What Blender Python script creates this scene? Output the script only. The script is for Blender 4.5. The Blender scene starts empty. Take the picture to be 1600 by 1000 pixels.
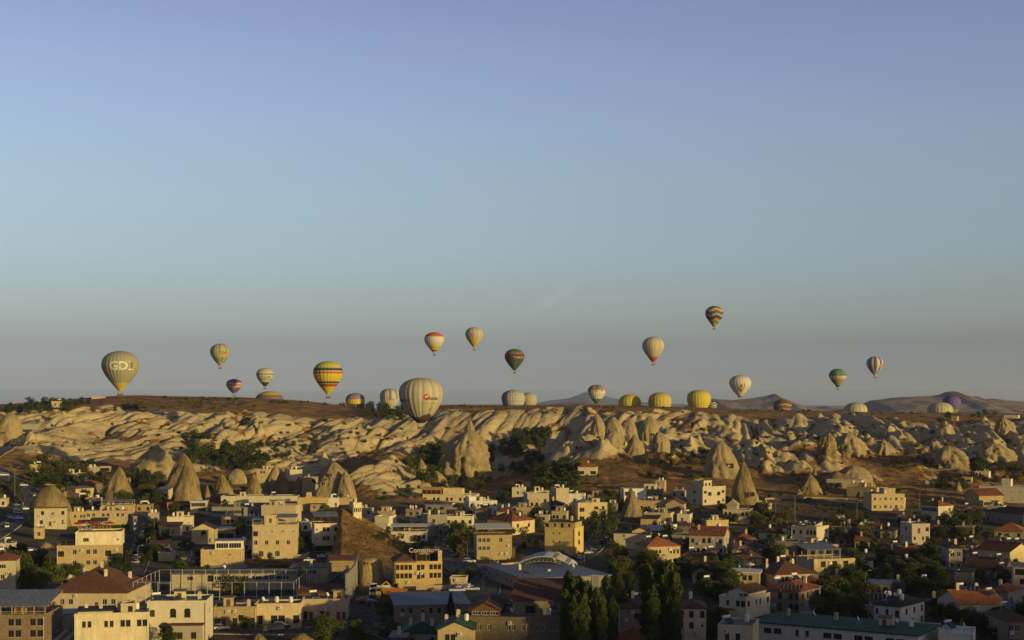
import bpy, math, random
import numpy as np
from mathutils import Vector, Matrix

# ---------------------------------------------------------------- camera, sky, sun, exposure
F = 2222.0; HZ = 634.0                      # focal length in photo pixels, row of the true horizon
scene = bpy.context.scene
cam_data = bpy.data.cameras.new('camera'); cam = bpy.data.objects.new('camera', cam_data)
scene.collection.objects.link(cam); scene.camera = cam
cam.location = (0, 0, 0); cam.rotation_euler = (math.radians(90), 0, 0)
cam_data.sensor_width = 36.0; cam_data.lens = 36.0 * F / 1600.0
cam_data.shift_y = (HZ - 500.0) / 1600.0
cam_data.clip_start = 0.5; cam_data.clip_end = 60000.0

SUN_EL = math.radians(6.6); SUN_PHI = math.radians(50)      # from behind the camera, turned to the right
to_sun = Vector((math.sin(SUN_PHI) * math.cos(SUN_EL), -math.cos(SUN_PHI) * math.cos(SUN_EL), math.sin(SUN_EL)))
world = bpy.data.worlds.new('World'); scene.world = world; world.use_nodes = True
wt = world.node_tree; wt.nodes.clear()
def wn(t, **k):
    n = wt.nodes.new(t)
    for a, b in k.items(): setattr(n, a, b)
    return n
wo = wn('ShaderNodeOutputWorld'); bg = wn('ShaderNodeBackground'); bg.inputs['Strength'].default_value = 0.11
sky = wn('ShaderNodeTexSky', sky_type='NISHITA', sun_disc=False, sun_elevation=SUN_EL,
         sun_rotation=math.pi - SUN_PHI, altitude=1100.0, air_density=1.0, dust_density=1.2, ozone_density=1.2)
tc = wn('ShaderNodeTexCoord'); sx = wn('ShaderNodeSeparateXYZ'); wt.links.new(tc.outputs['Generated'], sx.inputs[0])
ramp = wn('ShaderNodeValToRGB'); wt.links.new(sx.outputs['Z'], ramp.inputs[0])
SKY_STOPS = [(0.0, (1.094, 1.421, 2.777)), (0.0099, (1.094, 1.421, 2.777)), (0.0153, (0.892, 1.01, 1.952)), (0.0243, (0.718, 0.828, 1.561)), (0.0423, (0.671, 0.693, 1.105)), (0.0602, (0.859, 0.842, 1.118)), (0.0825, (0.981, 0.983, 1.177)), (0.1047, (1.141, 1.123, 1.295)), (0.1486, (1.394, 1.295, 1.441)), (0.1917, (1.584, 1.394, 1.611)), (0.2337, (1.646, 1.386, 1.677)), (0.2736, (1.599, 1.286, 1.65)), (0.45, (0.92, 0.83, 1.0)), (1.0, (0.38, 0.36, 0.42))]
cr = ramp.color_ramp
while len(cr.elements) < len(SKY_STOPS): cr.elements.new(0.5)
for e, (p, c) in zip(cr.elements, SKY_STOPS): e.position = p; e.color = (*c, 1)
mx = wn('ShaderNodeMix', data_type='RGBA', blend_type='MULTIPLY'); mx.inputs[0].default_value = 1.0
wt.links.new(sky.outputs[0], mx.inputs[6]); wt.links.new(ramp.outputs[0], mx.inputs[7])
# one faint wisp of high cloud, low in the sky right of the middle
nrm = wn('ShaderNodeVectorMath', operation='SUBTRACT'); wt.links.new(tc.outputs['Generated'], nrm.inputs[0]); nrm.inputs[1].default_value = (.030, 1.0, .076)
mpr = wn('ShaderNodeMapping'); mpr.inputs['Rotation'].default_value = (0, math.radians(30), 0); wt.links.new(nrm.outputs[0], mpr.inputs[0])
mpw = wn('ShaderNodeMapping'); mpw.inputs['Scale'].default_value = (30, 0, 150); wt.links.new(mpr.outputs[0], mpw.inputs[0])
ln = wn('ShaderNodeVectorMath', operation='LENGTH'); wt.links.new(mpw.outputs[0], ln.inputs[0])
fall = wn('ShaderNodeMapRange', interpolation_type='SMOOTHSTEP'); fall.inputs['From Min'].default_value = 1.0; fall.inputs['From Max'].default_value = 0.0; wt.links.new(ln.outputs['Value'], fall.inputs[0])
nz = wn('ShaderNodeTexNoise'); nz.inputs['Scale'].default_value = 2.4; nz.inputs['Detail'].default_value = 6; wt.links.new(mpw.outputs[0], nz.inputs['Vector'])
mm = wn('ShaderNodeMath', operation='MULTIPLY'); wt.links.new(fall.outputs[0], mm.inputs[0]); wt.links.new(nz.outputs[0], mm.inputs[1])
fy = wn('ShaderNodeMath', operation='GREATER_THAN'); wt.links.new(sx.outputs['Y'], fy.inputs[0]); fy.inputs[1].default_value = 0.5
m3 = wn('ShaderNodeMath', operation='MULTIPLY'); wt.links.new(mm.outputs[0], m3.inputs[0]); wt.links.new(fy.outputs[0], m3.inputs[1])
m4 = wn('ShaderNodeMath', operation='MULTIPLY_ADD'); wt.links.new(m3.outputs[0], m4.inputs[0]); m4.inputs[1].default_value = .15; m4.inputs[2].default_value = 1.0
wis = wn('ShaderNodeVectorMath', operation='SCALE'); wt.links.new(mx.outputs[2], wis.inputs[0]); wt.links.new(m4.outputs[0], wis.inputs['Scale'])
wt.links.new(wis.outputs[0], bg.inputs[0]); wt.links.new(bg.outputs[0], wo.inputs[0])

sd = bpy.data.lights.new('sun', 'SUN'); sd.energy = 5.0; sd.angle = math.radians(0.6); sd.color = (1.0, 0.755, 0.26)
sun = bpy.data.objects.new('sun', sd); scene.collection.objects.link(sun)
sun.rotation_euler = to_sun.to_track_quat('Z', 'Y').to_euler()
vs = scene.view_settings; vs.view_transform = 'Standard'; vs.look = 'None'; vs.gamma = 1.0; vs.exposure = 0.0
vs.use_curve_mapping = False
scene.cycles.max_bounces = 5; scene.cycles.diffuse_bounces = 2; scene.cycles.glossy_bounces = 2
scene.cycles.transmission_bounces = 2; scene.cycles.volume_bounces = 0; scene.cycles.transparent_max_bounces = 6
scene.cycles.volume_step_rate = 4.0

R = random.Random(7); rng = np.random.default_rng(11)
C = scene.collection.objects

# ---------------------------------------------------------------- helpers
def col(h, k=1.0): return tuple(c * k for c in h) + (1.0,)
MATS = {}
def mat(name, color, rough=.9, noise=0.0, nscale=1.0, brick=None, bump=0.0, bscale=4.0, metal=0.0, alt=None, altscale=.3, streak=0.0, spec=.3,
        tiles=None, emit=None, coord='Object', vary=0.0):
    """plain procedural material: base colour varied by noise, optional masonry courses or roof tiles, fine relief"""
    if name in MATS: return MATS[name]
    m = bpy.data.materials.new(name); m.use_nodes = True; nt = m.node_tree; N = nt.nodes; L = nt.links
    b = N['Principled BSDF']; b.inputs['Roughness'].default_value = rough; b.inputs['Metallic'].default_value = metal
    b.inputs['Specular IOR Level'].default_value = spec
    tcn = N.new('ShaderNodeTexCoord'); src = tcn.outputs[coord]
    last = None
    if alt is not None:
        n1 = N.new('ShaderNodeTexNoise'); n1.inputs['Scale'].default_value = altscale; n1.inputs['Detail'].default_value = 6
        n1.inputs['Roughness'].default_value = .65; L.new(src, n1.inputs['Vector'])
        r = N.new('ShaderNodeValToRGB'); r.color_ramp.elements[0].position = .42; r.color_ramp.elements[1].position = .6
        r.color_ramp.elements[0].color = col(color); r.color_ramp.elements[1].color = col(alt)
        L.new(n1.outputs[0], r.inputs[0]); last = r.outputs[0]
    if brick:
        bw, bh, mort = brick
        bn = N.new('ShaderNodeTexBrick'); L.new(tcn.outputs['UV'], bn.inputs['Vector'])
        bn.inputs['Scale'].default_value = 1.0; bn.inputs['Brick Width'].default_value = bw; bn.inputs['Row Height'].default_value = bh
        bn.inputs['Mortar Size'].default_value = mort; bn.inputs['Bias'].default_value = 0.0
        bn.inputs['Color1'].default_value = (1.12, 1.1, 1.06, 1); bn.inputs['Color2'].default_value = (.74, .72, .68, 1)
        bn.inputs['Mortar'].default_value = (.82, .8, .76, 1)
        mxx = N.new('ShaderNodeMix'); mxx.data_type = 'RGBA'; mxx.blend_type = 'MULTIPLY'; mxx.inputs[0].default_value = .8
        if last: L.new(last, mxx.inputs[6])
        else: mxx.inputs[6].default_value = col(color)
        L.new(bn.outputs[0], mxx.inputs[7]); last = mxx.outputs[2]
    if tiles:
        wv = N.new('ShaderNodeTexBrick'); L.new(tcn.outputs['UV'], wv.inputs['Vector'])
        wv.inputs['Scale'].default_value = 1.0; wv.inputs['Brick Width'].default_value = tiles; wv.inputs['Row Height'].default_value = tiles * 1.1
        wv.inputs['Mortar Size'].default_value = tiles * .1
        wv.inputs['Color1'].default_value = (1.25, 1.15, 1.05, 1); wv.inputs['Color2'].default_value = (.62, .62, .66, 1); wv.inputs['Mortar'].default_value = (.4, .4, .4, 1)
        mxx = N.new('ShaderNodeMix'); mxx.data_type = 'RGBA'; mxx.blend_type = 'MULTIPLY'; mxx.inputs[0].default_value = .8
        if last: L.new(last, mxx.inputs[6])
        else: mxx.inputs[6].default_value = col(color)
        L.new(wv.outputs[0], mxx.inputs[7]); last = mxx.outputs[2]
    if noise:
        n2 = N.new('ShaderNodeTexNoise'); n2.inputs['Scale'].default_value = nscale; n2.inputs['Detail'].default_value = 7
        n2.inputs['Roughness'].default_value = .7
        if streak:
            mp = N.new('ShaderNodeMapping'); mp.inputs['Scale'].default_value = (1, 1, streak); L.new(src, mp.inputs[0]); L.new(mp.outputs[0], n2.inputs['Vector'])
        else: L.new(src, n2.inputs['Vector'])
        mr = N.new('ShaderNodeMapRange'); mr.inputs['From Min'].default_value = .25; mr.inputs['From Max'].default_value = .75
        mr.inputs['To Min'].default_value = 1 - noise; mr.inputs['To Max'].default_value = 1 + noise
        L.new(n2.outputs[0], mr.inputs[0])
        vm = N.new('ShaderNodeVectorMath'); vm.operation = 'SCALE'
        if last: L.new(last, vm.inputs[0])
        else: vm.inputs[0].default_value = color
        L.new(mr.outputs[0], vm.inputs['Scale']); last = vm.outputs[0]
    if vary and last:
        oi = N.new('ShaderNodeObjectInfo'); mv = N.new('ShaderNodeMapRange'); mv.inputs['To Min'].default_value = 1 - vary; mv.inputs['To Max'].default_value = 1 + vary * .7; L.new(oi.outputs['Random'], mv.inputs[0])
        vv = N.new('ShaderNodeVectorMath'); vv.operation = 'SCALE'; L.new(last, vv.inputs[0]); L.new(mv.outputs[0], vv.inputs['Scale']); last = vv.outputs[0]
        if vary > .2:
            fr_ = N.new('ShaderNodeMath'); fr_.operation = 'MULTIPLY'; L.new(oi.outputs['Random'], fr_.inputs[0]); fr_.inputs[1].default_value = 7.31
            f2 = N.new('ShaderNodeMath'); f2.operation = 'FRACT'; L.new(fr_.outputs[0], f2.inputs[0]); f3 = N.new('ShaderNodeMath'); f3.operation = 'POWER'; L.new(f2.outputs[0], f3.inputs[0]); f3.inputs[1].default_value = 1.8
            f4 = N.new('ShaderNodeMath'); f4.operation = 'MULTIPLY'; L.new(f3.outputs[0], f4.inputs[0]); f4.inputs[1].default_value = .55
            mg = N.new('ShaderNodeMix'); mg.data_type = 'RGBA'; L.new(f4.outputs[0], mg.inputs[0]); L.new(last, mg.inputs[6]); g_ = (color[0] + color[1] + color[2]) / 3 * 1.12; mg.inputs[7].default_value = (g_ * 1.05, g_, g_ * .9, 1); last = mg.outputs[2]
    if last: L.new(last, b.inputs['Base Color'])
    else: b.inputs['Base Color'].default_value = col(color)
    if bump:
        n3 = N.new('ShaderNodeTexNoise'); n3.inputs['Scale'].default_value = bscale; n3.inputs['Detail'].default_value = 8
        L.new(src, n3.inputs['Vector']); bp = N.new('ShaderNodeBump'); bp.inputs['Strength'].default_value = 1.0
        bp.inputs['Distance'].default_value = bump; L.new(n3.outputs[0], bp.inputs['Height']); L.new(bp.outputs[0], b.inputs['Normal'])
    if emit: b.inputs['Emission Color'].default_value = col(emit[0]); b.inputs['Emission Strength'].default_value = emit[1]
    MATS[name] = m; return m

def link(name, me, parent=None, loc=None):
    o = bpy.data.objects.new(name, me); C.link(o)
    if parent is not None: o.parent = parent
    if loc is not None: o.location = loc
    return o
def mesh_np(name, V, Q, mats=(), mi=None, smooth=False, uv=None):
    """mesh from a vertex array and an array of quads or triangles"""
    V = np.asarray(V, dtype=np.float32); Q = np.asarray(Q, dtype=np.int32); k = Q.shape[1]
    me = bpy.data.meshes.new(name); me.vertices.add(len(V)); me.vertices.foreach_set('co', V.ravel())
    me.loops.add(Q.size); me.loops.foreach_set('vertex_index', Q.ravel())
    me.polygons.add(len(Q)); me.polygons.foreach_set('loop_start', np.arange(0, Q.size, k, dtype=np.int32))
    me.polygons.foreach_set('loop_total', np.full(len(Q), k, dtype=np.int32))
    for m in mats: me.materials.append(m)
    if mi is not None: me.polygons.foreach_set('material_index', np.asarray(mi, dtype=np.int32))
    if uv is not None:
        l = me.uv_layers.new(name='UVMap'); l.data.foreach_set('uv', np.asarray(uv, dtype=np.float32).ravel())
    if smooth: me.polygons.foreach_set('use_smooth', np.ones(len(Q), dtype=bool))
    me.update(calc_edges=True); me.validate(); return me
class MB:
    """collects boxes, prisms, tubes and loose faces into one mesh"""
    def __init__(s): s.v = []; s.f = []; s.m = []; s.uv = []; s.mats = []
    def mi(s, m):
        if m not in s.mats: s.mats.append(m)
        return s.mats.index(m)
    def face(s, pts, m, uv=None):
        i = len(s.v); s.v += [tuple(p) for p in pts]; s.f.append(tuple(range(i, i + len(pts)))); s.m.append(s.mi(m))
        if uv is None:
            a, b, c = Vector(pts[0]), Vector(pts[1]), Vector(pts[2]); n = (b - a).cross(c - a)
            if abs(n.z) > .8 * n.length: uv = [(p[0], p[1]) for p in pts]
            else:
                t = Vector((-n.y, n.x, 0))
                t = t.normalized() if t.length > 1e-6 else Vector((1, 0, 0))
                d = n.cross(t)
                d = d.normalized() if d.length > 1e-9 else Vector((0, 0, 1))
                uv = [(Vector(p).dot(t), Vector(p).dot(d)) for p in pts]
        s.uv += list(uv)
    def box(s, x0, x1, y0, y1, z0, z1, m, T=None, top=None):
        p = [Vector(q) for q in ((x0,y0,z0),(x1,y0,z0),(x1,y1,z0),(x0,y1,z0),(x0,y0,z1),(x1,y0,z1),(x1,y1,z1),(x0,y1,z1))]
        if T is not None: p = [T @ q for q in p]
        for k, q in enumerate(((0,3,2,1),(4,5,6,7),(0,1,5,4),(1,2,6,5),(2,3,7,6),(3,0,4,7))):
            s.face([p[i] for i in q], top if (top is not None and k == 1) else m)
    def tube(s, a, b, r0, r1, m, n=6, cap=True):
        a = Vector(a); b = Vector(b); d = (b - a).normalized(); u = d.orthogonal().normalized(); w = d.cross(u)
        A = [a + (u * math.cos(2*math.pi*i/n) + w * math.sin(2*math.pi*i/n)) * r0 for i in range(n)]
        B = [b + (u * math.cos(2*math.pi*i/n) + w * math.sin(2*math.pi*i/n)) * r1 for i in range(n)]
        for i in range(n): j = (i + 1) % n; s.face([A[i], A[j], B[j], B[i]], m)
        if cap:
            if r1 > .01: s.face(B, m)
            if r0 > .01: s.face(A[::-1], m)
    def mesh(s, name, smooth=False):
        me = bpy.data.meshes.new(name); me.from_pydata(s.v, [], s.f)
        for m in s.mats: me.materials.append(m)
        me.polygons.foreach_set('material_index', s.m)
        l = me.uv_layers.new(name='UVMap'); l.data.foreach_set('uv', [c for q in s.uv for c in q])
        if smooth: me.polygons.foreach_set('use_smooth', [True] * len(s.f))
        me.update(); return me
    def obj(s, name, parent=None, loc=None, smooth=False): return link(name, s.mesh(name, smooth), parent, loc)
def tag(o, label=None, cat=None, group=None, kind=None):
    if label: o['label'] = label
    if cat: o['category'] = cat
    if group: o['group'] = group
    if kind: o['kind'] = kind
    return o
def empty(name, loc, rz=0.0):
    o = bpy.data.objects.new(name, None); C.link(o); o.location = loc; o.rotation_euler = (0, 0, rz); o.empty_display_size = .5; return o
KIDS = {}
def kids(o):
    return KIDS.setdefault(o.name, [])
def copy_tree(o, children, parent=None):
    """copy of a thing with its parts and sub-parts; children maps object -> list"""
    c = o.copy(); C.link(c); c.parent = parent
    for ch in children.get(o, ()): copy_tree(ch, children, c)
    return c
def child_map(root):
    m = {}
    def rec(o):
        m[o] = list(o.children)
        for k in m[o]: rec(k)
    rec(root); return m

# numpy gradient noise
_perm = np.random.default_rng(5).permutation(512).astype(np.int64)
_ang = np.random.default_rng(6).uniform(0, 2 * np.pi, 512)
def perlin(x, y, seed=0):
    x = x + seed * 17.3; y = y - seed * 9.7
    xi = np.floor(x).astype(np.int64); yi = np.floor(y).astype(np.int64); xf = x - xi; yf = y - yi
    u = xf**3 * (xf * (xf * 6 - 15) + 10); v = yf**3 * (yf * (yf * 6 - 15) + 10)
    def g(ix, iy, dx, dy):
        h = _perm[(_perm[ix & 511] + iy) & 511]; a = _ang[h]; return np.cos(a) * dx + np.sin(a) * dy
    n00 = g(xi, yi, xf, yf); n10 = g(xi + 1, yi, xf - 1, yf); n01 = g(xi, yi + 1, xf, yf - 1); n11 = g(xi + 1, yi + 1, xf - 1, yf - 1)
    return (n00 * (1 - u) + n10 * u) * (1 - v) + (n01 * (1 - u) + n11 * u) * v
def fbm(x, y, o=4, seed=0):
    s = 0; a = 1; t = 0
    for i in range(o): s = s + a * perlin(x * 2**i, y * 2**i, seed + i); t += a; a *= .5
    return s / t
def sstep(a, b, x): t = np.clip((x - a) / (b - a), 0, 1); return t * t * (3 - 2 * t)
# ---------------------------------------------------------------- terrain
PXC = np.array([-400, -200, 0, 100, 200, 300, 400, 500, 600, 700, 800, 900, 1000, 1100, 1200, 1300, 1400, 1500, 1600, 1800, 2000], float)
DL = np.array([600, 700, 800, 915, 1030, 1118, 1192, 1300], float)
TAB = {-400: (835,785,735,700,675,655,642,630), -200: (835,785,735,700,675,655,642,630), 0: (838,788,740,702,672,656,644,632),
  100: (842,795,752,716,682,655,640,625), 200: (845,797,762,728,692,658,642,619), 300: (848,800,766,738,702,665,645,621),
  400: (848,800,770,740,710,672,648,623), 500: (848,798,764,742,716,680,654,630), 600: (848,796,758,712,722,694,652,640),
  700: (850,802,772,752,730,694,642,633), 800: (850,803,776,748,722,694,642,634), 900: (850,803,770,732,706,688,642,633),
  1000: (850,803,768,728,704,678,644,635), 1100: (850,800,764,730,702,678,652,638), 1200: (850,800,768,738,708,688,656,642),
  1300: (850,803,768,736,704,680,656,643), 1400: (850,803,768,740,706,682,658,645), 1500: (850,805,772,744,712,684,660,646),
  1600: (850,808,776,748,716,688,662,647), 1800: (850,808,776,748,716,688,662,647), 2000: (850,808,776,748,716,688,662,647)}
TT = np.array([TAB[int(p)] for p in PXC], float)
HB = (HZ - TT) / F * DL[None, :]                        # heights at the control points
def cr_interp(xs, ys, x):                               # monotone-ish cubic on the first axis of ys
    i = np.clip(np.searchsorted(xs, x) - 1, 0, len(xs) - 2); t = np.clip((x - xs[i]) / (xs[i+1] - xs[i]), 0, 1)
    i0 = np.clip(i - 1, 0, len(xs) - 1); i3 = np.clip(i + 2, 0, len(xs) - 1)
    d = xs[i+1] - xs[i]
    m1 = (ys[i+1] - ys[i0]) / (xs[i+1] - xs[i0])[:, None] * d[:, None]; m2 = (ys[i3] - ys[i]) / (xs[i3] - xs[i])[:, None] * d[:, None]
    t = t[:, None]; return (2*t**3 - 3*t**2 + 1) * ys[i] + (t**3 - 2*t**2 + t) * m1 + (-2*t**3 + 3*t**2) * ys[i+1] + (t**3 - t**2) * m2
DFULL = np.array([300, 450] + list(DL) + [1380, 1500, 1800, 2400], float)
H0 = np.concatenate([np.full((len(PXC), 1), -58.5), np.full((len(PXC), 1), -58.5), HB,
                     HB[:, -1:] - .5, HB[:, -1:] - 3, HB[:, -1:] - 12, HB[:, -1:] * 0 - 30], axis=1)
def base_height(px, D):
    """px: (n,) columns, D: (m,) distances -> (m, n)"""
    a = cr_interp(PXC, H0, px)                          # n x len(DFULL)
    return cr_interp(DFULL, a.T.copy(), D)              # m x n
def gauss(px, D, cx, cd, sx_, sd): return np.exp(-((px - cx) / sx_)**2 - ((D - cd) / sd)**2)
# near part: D 300..620 coarse; far part 620..1320 fine
STEP = 2.2
px_f = np.arange(-230, 1831, STEP); D_f = np.concatenate([np.arange(300, 620, 4.0), np.arange(620, 760, 1.6), np.arange(760, 1232, 1.0), np.arange(1232, 1330, 2.0), np.linspace(1332, 2400, 40)])
PX, DD = np.meshgrid(px_f, D_f)
X = (PX - 800) / F * DD; Y = DD
HH = base_height(px_f, D_f)
# hand-placed rises and hollows
crest_ = np.clip((853.6 - (789 + (PX - 525) * .60)) * .2664, 0, 17.5) * sstep(514, 534, PX + 5 * fbm(X / 9, Y / 9, 3, 91)) * (1 + .10 * fbm(X / 12, Y / 12, 3, 92))
HH += crest_ * np.clip((DD - 512) / 84, 0, 1)**.9 * (1 - sstep(600, 640, DD))      # brown grass bank beside the hotels
HH += 5.0 * gauss(PX, DD, 560, 800, 60, 50)
HH += 5.0 * gauss(PX, DD, 985, 905, 75, 40)            # ploughed brown rise
HH += 11.0 * gauss(PX, DD, 1235, 925, 105, 26) + 7.0 * gauss(PX, DD, 905, 965, 95, 20)          # white spur behind the cones
HH += 6.0 * gauss(PX, DD, 1460, 960, 70, 30)
HH += 5.0 * gauss(PX, DD, 1310, 850, 50, 30)
HH += 7.0 * gauss(PX, DD, 900, 930, 60, 28)
HH -= 4.0 * gauss(PX, DD, 720, 960, 55, 60)
HH -= 3.0 * gauss(PX, DD, 340, 900, 70, 40)
# zones where soft tuff is carved into spurs and gullies (1) or smooth soil (0)
def zone(pts, w=14):
    """soft polygon in (column, row) of the undisturbed slope"""
    return pts
ROW = HZ - F * HH / DD
wob = 14 * fbm(X / 60, Y / 60, 3, 30)
def blob(cx, cy, rx, ry): return np.clip(1.6 - 1.6 * (((PX - cx) / rx)**2 + ((ROW + wob * .35 - cy) / ry)**2), 0, 1)
cliff = sstep(905, 960, DD + wob) * (1 - sstep(1185, 1212, DD + wob * 1.3 + 10 * np.sin(PX / 37)))
A = cliff.copy()
A = np.maximum(A, blob(150, 705, 130, 22) * .8); A = np.maximum(A, blob(618, 752, 92, 34))
A = np.maximum(A, blob(500, 745, 60, 24) * .9); A = np.maximum(A, blob(860, 718, 60, 20) * .8)
A = np.maximum(A, blob(1232, 722, 118, 24)); A = np.maximum(A, blob(905, 706, 100, 15)); A = np.maximum(A, blob(1340, 752, 60, 12) * .5)
A = np.maximum(A, blob(240, 722, 50, 18)); A = np.maximum(A, blob(1040, 715, 45, 14) * .7); A = np.maximum(A, blob(1500, 745, 80, 14) * .5)
A *= 1 - .8 * blob(985, 728, 60, 16); A *= 1 - .85 * blob(1260, 705, 130, 9) * (DD < 1040); A *= 1 - .75 * blob(700, 735, 60, 28) * (DD < 1010)
A *= 1 - .9 * blob(1400, 722, 90, 12); A *= 1 - .6 * blob(170, 688, 60, 8)
# the carved relief: long rounded backs between sharp gullies, running down to the left
wx = 13 * fbm(X / 80, Y / 110, 2, 1); wy = 13 * fbm(X / 80, Y / 110, 2, 9)
Xw = X + wx; Yw = Y + wy
big = fbm(X / 120, Y / 80, 3, 12)
sharp = sstep(-.05, .3, fbm(X / 150, Y / 120, 2, 33) - .12 + .35 * sstep(840, 1000, PX))
def folds(deg, sd, st):
    """long rounded backs between sharp gullies, running down along one direction"""
    ca, sa = math.cos(math.radians(deg)), math.sin(math.radians(deg)); T = Xw * ca - Yw * sa; S = Xw * sa + Yw * ca
    def billow(l, stretch, seed): return np.abs(perlin(T / l, S / (l * stretch), seed)) * 2
    b1 = billow(32, st, 2 + sd); b2 = billow(13, st * 1.2, 3 + sd); b3 = billow(6, st * 1.2, 4 + sd)
    r1 = 1 - np.abs(perlin(T / 34, S / 70, 15 + sd)) * 2.2; r2 = 1 - np.abs(perlin(T / 15, S / 40, 16 + sd)) * 2.2
    rel = (9.5 * np.minimum(b1, .9)**.62 * (1 - .6 * sharp) + 9 * sharp * np.clip(r1, 0, 1)**1.3 + 5.0 * b2**.62 * (.4 + .6 * np.clip(b1 + sharp, 0, 1)) + 2.5 * sharp * np.clip(r2, 0, 1) + 1.9 * b3**.65) + 4 * big - 6.0
    return rel, b1, b2
relL, b1L, b2L = folds(22, 0, 3.4); relR, b1R, b2R = folds(2, 40, 3.2)
mR = sstep(1000, 1180, PX + wob * 6); rel = relL * (1 - mR) + relR * mR; b1 = b1L * (1 - mR) + b1R * mR; b2 = b2L * (1 - mR) + b2R * mR
edge = 1 - .5 * sstep(1120, 1200, DD)
# small pinnacles scattered in places
pin = np.maximum(0, perlin(X / 11, Y / 11, 21) - .36) * 34 * sstep(.0, .25, fbm(X / 90, Y / 70, 2, 23))
HH += A * (rel * edge + pin)
HH += (1 - A) * sstep(700, 780, DD) * (1 - sstep(1185, 1200, DD)) * (1.8 * fbm(X / 35, Y / 35, 4, 40) + 2.4 * np.maximum(0, fbm(X / 16, Y / 16, 3, 41)) + .5 * fbm(X / 5, Y / 5, 2, 42))
HH += sstep(1190, 1230, DD) * 1.2 * fbm(X / 50, Y / 50, 4, 44)
DETAIL = fbm(X / 5, Y / 5, 3, 50); HH += A * (.4 * DETAIL + .15 * fbm(X / 2.4, Y / 2.4, 2, 55))
# soil cover: how much dry grass and scrub lies on the tuff
gy, gx = np.gradient(HH); dDs = np.gradient(D_f)[:, None]; slope = np.hypot(gy / dDs, gx / (STEP / F * DD))
patch = fbm(X / 38, Y / 30, 5, 60)
rise = rel - 3
up_ = sstep(-.45, .1, np.gradient(HH, axis=0) / dDs)
hi = fbm(X / 55, Y / 24, 4, 63)
soil = sstep(.0, .16, patch * .5 + hi * .8 + .50 * (1 - A) - .34 * np.clip(slope, 0, 1.3) + .06 - .16 * blob(720, 680, 200, 40) - .10 * blob(110, 690, 90, 30))
soil = np.maximum(soil, A * .8 * (1 - sstep(.02, .14, b2)) * sstep(-.1, .1, patch + .1) + A * .9 * (1 - sstep(.02, .10, b1)) * sstep(-.2, .1, hi))  # soil on gully floors, also darkening them in place of hard shadow
soil = np.maximum(soil, (1 - A) * sstep(-.12, .10, patch + .5 * hi + .07)) 
soil = np.maximum(soil, sstep(1192, 1206, DD + wob * .7 + 9 * np.sin(PX / 31 + 1)) * sstep(-.28, -.02, patch + .12 * hi))
green = sstep(.02, .28, fbm(X / 24, Y / 20, 4, 70) + .25 * blob(700, 735, 110, 35) + .15 * blob(360, 728, 120, 16) + .10 * sstep(1190, 1230, DD))
town = 1 - sstep(690, 790, DD + 25 * fbm(X / 60, Y / 60, 3, 80))
town *= 1 - sstep(.3, 2.0, crest_ * (DD > 505) * (DD < 645))
# height sampler for placing things
HGRID = HH; _cols = px_f; _rows = D_f
def ground(px, D):
    i = min(max(np.searchsorted(_rows, D) - 1, 0), len(_rows) - 2); j = min(max((px - _cols[0]) / STEP, 0), len(_cols) - 2.001); jj = int(j)
    t = (D - _rows[i]) / (_rows[i+1] - _rows[i]); u = j - jj; t = min(max(t, 0), 1)
    return float((HGRID[i, jj] * (1-u) + HGRID[i, jj+1] * u) * (1-t) + (HGRID[i+1, jj] * (1-u) + HGRID[i+1, jj+1] * u) * t)
def ground_xy(x, y): return ground(800 + F * x / max(y, 1), y)
def hit(px, py, dmin=300.0):
    """distance of the first ground the camera sees at a pixel"""
    j = int(min(max((px - _cols[0]) / STEP, 0), len(_cols) - 1)); r = HZ - F * HGRID[:, j] / _rows
    ok = np.nonzero((r <= py) & (_rows >= dmin))[0]
    if len(ok) == 0: return 1300.0
    i = ok[0]
    if i == 0 or r[i-1] <= py: return float(_rows[i])
    t = (r[i-1] - py) / (r[i-1] - r[i] + 1e-9); return float(_rows[i-1] + t * (_rows[i] - _rows[i-1]))
def at(px, D, z=None):
    x = (px - 800) / F * D
    return Vector((x, D, ground(px, D) if z is None else z))

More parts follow.
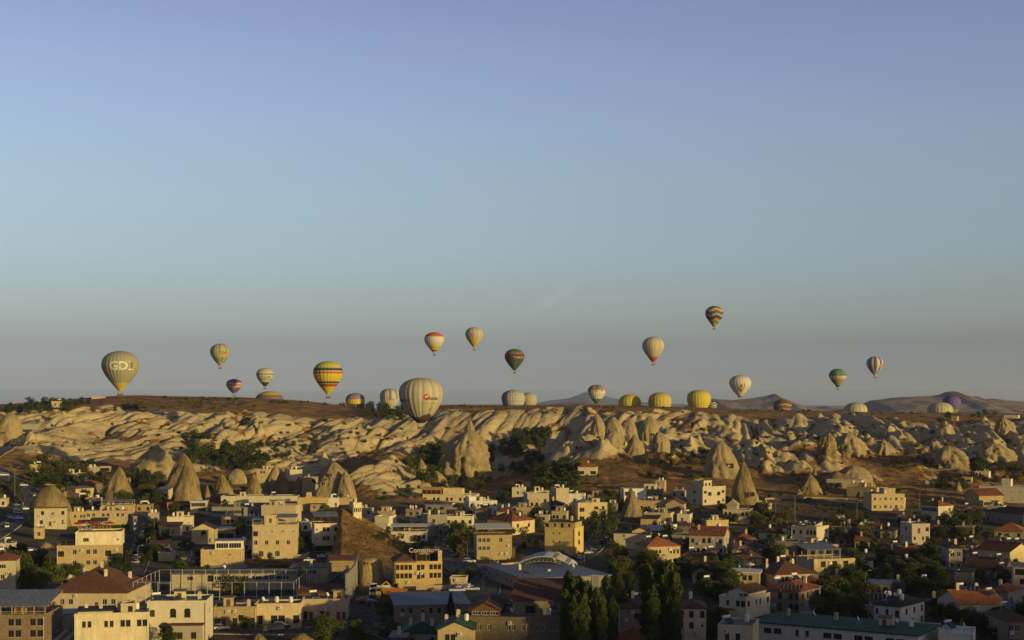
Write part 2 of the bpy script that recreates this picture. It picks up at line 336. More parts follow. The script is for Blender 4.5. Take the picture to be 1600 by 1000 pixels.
def terrain_material():
    m = bpy.data.materials.new('tuff_and_soil'); m.use_nodes = True; nt = m.node_tree; N = nt.nodes; L = nt.links
    b = N['Principled BSDF']; b.inputs['Roughness'].default_value = .95; b.inputs['Specular IOR Level'].default_value = .1
    geo = N.new('ShaderNodeNewGeometry'); pos = geo.outputs['Position']
    def noise(scale, detail=6, rough=.6, z=1.0):
        n = N.new('ShaderNodeTexNoise'); n.inputs['Scale'].default_value = scale; n.inputs['Detail'].default_value = detail; n.inputs['Roughness'].default_value = rough
        if z != 1.0:
            mp = N.new('ShaderNodeMapping'); mp.inputs['Scale'].default_value = (1, 1, z); L.new(pos, mp.inputs[0]); L.new(mp.outputs[0], n.inputs['Vector'])
        else: L.new(pos, n.inputs['Vector'])
        return n.outputs[0]
    def ramp(f, stops):
        r = N.new('ShaderNodeValToRGB'); e = r.color_ramp.elements
        while len(e) < len(stops): e.new(.5)
        for q, (p, c) in zip(e, stops): q.position = p; q.color = (*c, 1)
        L.new(f, r.inputs[0]); return r.outputs[0]
    def mix(f, a, c, t='MIX'):
        x = N.new('ShaderNodeMix'); x.data_type = 'RGBA'; x.blend_type = t
        if isinstance(f, float): x.inputs[0].default_value = f
        else: L.new(f, x.inputs[0])
        L.new(a, x.inputs[6]); L.new(c, x.inputs[7]); return x.outputs[2]
    def math_(op, a, c):
        x = N.new('ShaderNodeMath'); x.operation = op
        for k, q in enumerate((a, c)):
            if isinstance(q, (int, float)): x.inputs[k].default_value = q
            else: L.new(q, x.inputs[k])
        x.use_clamp = True; return x.outputs[0]
    def attr(n_): a = N.new('ShaderNodeAttribute'); a.attribute_name = n_; return a.outputs['Fac']
    tuff = ramp(noise(.03, 8, .65, 5.0), [(.30, (.31, .23, .125)), (.45, (.42, .335, .195)), (.58, (.48, .385, .23)), (.72, (.32, .225, .115))])
    band = ramp(noise(.35, 5, .7, .3), [(.3, (.76, .75, .73)), (.5, (1, 1, 1)), (.7, (1.12, 1.08, 1.02))])
    tuff = mix(.8, tuff, band, 'MULTIPLY')
    dry = ramp(noise(.09, 9, .75), [(.30, (.095, .056, .022)), (.44, (.20, .108, .038)), (.56, (.30, .172, .06)), (.7, (.43, .285, .115))])
    speck = ramp(noise(.55, 6, .8), [(.32, (.50, .52, .46)), (.48, (1, 1, 1)), (.7, (1.2, 1.15, 1.05))])
    dry = mix(.9, dry, speck, 'MULTIPLY')
    grn = ramp(noise(.3, 6, .8), [(.3, (.022, .03, .012)), (.6, (.06, .065, .025)), (.75, (.12, .10, .045))])
    fac = math_('ADD', attr('soil'), math_('MULTIPLY', math_('SUBTRACT', noise(.22, 7, .75), .5), .9))
    fac = ramp(fac, [(.42, (0, 0, 0)), (.58, (1, 1, 1))])
    c = mix(fac, tuff, dry)
    gf = math_('MULTIPLY', attr('green'), math_('ADD', noise(.35, 5, .8), -.12))
    gf = ramp(gf, [(.35, (0, 0, 0)), (.45, (1, 1, 1))])
    gf2 = math_('MULTIPLY', gf, math_('MULTIPLY', attr('soil'), 1.0))
    c = mix(gf2, c, grn)
    yard = ramp(noise(.07, 9, .72), [(.3, (.045, .038, .028)), (.46, (.085, .07, .05)), (.58, (.13, .105, .072)), (.72, (.04, .042, .02))])
    yard = mix(.8, yard, speck, 'MULTIPLY')
    c = mix(attr('town'), c, yard)
    L.new(c, b.inputs['Base Color'])
    h = N.new('ShaderNodeMath'); h.operation = 'MULTIPLY_ADD'; L.new(noise(.3, 10, .7), h.inputs[0]); h.inputs[1].default_value = 1.2; L.new(noise(1.6, 4, .6), h.inputs[2])
    bp = N.new('ShaderNodeBump'); bp.inputs['Strength'].default_value = .8; bp.inputs['Distance'].default_value = .9; L.new(h.outputs[0], bp.inputs['Height']); L.new(bp.outputs[0], b.inputs['Normal'])
    return m
def grid_faces(nr, nc):
    i = np.arange(nr * nc).reshape(nr, nc); return np.stack([i[:-1, :-1], i[:-1, 1:], i[1:, 1:], i[1:, :-1]], -1).reshape(-1, 4)
TM = terrain_material()
V = np.stack([X, Y, HH], -1).reshape(-1, 3)
me = mesh_np('valley_and_plateau', V, grid_faces(*HH.shape), [TM], smooth=True)
for nm, arr in (('soil', soil), ('green', green), ('town', town)):
    a = me.attributes.new(nm, 'FLOAT', 'POINT'); a.data.foreach_set('value', arr.astype(np.float32).ravel())
tag(link('terrain', me), kind='structure')

# the hill the photographer stands on: falls to the town in front; its unseen crest behind to the right is shaped to shade the near streets
xs = np.concatenate([np.linspace(-1500, -260, 32), np.linspace(-250, 1500, 120)]); ys = np.concatenate([np.linspace(-1300, -20, 60), np.linspace(-10, 302, 50)])
XX, YY = np.meshgrid(xs, ys)
drop = np.clip(-2.2 - .40 * np.clip(YY, 0, None), -59.3, None)
RX = [0, 300, 560, 640, 683, 715, 764, 860, 960, 1200, 1500]; RZ = [0, 6, 22, 44, 54, 51, 47, 58, 67, 70, 60]
rid = (np.interp(XX, RX, RZ) + 2.2) * np.exp(-((YY + 190) / 150)**2)
back = -2.2 + rid - .02 * np.clip(-YY - 300, 0, None)
side = sstep(0, 160, YY)
hz = np.where(YY > 0, drop, back) + 1.0 * fbm(XX / 40, YY / 40, 3, 90) * (np.hypot(XX, YY) > 25)
hz = np.where(YY > 0, np.where(XX > 120, np.maximum(drop, (-2.2 + rid) * (1 - side) - 59.3 * side), drop), hz)
hz = np.where(YY > 285, -59.3, hz)
inframe = (np.abs(XX) < .45 * YY + 12) & (YY > 0)
hz = np.where(inframe, np.minimum(hz, np.maximum(-.26 * YY - 2.0, -59.3)), hz)
me = mesh_np('lookout_hill', np.stack([XX, YY, hz], -1).reshape(-1, 3), grid_faces(*XX.shape), [TM], smooth=True)
for nm, v_ in (('soil', 1.0), ('green', .4), ('town', 0.0)):
    a = me.attributes.new(nm, 'FLOAT', 'POINT'); a.data.foreach_set('value', np.full(XX.size, v_, dtype=np.float32))
tag(link('hill', me), kind='structure')

# the wide ground that carries on to the horizon
ga = mat('far_soil', (.17, .12, .075), noise=.4, nscale=.004, coord='Object')
mb = MB()
mb.face([(-16000, -6000, -61), (16000, -6000, -61), (16000, 28500, -61), (-16000, 28500, -61)], ga)
tag(mb.obj('ground'), kind='structure')

# far mountains
def mountain(name, px0, px1, D, depth, outline, base_row, m, label_seed, rough=6.0, nx=260, ny=46):
    ox = np.array([o[0] for o in outline], float); oy = np.array([o[1] for o in outline], float)
    p = np.linspace(px0, px1, nx); q = np.linspace(0, 1, ny)
    P, Q = np.meshgrid(p, q); YM = D - depth / 2 + depth * Q; XM = (P - 800) / F * D
    crest = (HZ - np.interp(p, ox, oy)) / F * D; z0 = (HZ - base_row) / F * D - 20
    prof = np.clip(1 - np.abs(Q - .55) / .55, 0, 1)**1.15
    Z = z0 + (crest - z0)[None, :] * prof
    n = fbm(XM / (depth * .16), YM / (depth * .11), 6, label_seed)
    Z = Z + n * rough * 5 * prof * (1 - prof) * 2.2 + (np.abs(fbm(XM / (depth * .1), YM / (depth * .3), 4, label_seed + 3))) * -rough * 2.5 * prof * (1 - prof * .6)
    me = mesh_np(name, np.stack([XM, YM, Z], -1).reshape(-1, 3), grid_faces(ny, nx), [m], smooth=True)
    tag(link('mountain', me), kind='structure')
mt = mat('mountain_scrub', (.21, .145, .10), noise=.35, nscale=.02, alt=(.36, .29, .22), altscale=.006, bump=8, bscale=.02)
mountain('brown_peak', 1060, 1420, 4800, 1500, [(1060, 640), (1100, 626), (1120, 622), (1150, 625), (1175, 622), (1200, 618), (1217, 614.5), (1235, 622), (1255, 632), (1280, 636), (1296, 634), (1310, 637), (1340, 637), (1420, 640)], 645, mt, 3)
mountain('rocky_ridge', 1310, 1820, 4000, 1300, [(1310, 642), (1350, 634), (1370, 625), (1400, 621), (1430, 619), (1460, 618), (1478, 616), (1490, 611), (1503, 610), (1515, 614), (1530, 619), (1536, 618), (1548, 623), (1568, 622), (1600, 626), (1700, 632), (1820, 640)], 648, mt, 5)
mountain('low_rise', 800, 1080, 5200, 900, [(800, 638), (850, 633), (880, 628.5), (910, 628), (950, 631), (1000, 633), (1080, 634)], 642, mt, 7)
mb2 = mat('far_mountain', (.16, .13, .12), noise=.2, nscale=.01)
mountain('distant_volcano', 700, 1340, 24000, 5200, [(700, 634), (840, 629), (860, 625), (890, 622), (905, 616), (915, 612), (925, 613), (945, 618), (960, 622), (1000, 627), (1060, 631), (1340, 634)], 640, mb2, 9, rough=14)

# warm dusty air between the camera and the far hills
hm = bpy.data.materials.new('haze_air'); hm.use_nodes = True; hn = hm.node_tree; hn.nodes.clear()
ho = hn.nodes.new('ShaderNodeOutputMaterial'); hv = hn.nodes.new('ShaderNodeVolumePrincipled')
hv.inputs['Color'].default_value = (.84, .84, .90, 1); hv.inputs['Density'].default_value = 0.000042; hv.inputs['Anisotropy'].default_value = .5
hn.links.new(hv.outputs[0], ho.inputs['Volume'])
mb = MB(); mb.box(-16200, 16200, -6200, 28700, -63, 262, hm)
tag(mb.obj('haze'), kind='stuff')
# ---------------------------------------------------------------- building materials
CREAM = mat('cream_plaster', (.47, .36, .195), noise=.28, nscale=.8, streak=.4, vary=.24)
SAND = mat('sand_stone', (.41, .305, .16), noise=.22, nscale=.7, brick=(.62, .31, .025), streak=.5, vary=.24)
GOLD = mat('golden_stone', (.51, .37, .16), noise=.22, nscale=.9, brick=(.55, .28, .02), streak=.5, vary=.24)
YELL = mat('yellow_render', (.45, .325, .12), noise=.28, nscale=.8, streak=.4, vary=.24)
WHITE = mat('white_render', (.60, .55, .45), noise=.28, nscale=.7, streak=.35, vary=.24)
PALE = mat('pale_render', (.53, .445, .29), noise=.28, nscale=.7, streak=.35, vary=.24)
PINK = mat('salmon_render', (.48, .30, .17), noise=.28, nscale=.8, vary=.24)
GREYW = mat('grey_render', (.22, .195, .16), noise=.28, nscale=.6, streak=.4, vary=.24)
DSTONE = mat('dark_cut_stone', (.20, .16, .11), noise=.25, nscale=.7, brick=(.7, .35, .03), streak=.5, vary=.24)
PATCH = mat('patchwork_stone', (.27, .215, .14), noise=.3, nscale=1.3, brick=(1.3, .62, .05), alt=(.25, .15, .10), altscale=1.4, vary=.24)
WOOD = mat('brown_timber', (.115, .060, .028), noise=.3, nscale=2)
ORWOOD = mat('orange_timber', (.34, .15, .045), noise=.25, nscale=2)
TILE = mat('red_roof_tiles', (.27, .088, .040), tiles=.42, noise=.3, nscale=.5, alt=(.15, .058, .034), altscale=.35, vary=.18)
TILEB = mat('brown_roof_tiles', (.125, .058, .036), tiles=.42, noise=.3, nscale=.5, vary=.18)
TILEO = mat('orange_roof_tiles', (.38, .135, .045), tiles=.42, noise=.3, nscale=.5, vary=.18)
TILED = mat('dark_roof_tiles', (.050, .038, .030), tiles=.42, noise=.3, nscale=.5, vary=.18)
TILEG = mat('green_metal_roof', (.022, .070, .034), rough=.75, noise=.25, nscale=.6, tiles=1.1)
ROOFF = mat('flat_roof_screed', (.20, .17, .125), noise=.35, nscale=.5, alt=(.12, .105, .085), altscale=.25, vary=.18)
ROOFG = mat('grey_metal_roof', (.20, .205, .215), rough=.55, noise=.2, nscale=.6, tiles=1.4)
ROOFB = mat('blue_grey_roof', (.15, .17, .22), rough=.6, noise=.15, nscale=.5, tiles=1.8)
BITU = mat('dark_bitumen', (.035, .033, .03), noise=.3, nscale=.6)
GLASS = mat('window_glass', (.018, .02, .024), rough=.12, spec=.6)
DARKIN = mat('painted_dark_interior', (.02, .016, .012))  # near-black colour stands in for the unlit depth behind openings
FRW = mat('white_frame', (.55, .53, .48), rough=.5)
FRB = mat('brown_frame', (.09, .05, .03), rough=.6)
STEEL = mat('galvanised_steel', (.42, .42, .40), rough=.4, metal=.3, noise=.1, nscale=2)
TANKM = mat('white_tank', (.62, .60, .55), rough=.4)
PANELM = mat('solar_glass', (.02, .03, .065), rough=.15, spec=.8)
CANVAS = mat('light_canvas', (.50, .47, .40), rough=.8, noise=.08, nscale=2)
REDCAN = mat('red_canvas', (.30, .03, .025), rough=.8)
RAILM = mat('iron_rail', (.05, .04, .035), rough=.5)
LETTER = mat('white_letters', (.50, .43, .32), rough=.6)

WK = {'w': (1.3, 1.65, 'rect'), 'n': (.85, 1.5, 'rect'), 'o': (.65, .65, 'rect'), 'W': (2.0, 1.35, 'rect'), 'a': (1.3, 1.85, 'arch'), 'A': (2.0, 2.3, 'arch'), 'X': (3.0, 1.7, 'rect'),
      'd': (1.1, 2.1, 'door'), 'D': (1.7, 2.3, 'door'), 's': (2.9, 2.3, 'shop'), 'b': (2.4, 2.0, 'void'), 'g': (9, 1.9, 'glaz'), 'S': (9, 2.2, 'void')}
WINM = {}
def window_mesh(kind, w, h, wall, fr, merged):
    key = (kind, round(w, 1), round(h, 1), wall.name if kind == 'arch' else '', fr.name, merged)
    if key in WINM: return WINM[key]
    w, h = key[1], key[2]; t = .08; mb = MB(); gl = MB(); y0, y1 = .10, .17
    if kind == 'void':
        mb.box(-w/2, w/2, -.04, .04, .0, .12, wall); mb.box(-w/2, w/2, -.03, .0, .92, .98, RAILM)
        n = max(3, int(w / .35))
        for i in range(n): x = -w/2 + (i + .5) * w / n; mb.box(x-.02, x+.02, -.025, -.005, .12, .92, RAILM)
        gl.box(-w/2, w/2, .19, .23, 0, h, DARKIN)  # no glass here: a near-black sheet painted as the balcony's shaded depth
    else:
        mb.box(-w/2, -w/2+t, y0, y1, 0, h, fr); mb.box(w/2-t, w/2, y0, y1, 0, h, fr); mb.box(-w/2+t, w/2-t, y0, y1, h-t, h, fr); mb.box(-w/2+t, w/2-t, y0, y1, 0, t, fr)
        nm = 1 if w < 1.7 else max(2, int(w / 1.0))
        if kind not in ('door',) and w > .7:
            for i in range(1, nm + 1): x = -w/2 + i * w / (nm + 1); mb.box(x-.035, x+.035, y0+.005, y1-.005, t, h-t, fr)
        if kind == 'rect' and w > .7: mb.box(-w/2-.12, w/2+.12, -.09, .09, -.10, -.01, wall)
        if kind == 'arch':                      # masonry that rounds the head of the opening
            n = 6; r = w/2; zc = h - r * .75
            for i in range(n):
                a0, a1 = math.pi * i / n, math.pi * (i + 1) / n
                p0 = (-r * math.cos(a0), zc + r * .75 * math.sin(a0)); p1 = (-r * math.cos(a1), zc + r * .75 * math.sin(a1))
                mb.face([(p0[0], .02, p0[1]), (p1[0], .02, p1[1]), (p1[0], .02, h), (p0[0], .02, h)], wall)
                mb.face([(p0[0], .02, p0[1]), (p0[0], .2, p0[1]), (p1[0], .2, p1[1]), (p1[0], .02, p1[1])], wall)
        gl.box(-w/2+t, w/2-t, .125, .145, t, h-t, GLASS if kind != 'door' else WOOD)
    if merged:
        base = len(mb.v); mb.v += gl.v; mb.f += [tuple(i + base for i in f) for f in gl.f]
        remap = [mb.mi(m) for m in gl.mats]; mb.m += [remap[i] for i in gl.m]; mb.uv += gl.uv
        WINM[key] = (mb.mesh('window'), None)
    else: WINM[key] = (mb.mesh('window'), gl.mesh('pane'))
    return WINM[key]
PNAME = {'rect': 'window', 'arch': 'arched_window', 'door': 'door', 'shop': 'shop_window', 'void': 'balcony', 'glaz': 'window_band'}
def facade(mb, T, W, H, pattern, wall, holes_out, below=3.0, fr=None):
    """wall sheet in its own frame (x along, z up, outside towards -y) with openings set back .24 m"""
    op = []
    rows = pattern.split('/') if pattern else []
    n = len(rows); fh = H / max(n, 1)
    for r, row in enumerate(rows):
        z0 = H - (r + 1) * fh; k = len(row)
        if k == 0: continue
        sw = (W - .5) / k
        for i, c in enumerate(row):
            if c not in WK: continue
            w, h, kind = WK[c]; w = min(w, sw - .22); h = min(h, fh - .45)
            if w < .3 or h < .4: continue
            x = -W/2 + .25 + sw * (i + .5)
            zb = z0 + (.06 if kind in ('door', 'shop') else .12 if kind == 'void' else max(.12, (fh - h) * .46))
            op.append((x - w/2, x + w/2, zb, zb + h, kind))
    xs = sorted({-W/2, W/2} | {o[0] for o in op} | {o[1] for o in op}); zs = sorted({-below, H} | {o[2] for o in op} | {o[3] for o in op})
    for a in range(len(zs) - 1):
        run = None
        for b in range(len(xs)):
            inside = b < len(xs) - 1 and any(o[0] - 1e-6 <= xs[b] and xs[b+1] <= o[1] + 1e-6 and o[2] - 1e-6 <= zs[a] and zs[a+1] <= o[3] + 1e-6 for o in op)
            solid = b < len(xs) - 1 and not inside
            if solid and run is None: run = xs[b]
            if not solid and run is not None:
                x0, x1 = run, xs[b]; z0, z1 = zs[a], zs[a+1]
                mb.face([T @ Vector(p) for p in ((x0,0,z0),(x1,0,z0),(x1,0,z1),(x0,0,z1))], wall, [(x0,z0),(x1,z0),(x1,z1),(x0,z1)]); run = None
    d = .24
    for x0, x1, z0, z1, kind in op:
        for q in (((x0,0,z0),(x1,0,z0),(x1,d,z0),(x0,d,z0)), ((x0,0,z1),(x0,d,z1),(x1,d,z1),(x1,0,z1)), ((x0,0,z0),(x0,d,z0),(x0,d,z1),(x0,0,z1)), ((x1,0,z0),(x1,0,z1),(x1,d,z1),(x1,d,z0))):
            mb.face([T @ Vector(p) for p in q], wall)
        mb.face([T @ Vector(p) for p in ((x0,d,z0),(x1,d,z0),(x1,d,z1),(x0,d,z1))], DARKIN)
        holes_out.append((T, (x0 + x1) / 2, z0, x1 - x0, z1 - z0, kind))
def put_windows(root, holes, wall, fr, small):
    for T, x, z, w, h, kind in holes:
        me, pane = window_mesh(kind, w, h, wall, fr, small)
        o = link(PNAME[kind], me, root); M = T @ Matrix.Translation((x, 0, z)); o.matrix_local = M
        if pane: p = link('pane', pane, o)
def block(root, x0, x1, y0, y1, z0, H, pats, wall, roof, fr, small, name='wall', below=3.0, gable=None):
    """rectangular storeys; pats = dict front/right/left/back of window patterns"""
    mb = MB(); holes = []; W, L = x1 - x0, y1 - y0
    cx, cy = (x0 + x1) / 2, (y0 + y1) / 2
    TR = {'front': Matrix.Translation((cx, y0, z0)), 'right': Matrix.Translation((x1, cy, z0)) @ Matrix.Rotation(math.pi/2, 4, 'Z'),
          'left': Matrix.Translation((x0, cy, z0)) @ Matrix.Rotation(-math.pi/2, 4, 'Z'), 'back': Matrix.Translation((cx, y1, z0)) @ Matrix.Rotation(math.pi, 4, 'Z')}
    nr_ = max((p.count('/') + 1 for p in pats.values() if p), default=1)
    if nr_ > 1 and H > 5 and below > 0:
        for k_ in range(1, nr_): zb_ = z0 + H * k_ / nr_ - .07; mb.box(x0-.07, x1+.07, y0-.07, y0-.003, zb_, zb_+.14, wall); mb.box(x1+.003, x1+.07, y0-.003, y1, zb_, zb_+.14, wall); mb.box(x0-.07, x0-.003, y0-.003, y1, zb_, zb_+.14, wall)
    if roof[0] == 'flat' and H > 2.5: mb.box(x0-.16, x1+.16, y0-.16, y0-.041, z0+H-.1, z0+H+.12, wall)
    for s in TR: facade(mb, TR[s], W if s in ('front', 'back') else L, H, pats.get(s, ''), wall, holes, below)
    kind, rm, *ra = roof
    zt = z0 + H
    rb = MB(); ov = .45
    if kind == 'flat':
        ph = ra[0] if ra else .45; t = .25
        mb.box(x0-.04, x1+.04, y0-.04, y0+t, zt, zt+ph, wall); mb.box(x0-.04, x1+.04, y1-t, y1+.04, zt, zt+ph, wall)
        mb.box(x0-.04, x0+t, y0+t, y1-t, zt, zt+ph, wall); mb.box(x1-t, x1+.04, y0+t, y1-t, zt, zt+ph, wall)
        rb.box(x0+t, x1-t, y0+t, y1-t, zt-.15, zt+.06, rm)
    elif kind == 'slab':
        rb.box(x0-ov, x1+ov, y0-ov, y1+ov, zt+.002, zt+.28, rm)
    elif kind in ('hip', 'gx', 'gy'):
        pitch = ra[0] if ra else .42
        X0, X1, Y0, Y1 = x0-ov, x1+ov, y0-ov, y1+ov; zt2 = zt + .02; th = .16
        a, b = (X1-X0)/2, (Y1-Y0)/2
        if kind == 'hip':
            hgt = min(a, b) * pitch
            if a >= b: r0, r1 = (X0+b, (Y0+Y1)/2), (X1-b, (Y0+Y1)/2)
            else: r0, r1 = ((X0+X1)/2, Y0+a), ((X0+X1)/2, Y1-a)
            c = [(X0,Y0),(X1,Y0),(X1,Y1),(X0,Y1)]
            if a >= b: faces = [(c[0],c[1],r1,r0),(c[1],c[2],r1),(c[2],c[3],r0,r1),(c[3],c[0],r0)]
            else: faces = [(c[0],c[1],r0),(c[1],c[2],r1,r0),(c[2],c[3],r1),(c[3],c[0],r0,r1)]
            for f in faces: rb.face([(q[0], q[1], zt2 + th + (hgt if q in (r0, r1) else 0)) for q in f], rm)
            for i in range(4):
                p, q = c[i], c[(i+1) % 4]; rb.face([(p[0],p[1],zt2),(q[0],q[1],zt2),(q[0],q[1],zt2+th),(p[0],p[1],zt2+th)], rm)
            rb.face([(q[0], q[1], zt2) for q in c[::-1]], wall)
            ridge = [Vector((r0[0], r0[1], zt2+th+hgt)), Vector((r1[0], r1[1], zt2+th+hgt))]
        else:
            if kind == 'gx':
                hgt = b * pitch; ym = (Y0+Y1)/2
                P = lambda x, y: (x, y, zt2 + th + hgt * (1 - abs(y - ym) / b))
                rb.face([P(X0,Y0),P(X1,Y0),P(X1,ym),P(X0,ym)], rm); rb.face([P(X0,ym),P(X1,ym),P(X1,Y1),P(X0,Y1)], rm)
                q = lambda p: (p[0], p[1], p[2]-th)
                for A_, B_ in ((P(X0,Y0),P(X1,Y0)),(P(X1,Y0),P(X1,ym)),(P(X1,ym),P(X1,Y1)),(P(X1,Y1),P(X0,Y1)),(P(X0,Y1),P(X0,ym)),(P(X0,ym),P(X0,Y0))): rb.face([q(A_),q(B_),B_,A_], rm)
                rb.face([q(P(X0,Y0)),q(P(X0,ym)),q(P(X1,ym)),q(P(X1,Y0))], wall); rb.face([q(P(X0,ym)),q(P(X0,Y1)),q(P(X1,Y1)),q(P(X1,ym))], wall)
                gh = (b - ov) * pitch + ov*pitch
                for x in (x0, x1): mb.face([(x,y0,zt),(x,y1,zt),(x,ym,zt+gh)] if x == x1 else [(x,y1,zt),(x,y0,zt),(x,ym,zt+gh)], wall)
                ridge = [Vector(P(X0,ym)), Vector(P(X1,ym))]
            else:
                hgt = a * pitch; xm = (X0+X1)/2
                P = lambda x, y: (x, y, zt2 + th + hgt * (1 - abs(x - xm) / a))
                rb.face([P(X0,Y1),P(X0,Y0),P(xm,Y0),P(xm,Y1)], rm); rb.face([P(xm,Y1),P(xm,Y0),P(X1,Y0),P(X1,Y1)], rm)
                q = lambda p: (p[0], p[1], p[2]-th)
                for A_, B_ in ((P(X0,Y0),P(xm,Y0)),(P(xm,Y0),P(X1,Y0)),(P(X1,Y0),P(X1,Y1)),(P(X1,Y1),P(xm,Y1)),(P(xm,Y1),P(X0,Y1)),(P(X0,Y1),P(X0,Y0))): rb.face([q(A_),q(B_),B_,A_], rm)
                rb.face([q(P(X0,Y0)),q(P(X0,Y1)),q(P(xm,Y1)),q(P(xm,Y0))], wall); rb.face([q(P(xm,Y0)),q(P(xm,Y1)),q(P(X1,Y1)),q(P(X1,Y0))], wall)
                gh = (a - ov) * pitch + ov*pitch
                for y in (y0, y1): mb.face([(x0,y,zt),(x1,y,zt),(xm,y,zt+gh)] if y == y0 else [(x1,y,zt),(x0,y,zt),(xm,y,zt+gh)], wall)
                ridge = [Vector(P(xm,Y0)), Vector(P(xm,Y1))]
        d = (ridge[1] - ridge[0])
        if d.length > .5: rb.tube(ridge[0] + Vector((0,0,.03)), ridge[1] + Vector((0,0,.03)), .1, .1, rm, 5)
    elif kind == 'shed':
        rise = ra[0] if ra else 1.2
        rb.v += []; X0, X1, Y0, Y1 = x0-ov, x1+ov, y0-ov, y1+ov
        for dz, rev in ((.0, 1), (.18, 0)):
            p = [(X0,Y0,zt+.01+dz),(X1,Y0,zt+.01+dz),(X1,Y1,zt+rise+dz),(X0,Y1,zt+rise+dz)]; rb.face(p[::-1] if rev else p, rm)
        for p, q, zp, zq in (((X0,Y0),(X1,Y0),0,0),((X1,Y0),(X1,Y1),0,rise-.01),((X1,Y1),(X0,Y1),rise-.01,rise-.01),((X0,Y1),(X0,Y0),rise-.01,0)):
            rb.face([(*p,zt+.01+zp),(*q,zt+.01+zq),(*q,zt+.19+zq),(*p,zt+.19+zp)], rm)
        for x, s in ((x0, 0), (x1, 1)):
            f = [(x,y0,zt),(x,y1,zt),(x,y1,zt+rise*.92)]; mb.face(f if s else f[::-1], wall)
        mb.face([(x1,y1,zt),(x0,y1,zt),(x0,y1,zt+rise*.92),(x1,y1,zt+rise*.92)], wall)
    mb.obj(name, root)
    rname = {'flat': 'flat_roof', 'slab': 'roof_slab'}.get(kind, 'roof')
    if rb.v: rb.obj(rname, root)
    put_windows(root, holes, wall, fr, small)
    def roof_z(x, y):
        if kind == 'hip': return zt + .15 + pitch * min(x-X0, X1-x, y-Y0, Y1-y)
        if kind == 'gx': return zt + .15 + hgt * (1 - abs(y - (Y0+Y1)/2) / b)
        if kind == 'gy': return zt + .15 + hgt * (1 - abs(x - (X0+X1)/2) / a)
        if kind == 'shed': return zt + .2 + rise * (y - y0) / (y1 - y0)
        if kind == 'slab': return zt + .28
        return zt + .06
    return roof_z
# rooftop fittings, one mesh each, shared
def _chim():
    mb = MB(); mb.box(-.4,.4,-.35,.35,-.9,1.5,PALE); mb.box(-.5,.5,-.45,.45,1.5,1.65,PALE); mb.box(-.28,.28,-.24,.24,1.65,1.95,PALE); return mb.mesh('chimney')
def _tank():
    mb = MB(); mb.tube((0,0,.35),(0,0,1.7),.55,.55,TANKM,10); mb.tube((0,0,1.7),(0,0,1.95),.55,.15,TANKM,10)
    for a in range(4): x, y = .42*math.cos(a*1.57+.8), .42*math.sin(a*1.57+.8); mb.box(x-.04,x+.04,y-.04,y+.04,-.5,.35,STEEL)
    return mb.mesh('water_tank')
def _solar():
    mb = MB()
    for k in range(2):
        x = -1.05 + k * 1.1; mb.face([(x,-1,.25),(x+1,-1,.25),(x+1,.55,1.35),(x,.55,1.35)], PANELM); mb.face([(x,-.97,.19),(x,.58,1.29),(x+1,.58,1.29),(x+1,-.97,.19)], STEEL)
    for x in (-1.05, 1.05):
        mb.box(x-.03,x+.03,-1,-.94,-.6,.25,STEEL); mb.box(x-.03,x+.03,.5,.56,-.6,1.5,STEEL)
    mb.tube((-1.1,.8,1.75),(1.1,.8,1.75),.3,.3,TANKM,10)
    mb.box(-1.0,-.94,.75,.81,-.6,1.6,STEEL); mb.box(.94,1.0,.75,.81,-.6,1.6,STEEL)
    return mb.mesh('solar_heater')
def _dish():
    mb = MB(); n = 12
    c = Vector((.0,-.25,1.25)); ax = Vector((.45,-.75,.45)).normalized(); u = ax.orthogonal().normalized(); w = ax.cross(u)
    ring = [c + (u*math.cos(2*math.pi*i/n) + w*math.sin(2*math.pi*i/n))*.6 for i in range(n)]; b = c - ax*.18
    for i in range(n): mb.face([b, ring[i], ring[(i+1)%n]], TANKM); mb.face([b - ax*.02, ring[(i+1)%n], ring[i]], STEEL)
    mb.tube(b, (0,0,-.5), .04, .05, STEEL, 5); mb.tube(b, c + ax*.5, .02, .02, STEEL, 4); mb.tube(c+ax*.45, c+ax*.58, .05, .05, STEEL, 5)
    return mb.mesh('satellite_dish')
def _ac():
    mb = MB(); mb.box(-.45,.45,-.18,.18,0,.62,TANKM); mb.tube((-.1,-.2,.31),(-.1,-.17,.31),.24,.24,RAILM,8); mb.box(-.5,.5,-.2,.25,-.35,0,STEEL); return mb.mesh('air_conditioner')
def _umb(m):
    mb = MB(); n = 8; mb.tube((0,0,0),(0,0,2.4),.04,.03,STEEL,5)
    for i in range(n):
        a0, a1 = 2*math.pi*i/n, 2*math.pi*(i+1)/n; p = (1.5*math.cos(a0),1.5*math.sin(a0),2.05); q = (1.5*math.cos(a1),1.5*math.sin(a1),2.05)
        mb.face([p,q,(0,0,2.65)], m); mb.face([q,p,(0,0,2.6)], m); mb.face([(p[0],p[1],1.85),(q[0],q[1],1.85),q,p], m)
    return mb.mesh('parasol')
def _seat():
    mb = MB(); mb.box(-.5,.5,-.5,.5,.68,.74,WOOD); mb.box(-.05,.05,-.05,.05,0,.68,RAILM)
    for s in (-1, 1): mb.box(s*.95-.22,s*.95+.22,-.22,.22,.4,.46,WOOD); mb.box(s*1.15-.02,s*1.15+.02,-.22,.22,.46,.9,WOOD); mb.box(s*.95-.2,s*.95+.2,-.2,.2,0,.4,RAILM)
    return mb.mesh('table_set')
FIT = {'c': ('chimney', _chim()), 't': ('water_tank', _tank()), 's': ('solar_heater', _solar()), 'd': ('satellite_dish', _dish()), 'k': ('air_conditioner', _ac()),
       'r': ('parasol', _umb(REDCAN)), 'u': ('parasol', _umb(CANVAS)), 'T': ('table_set', _seat())}
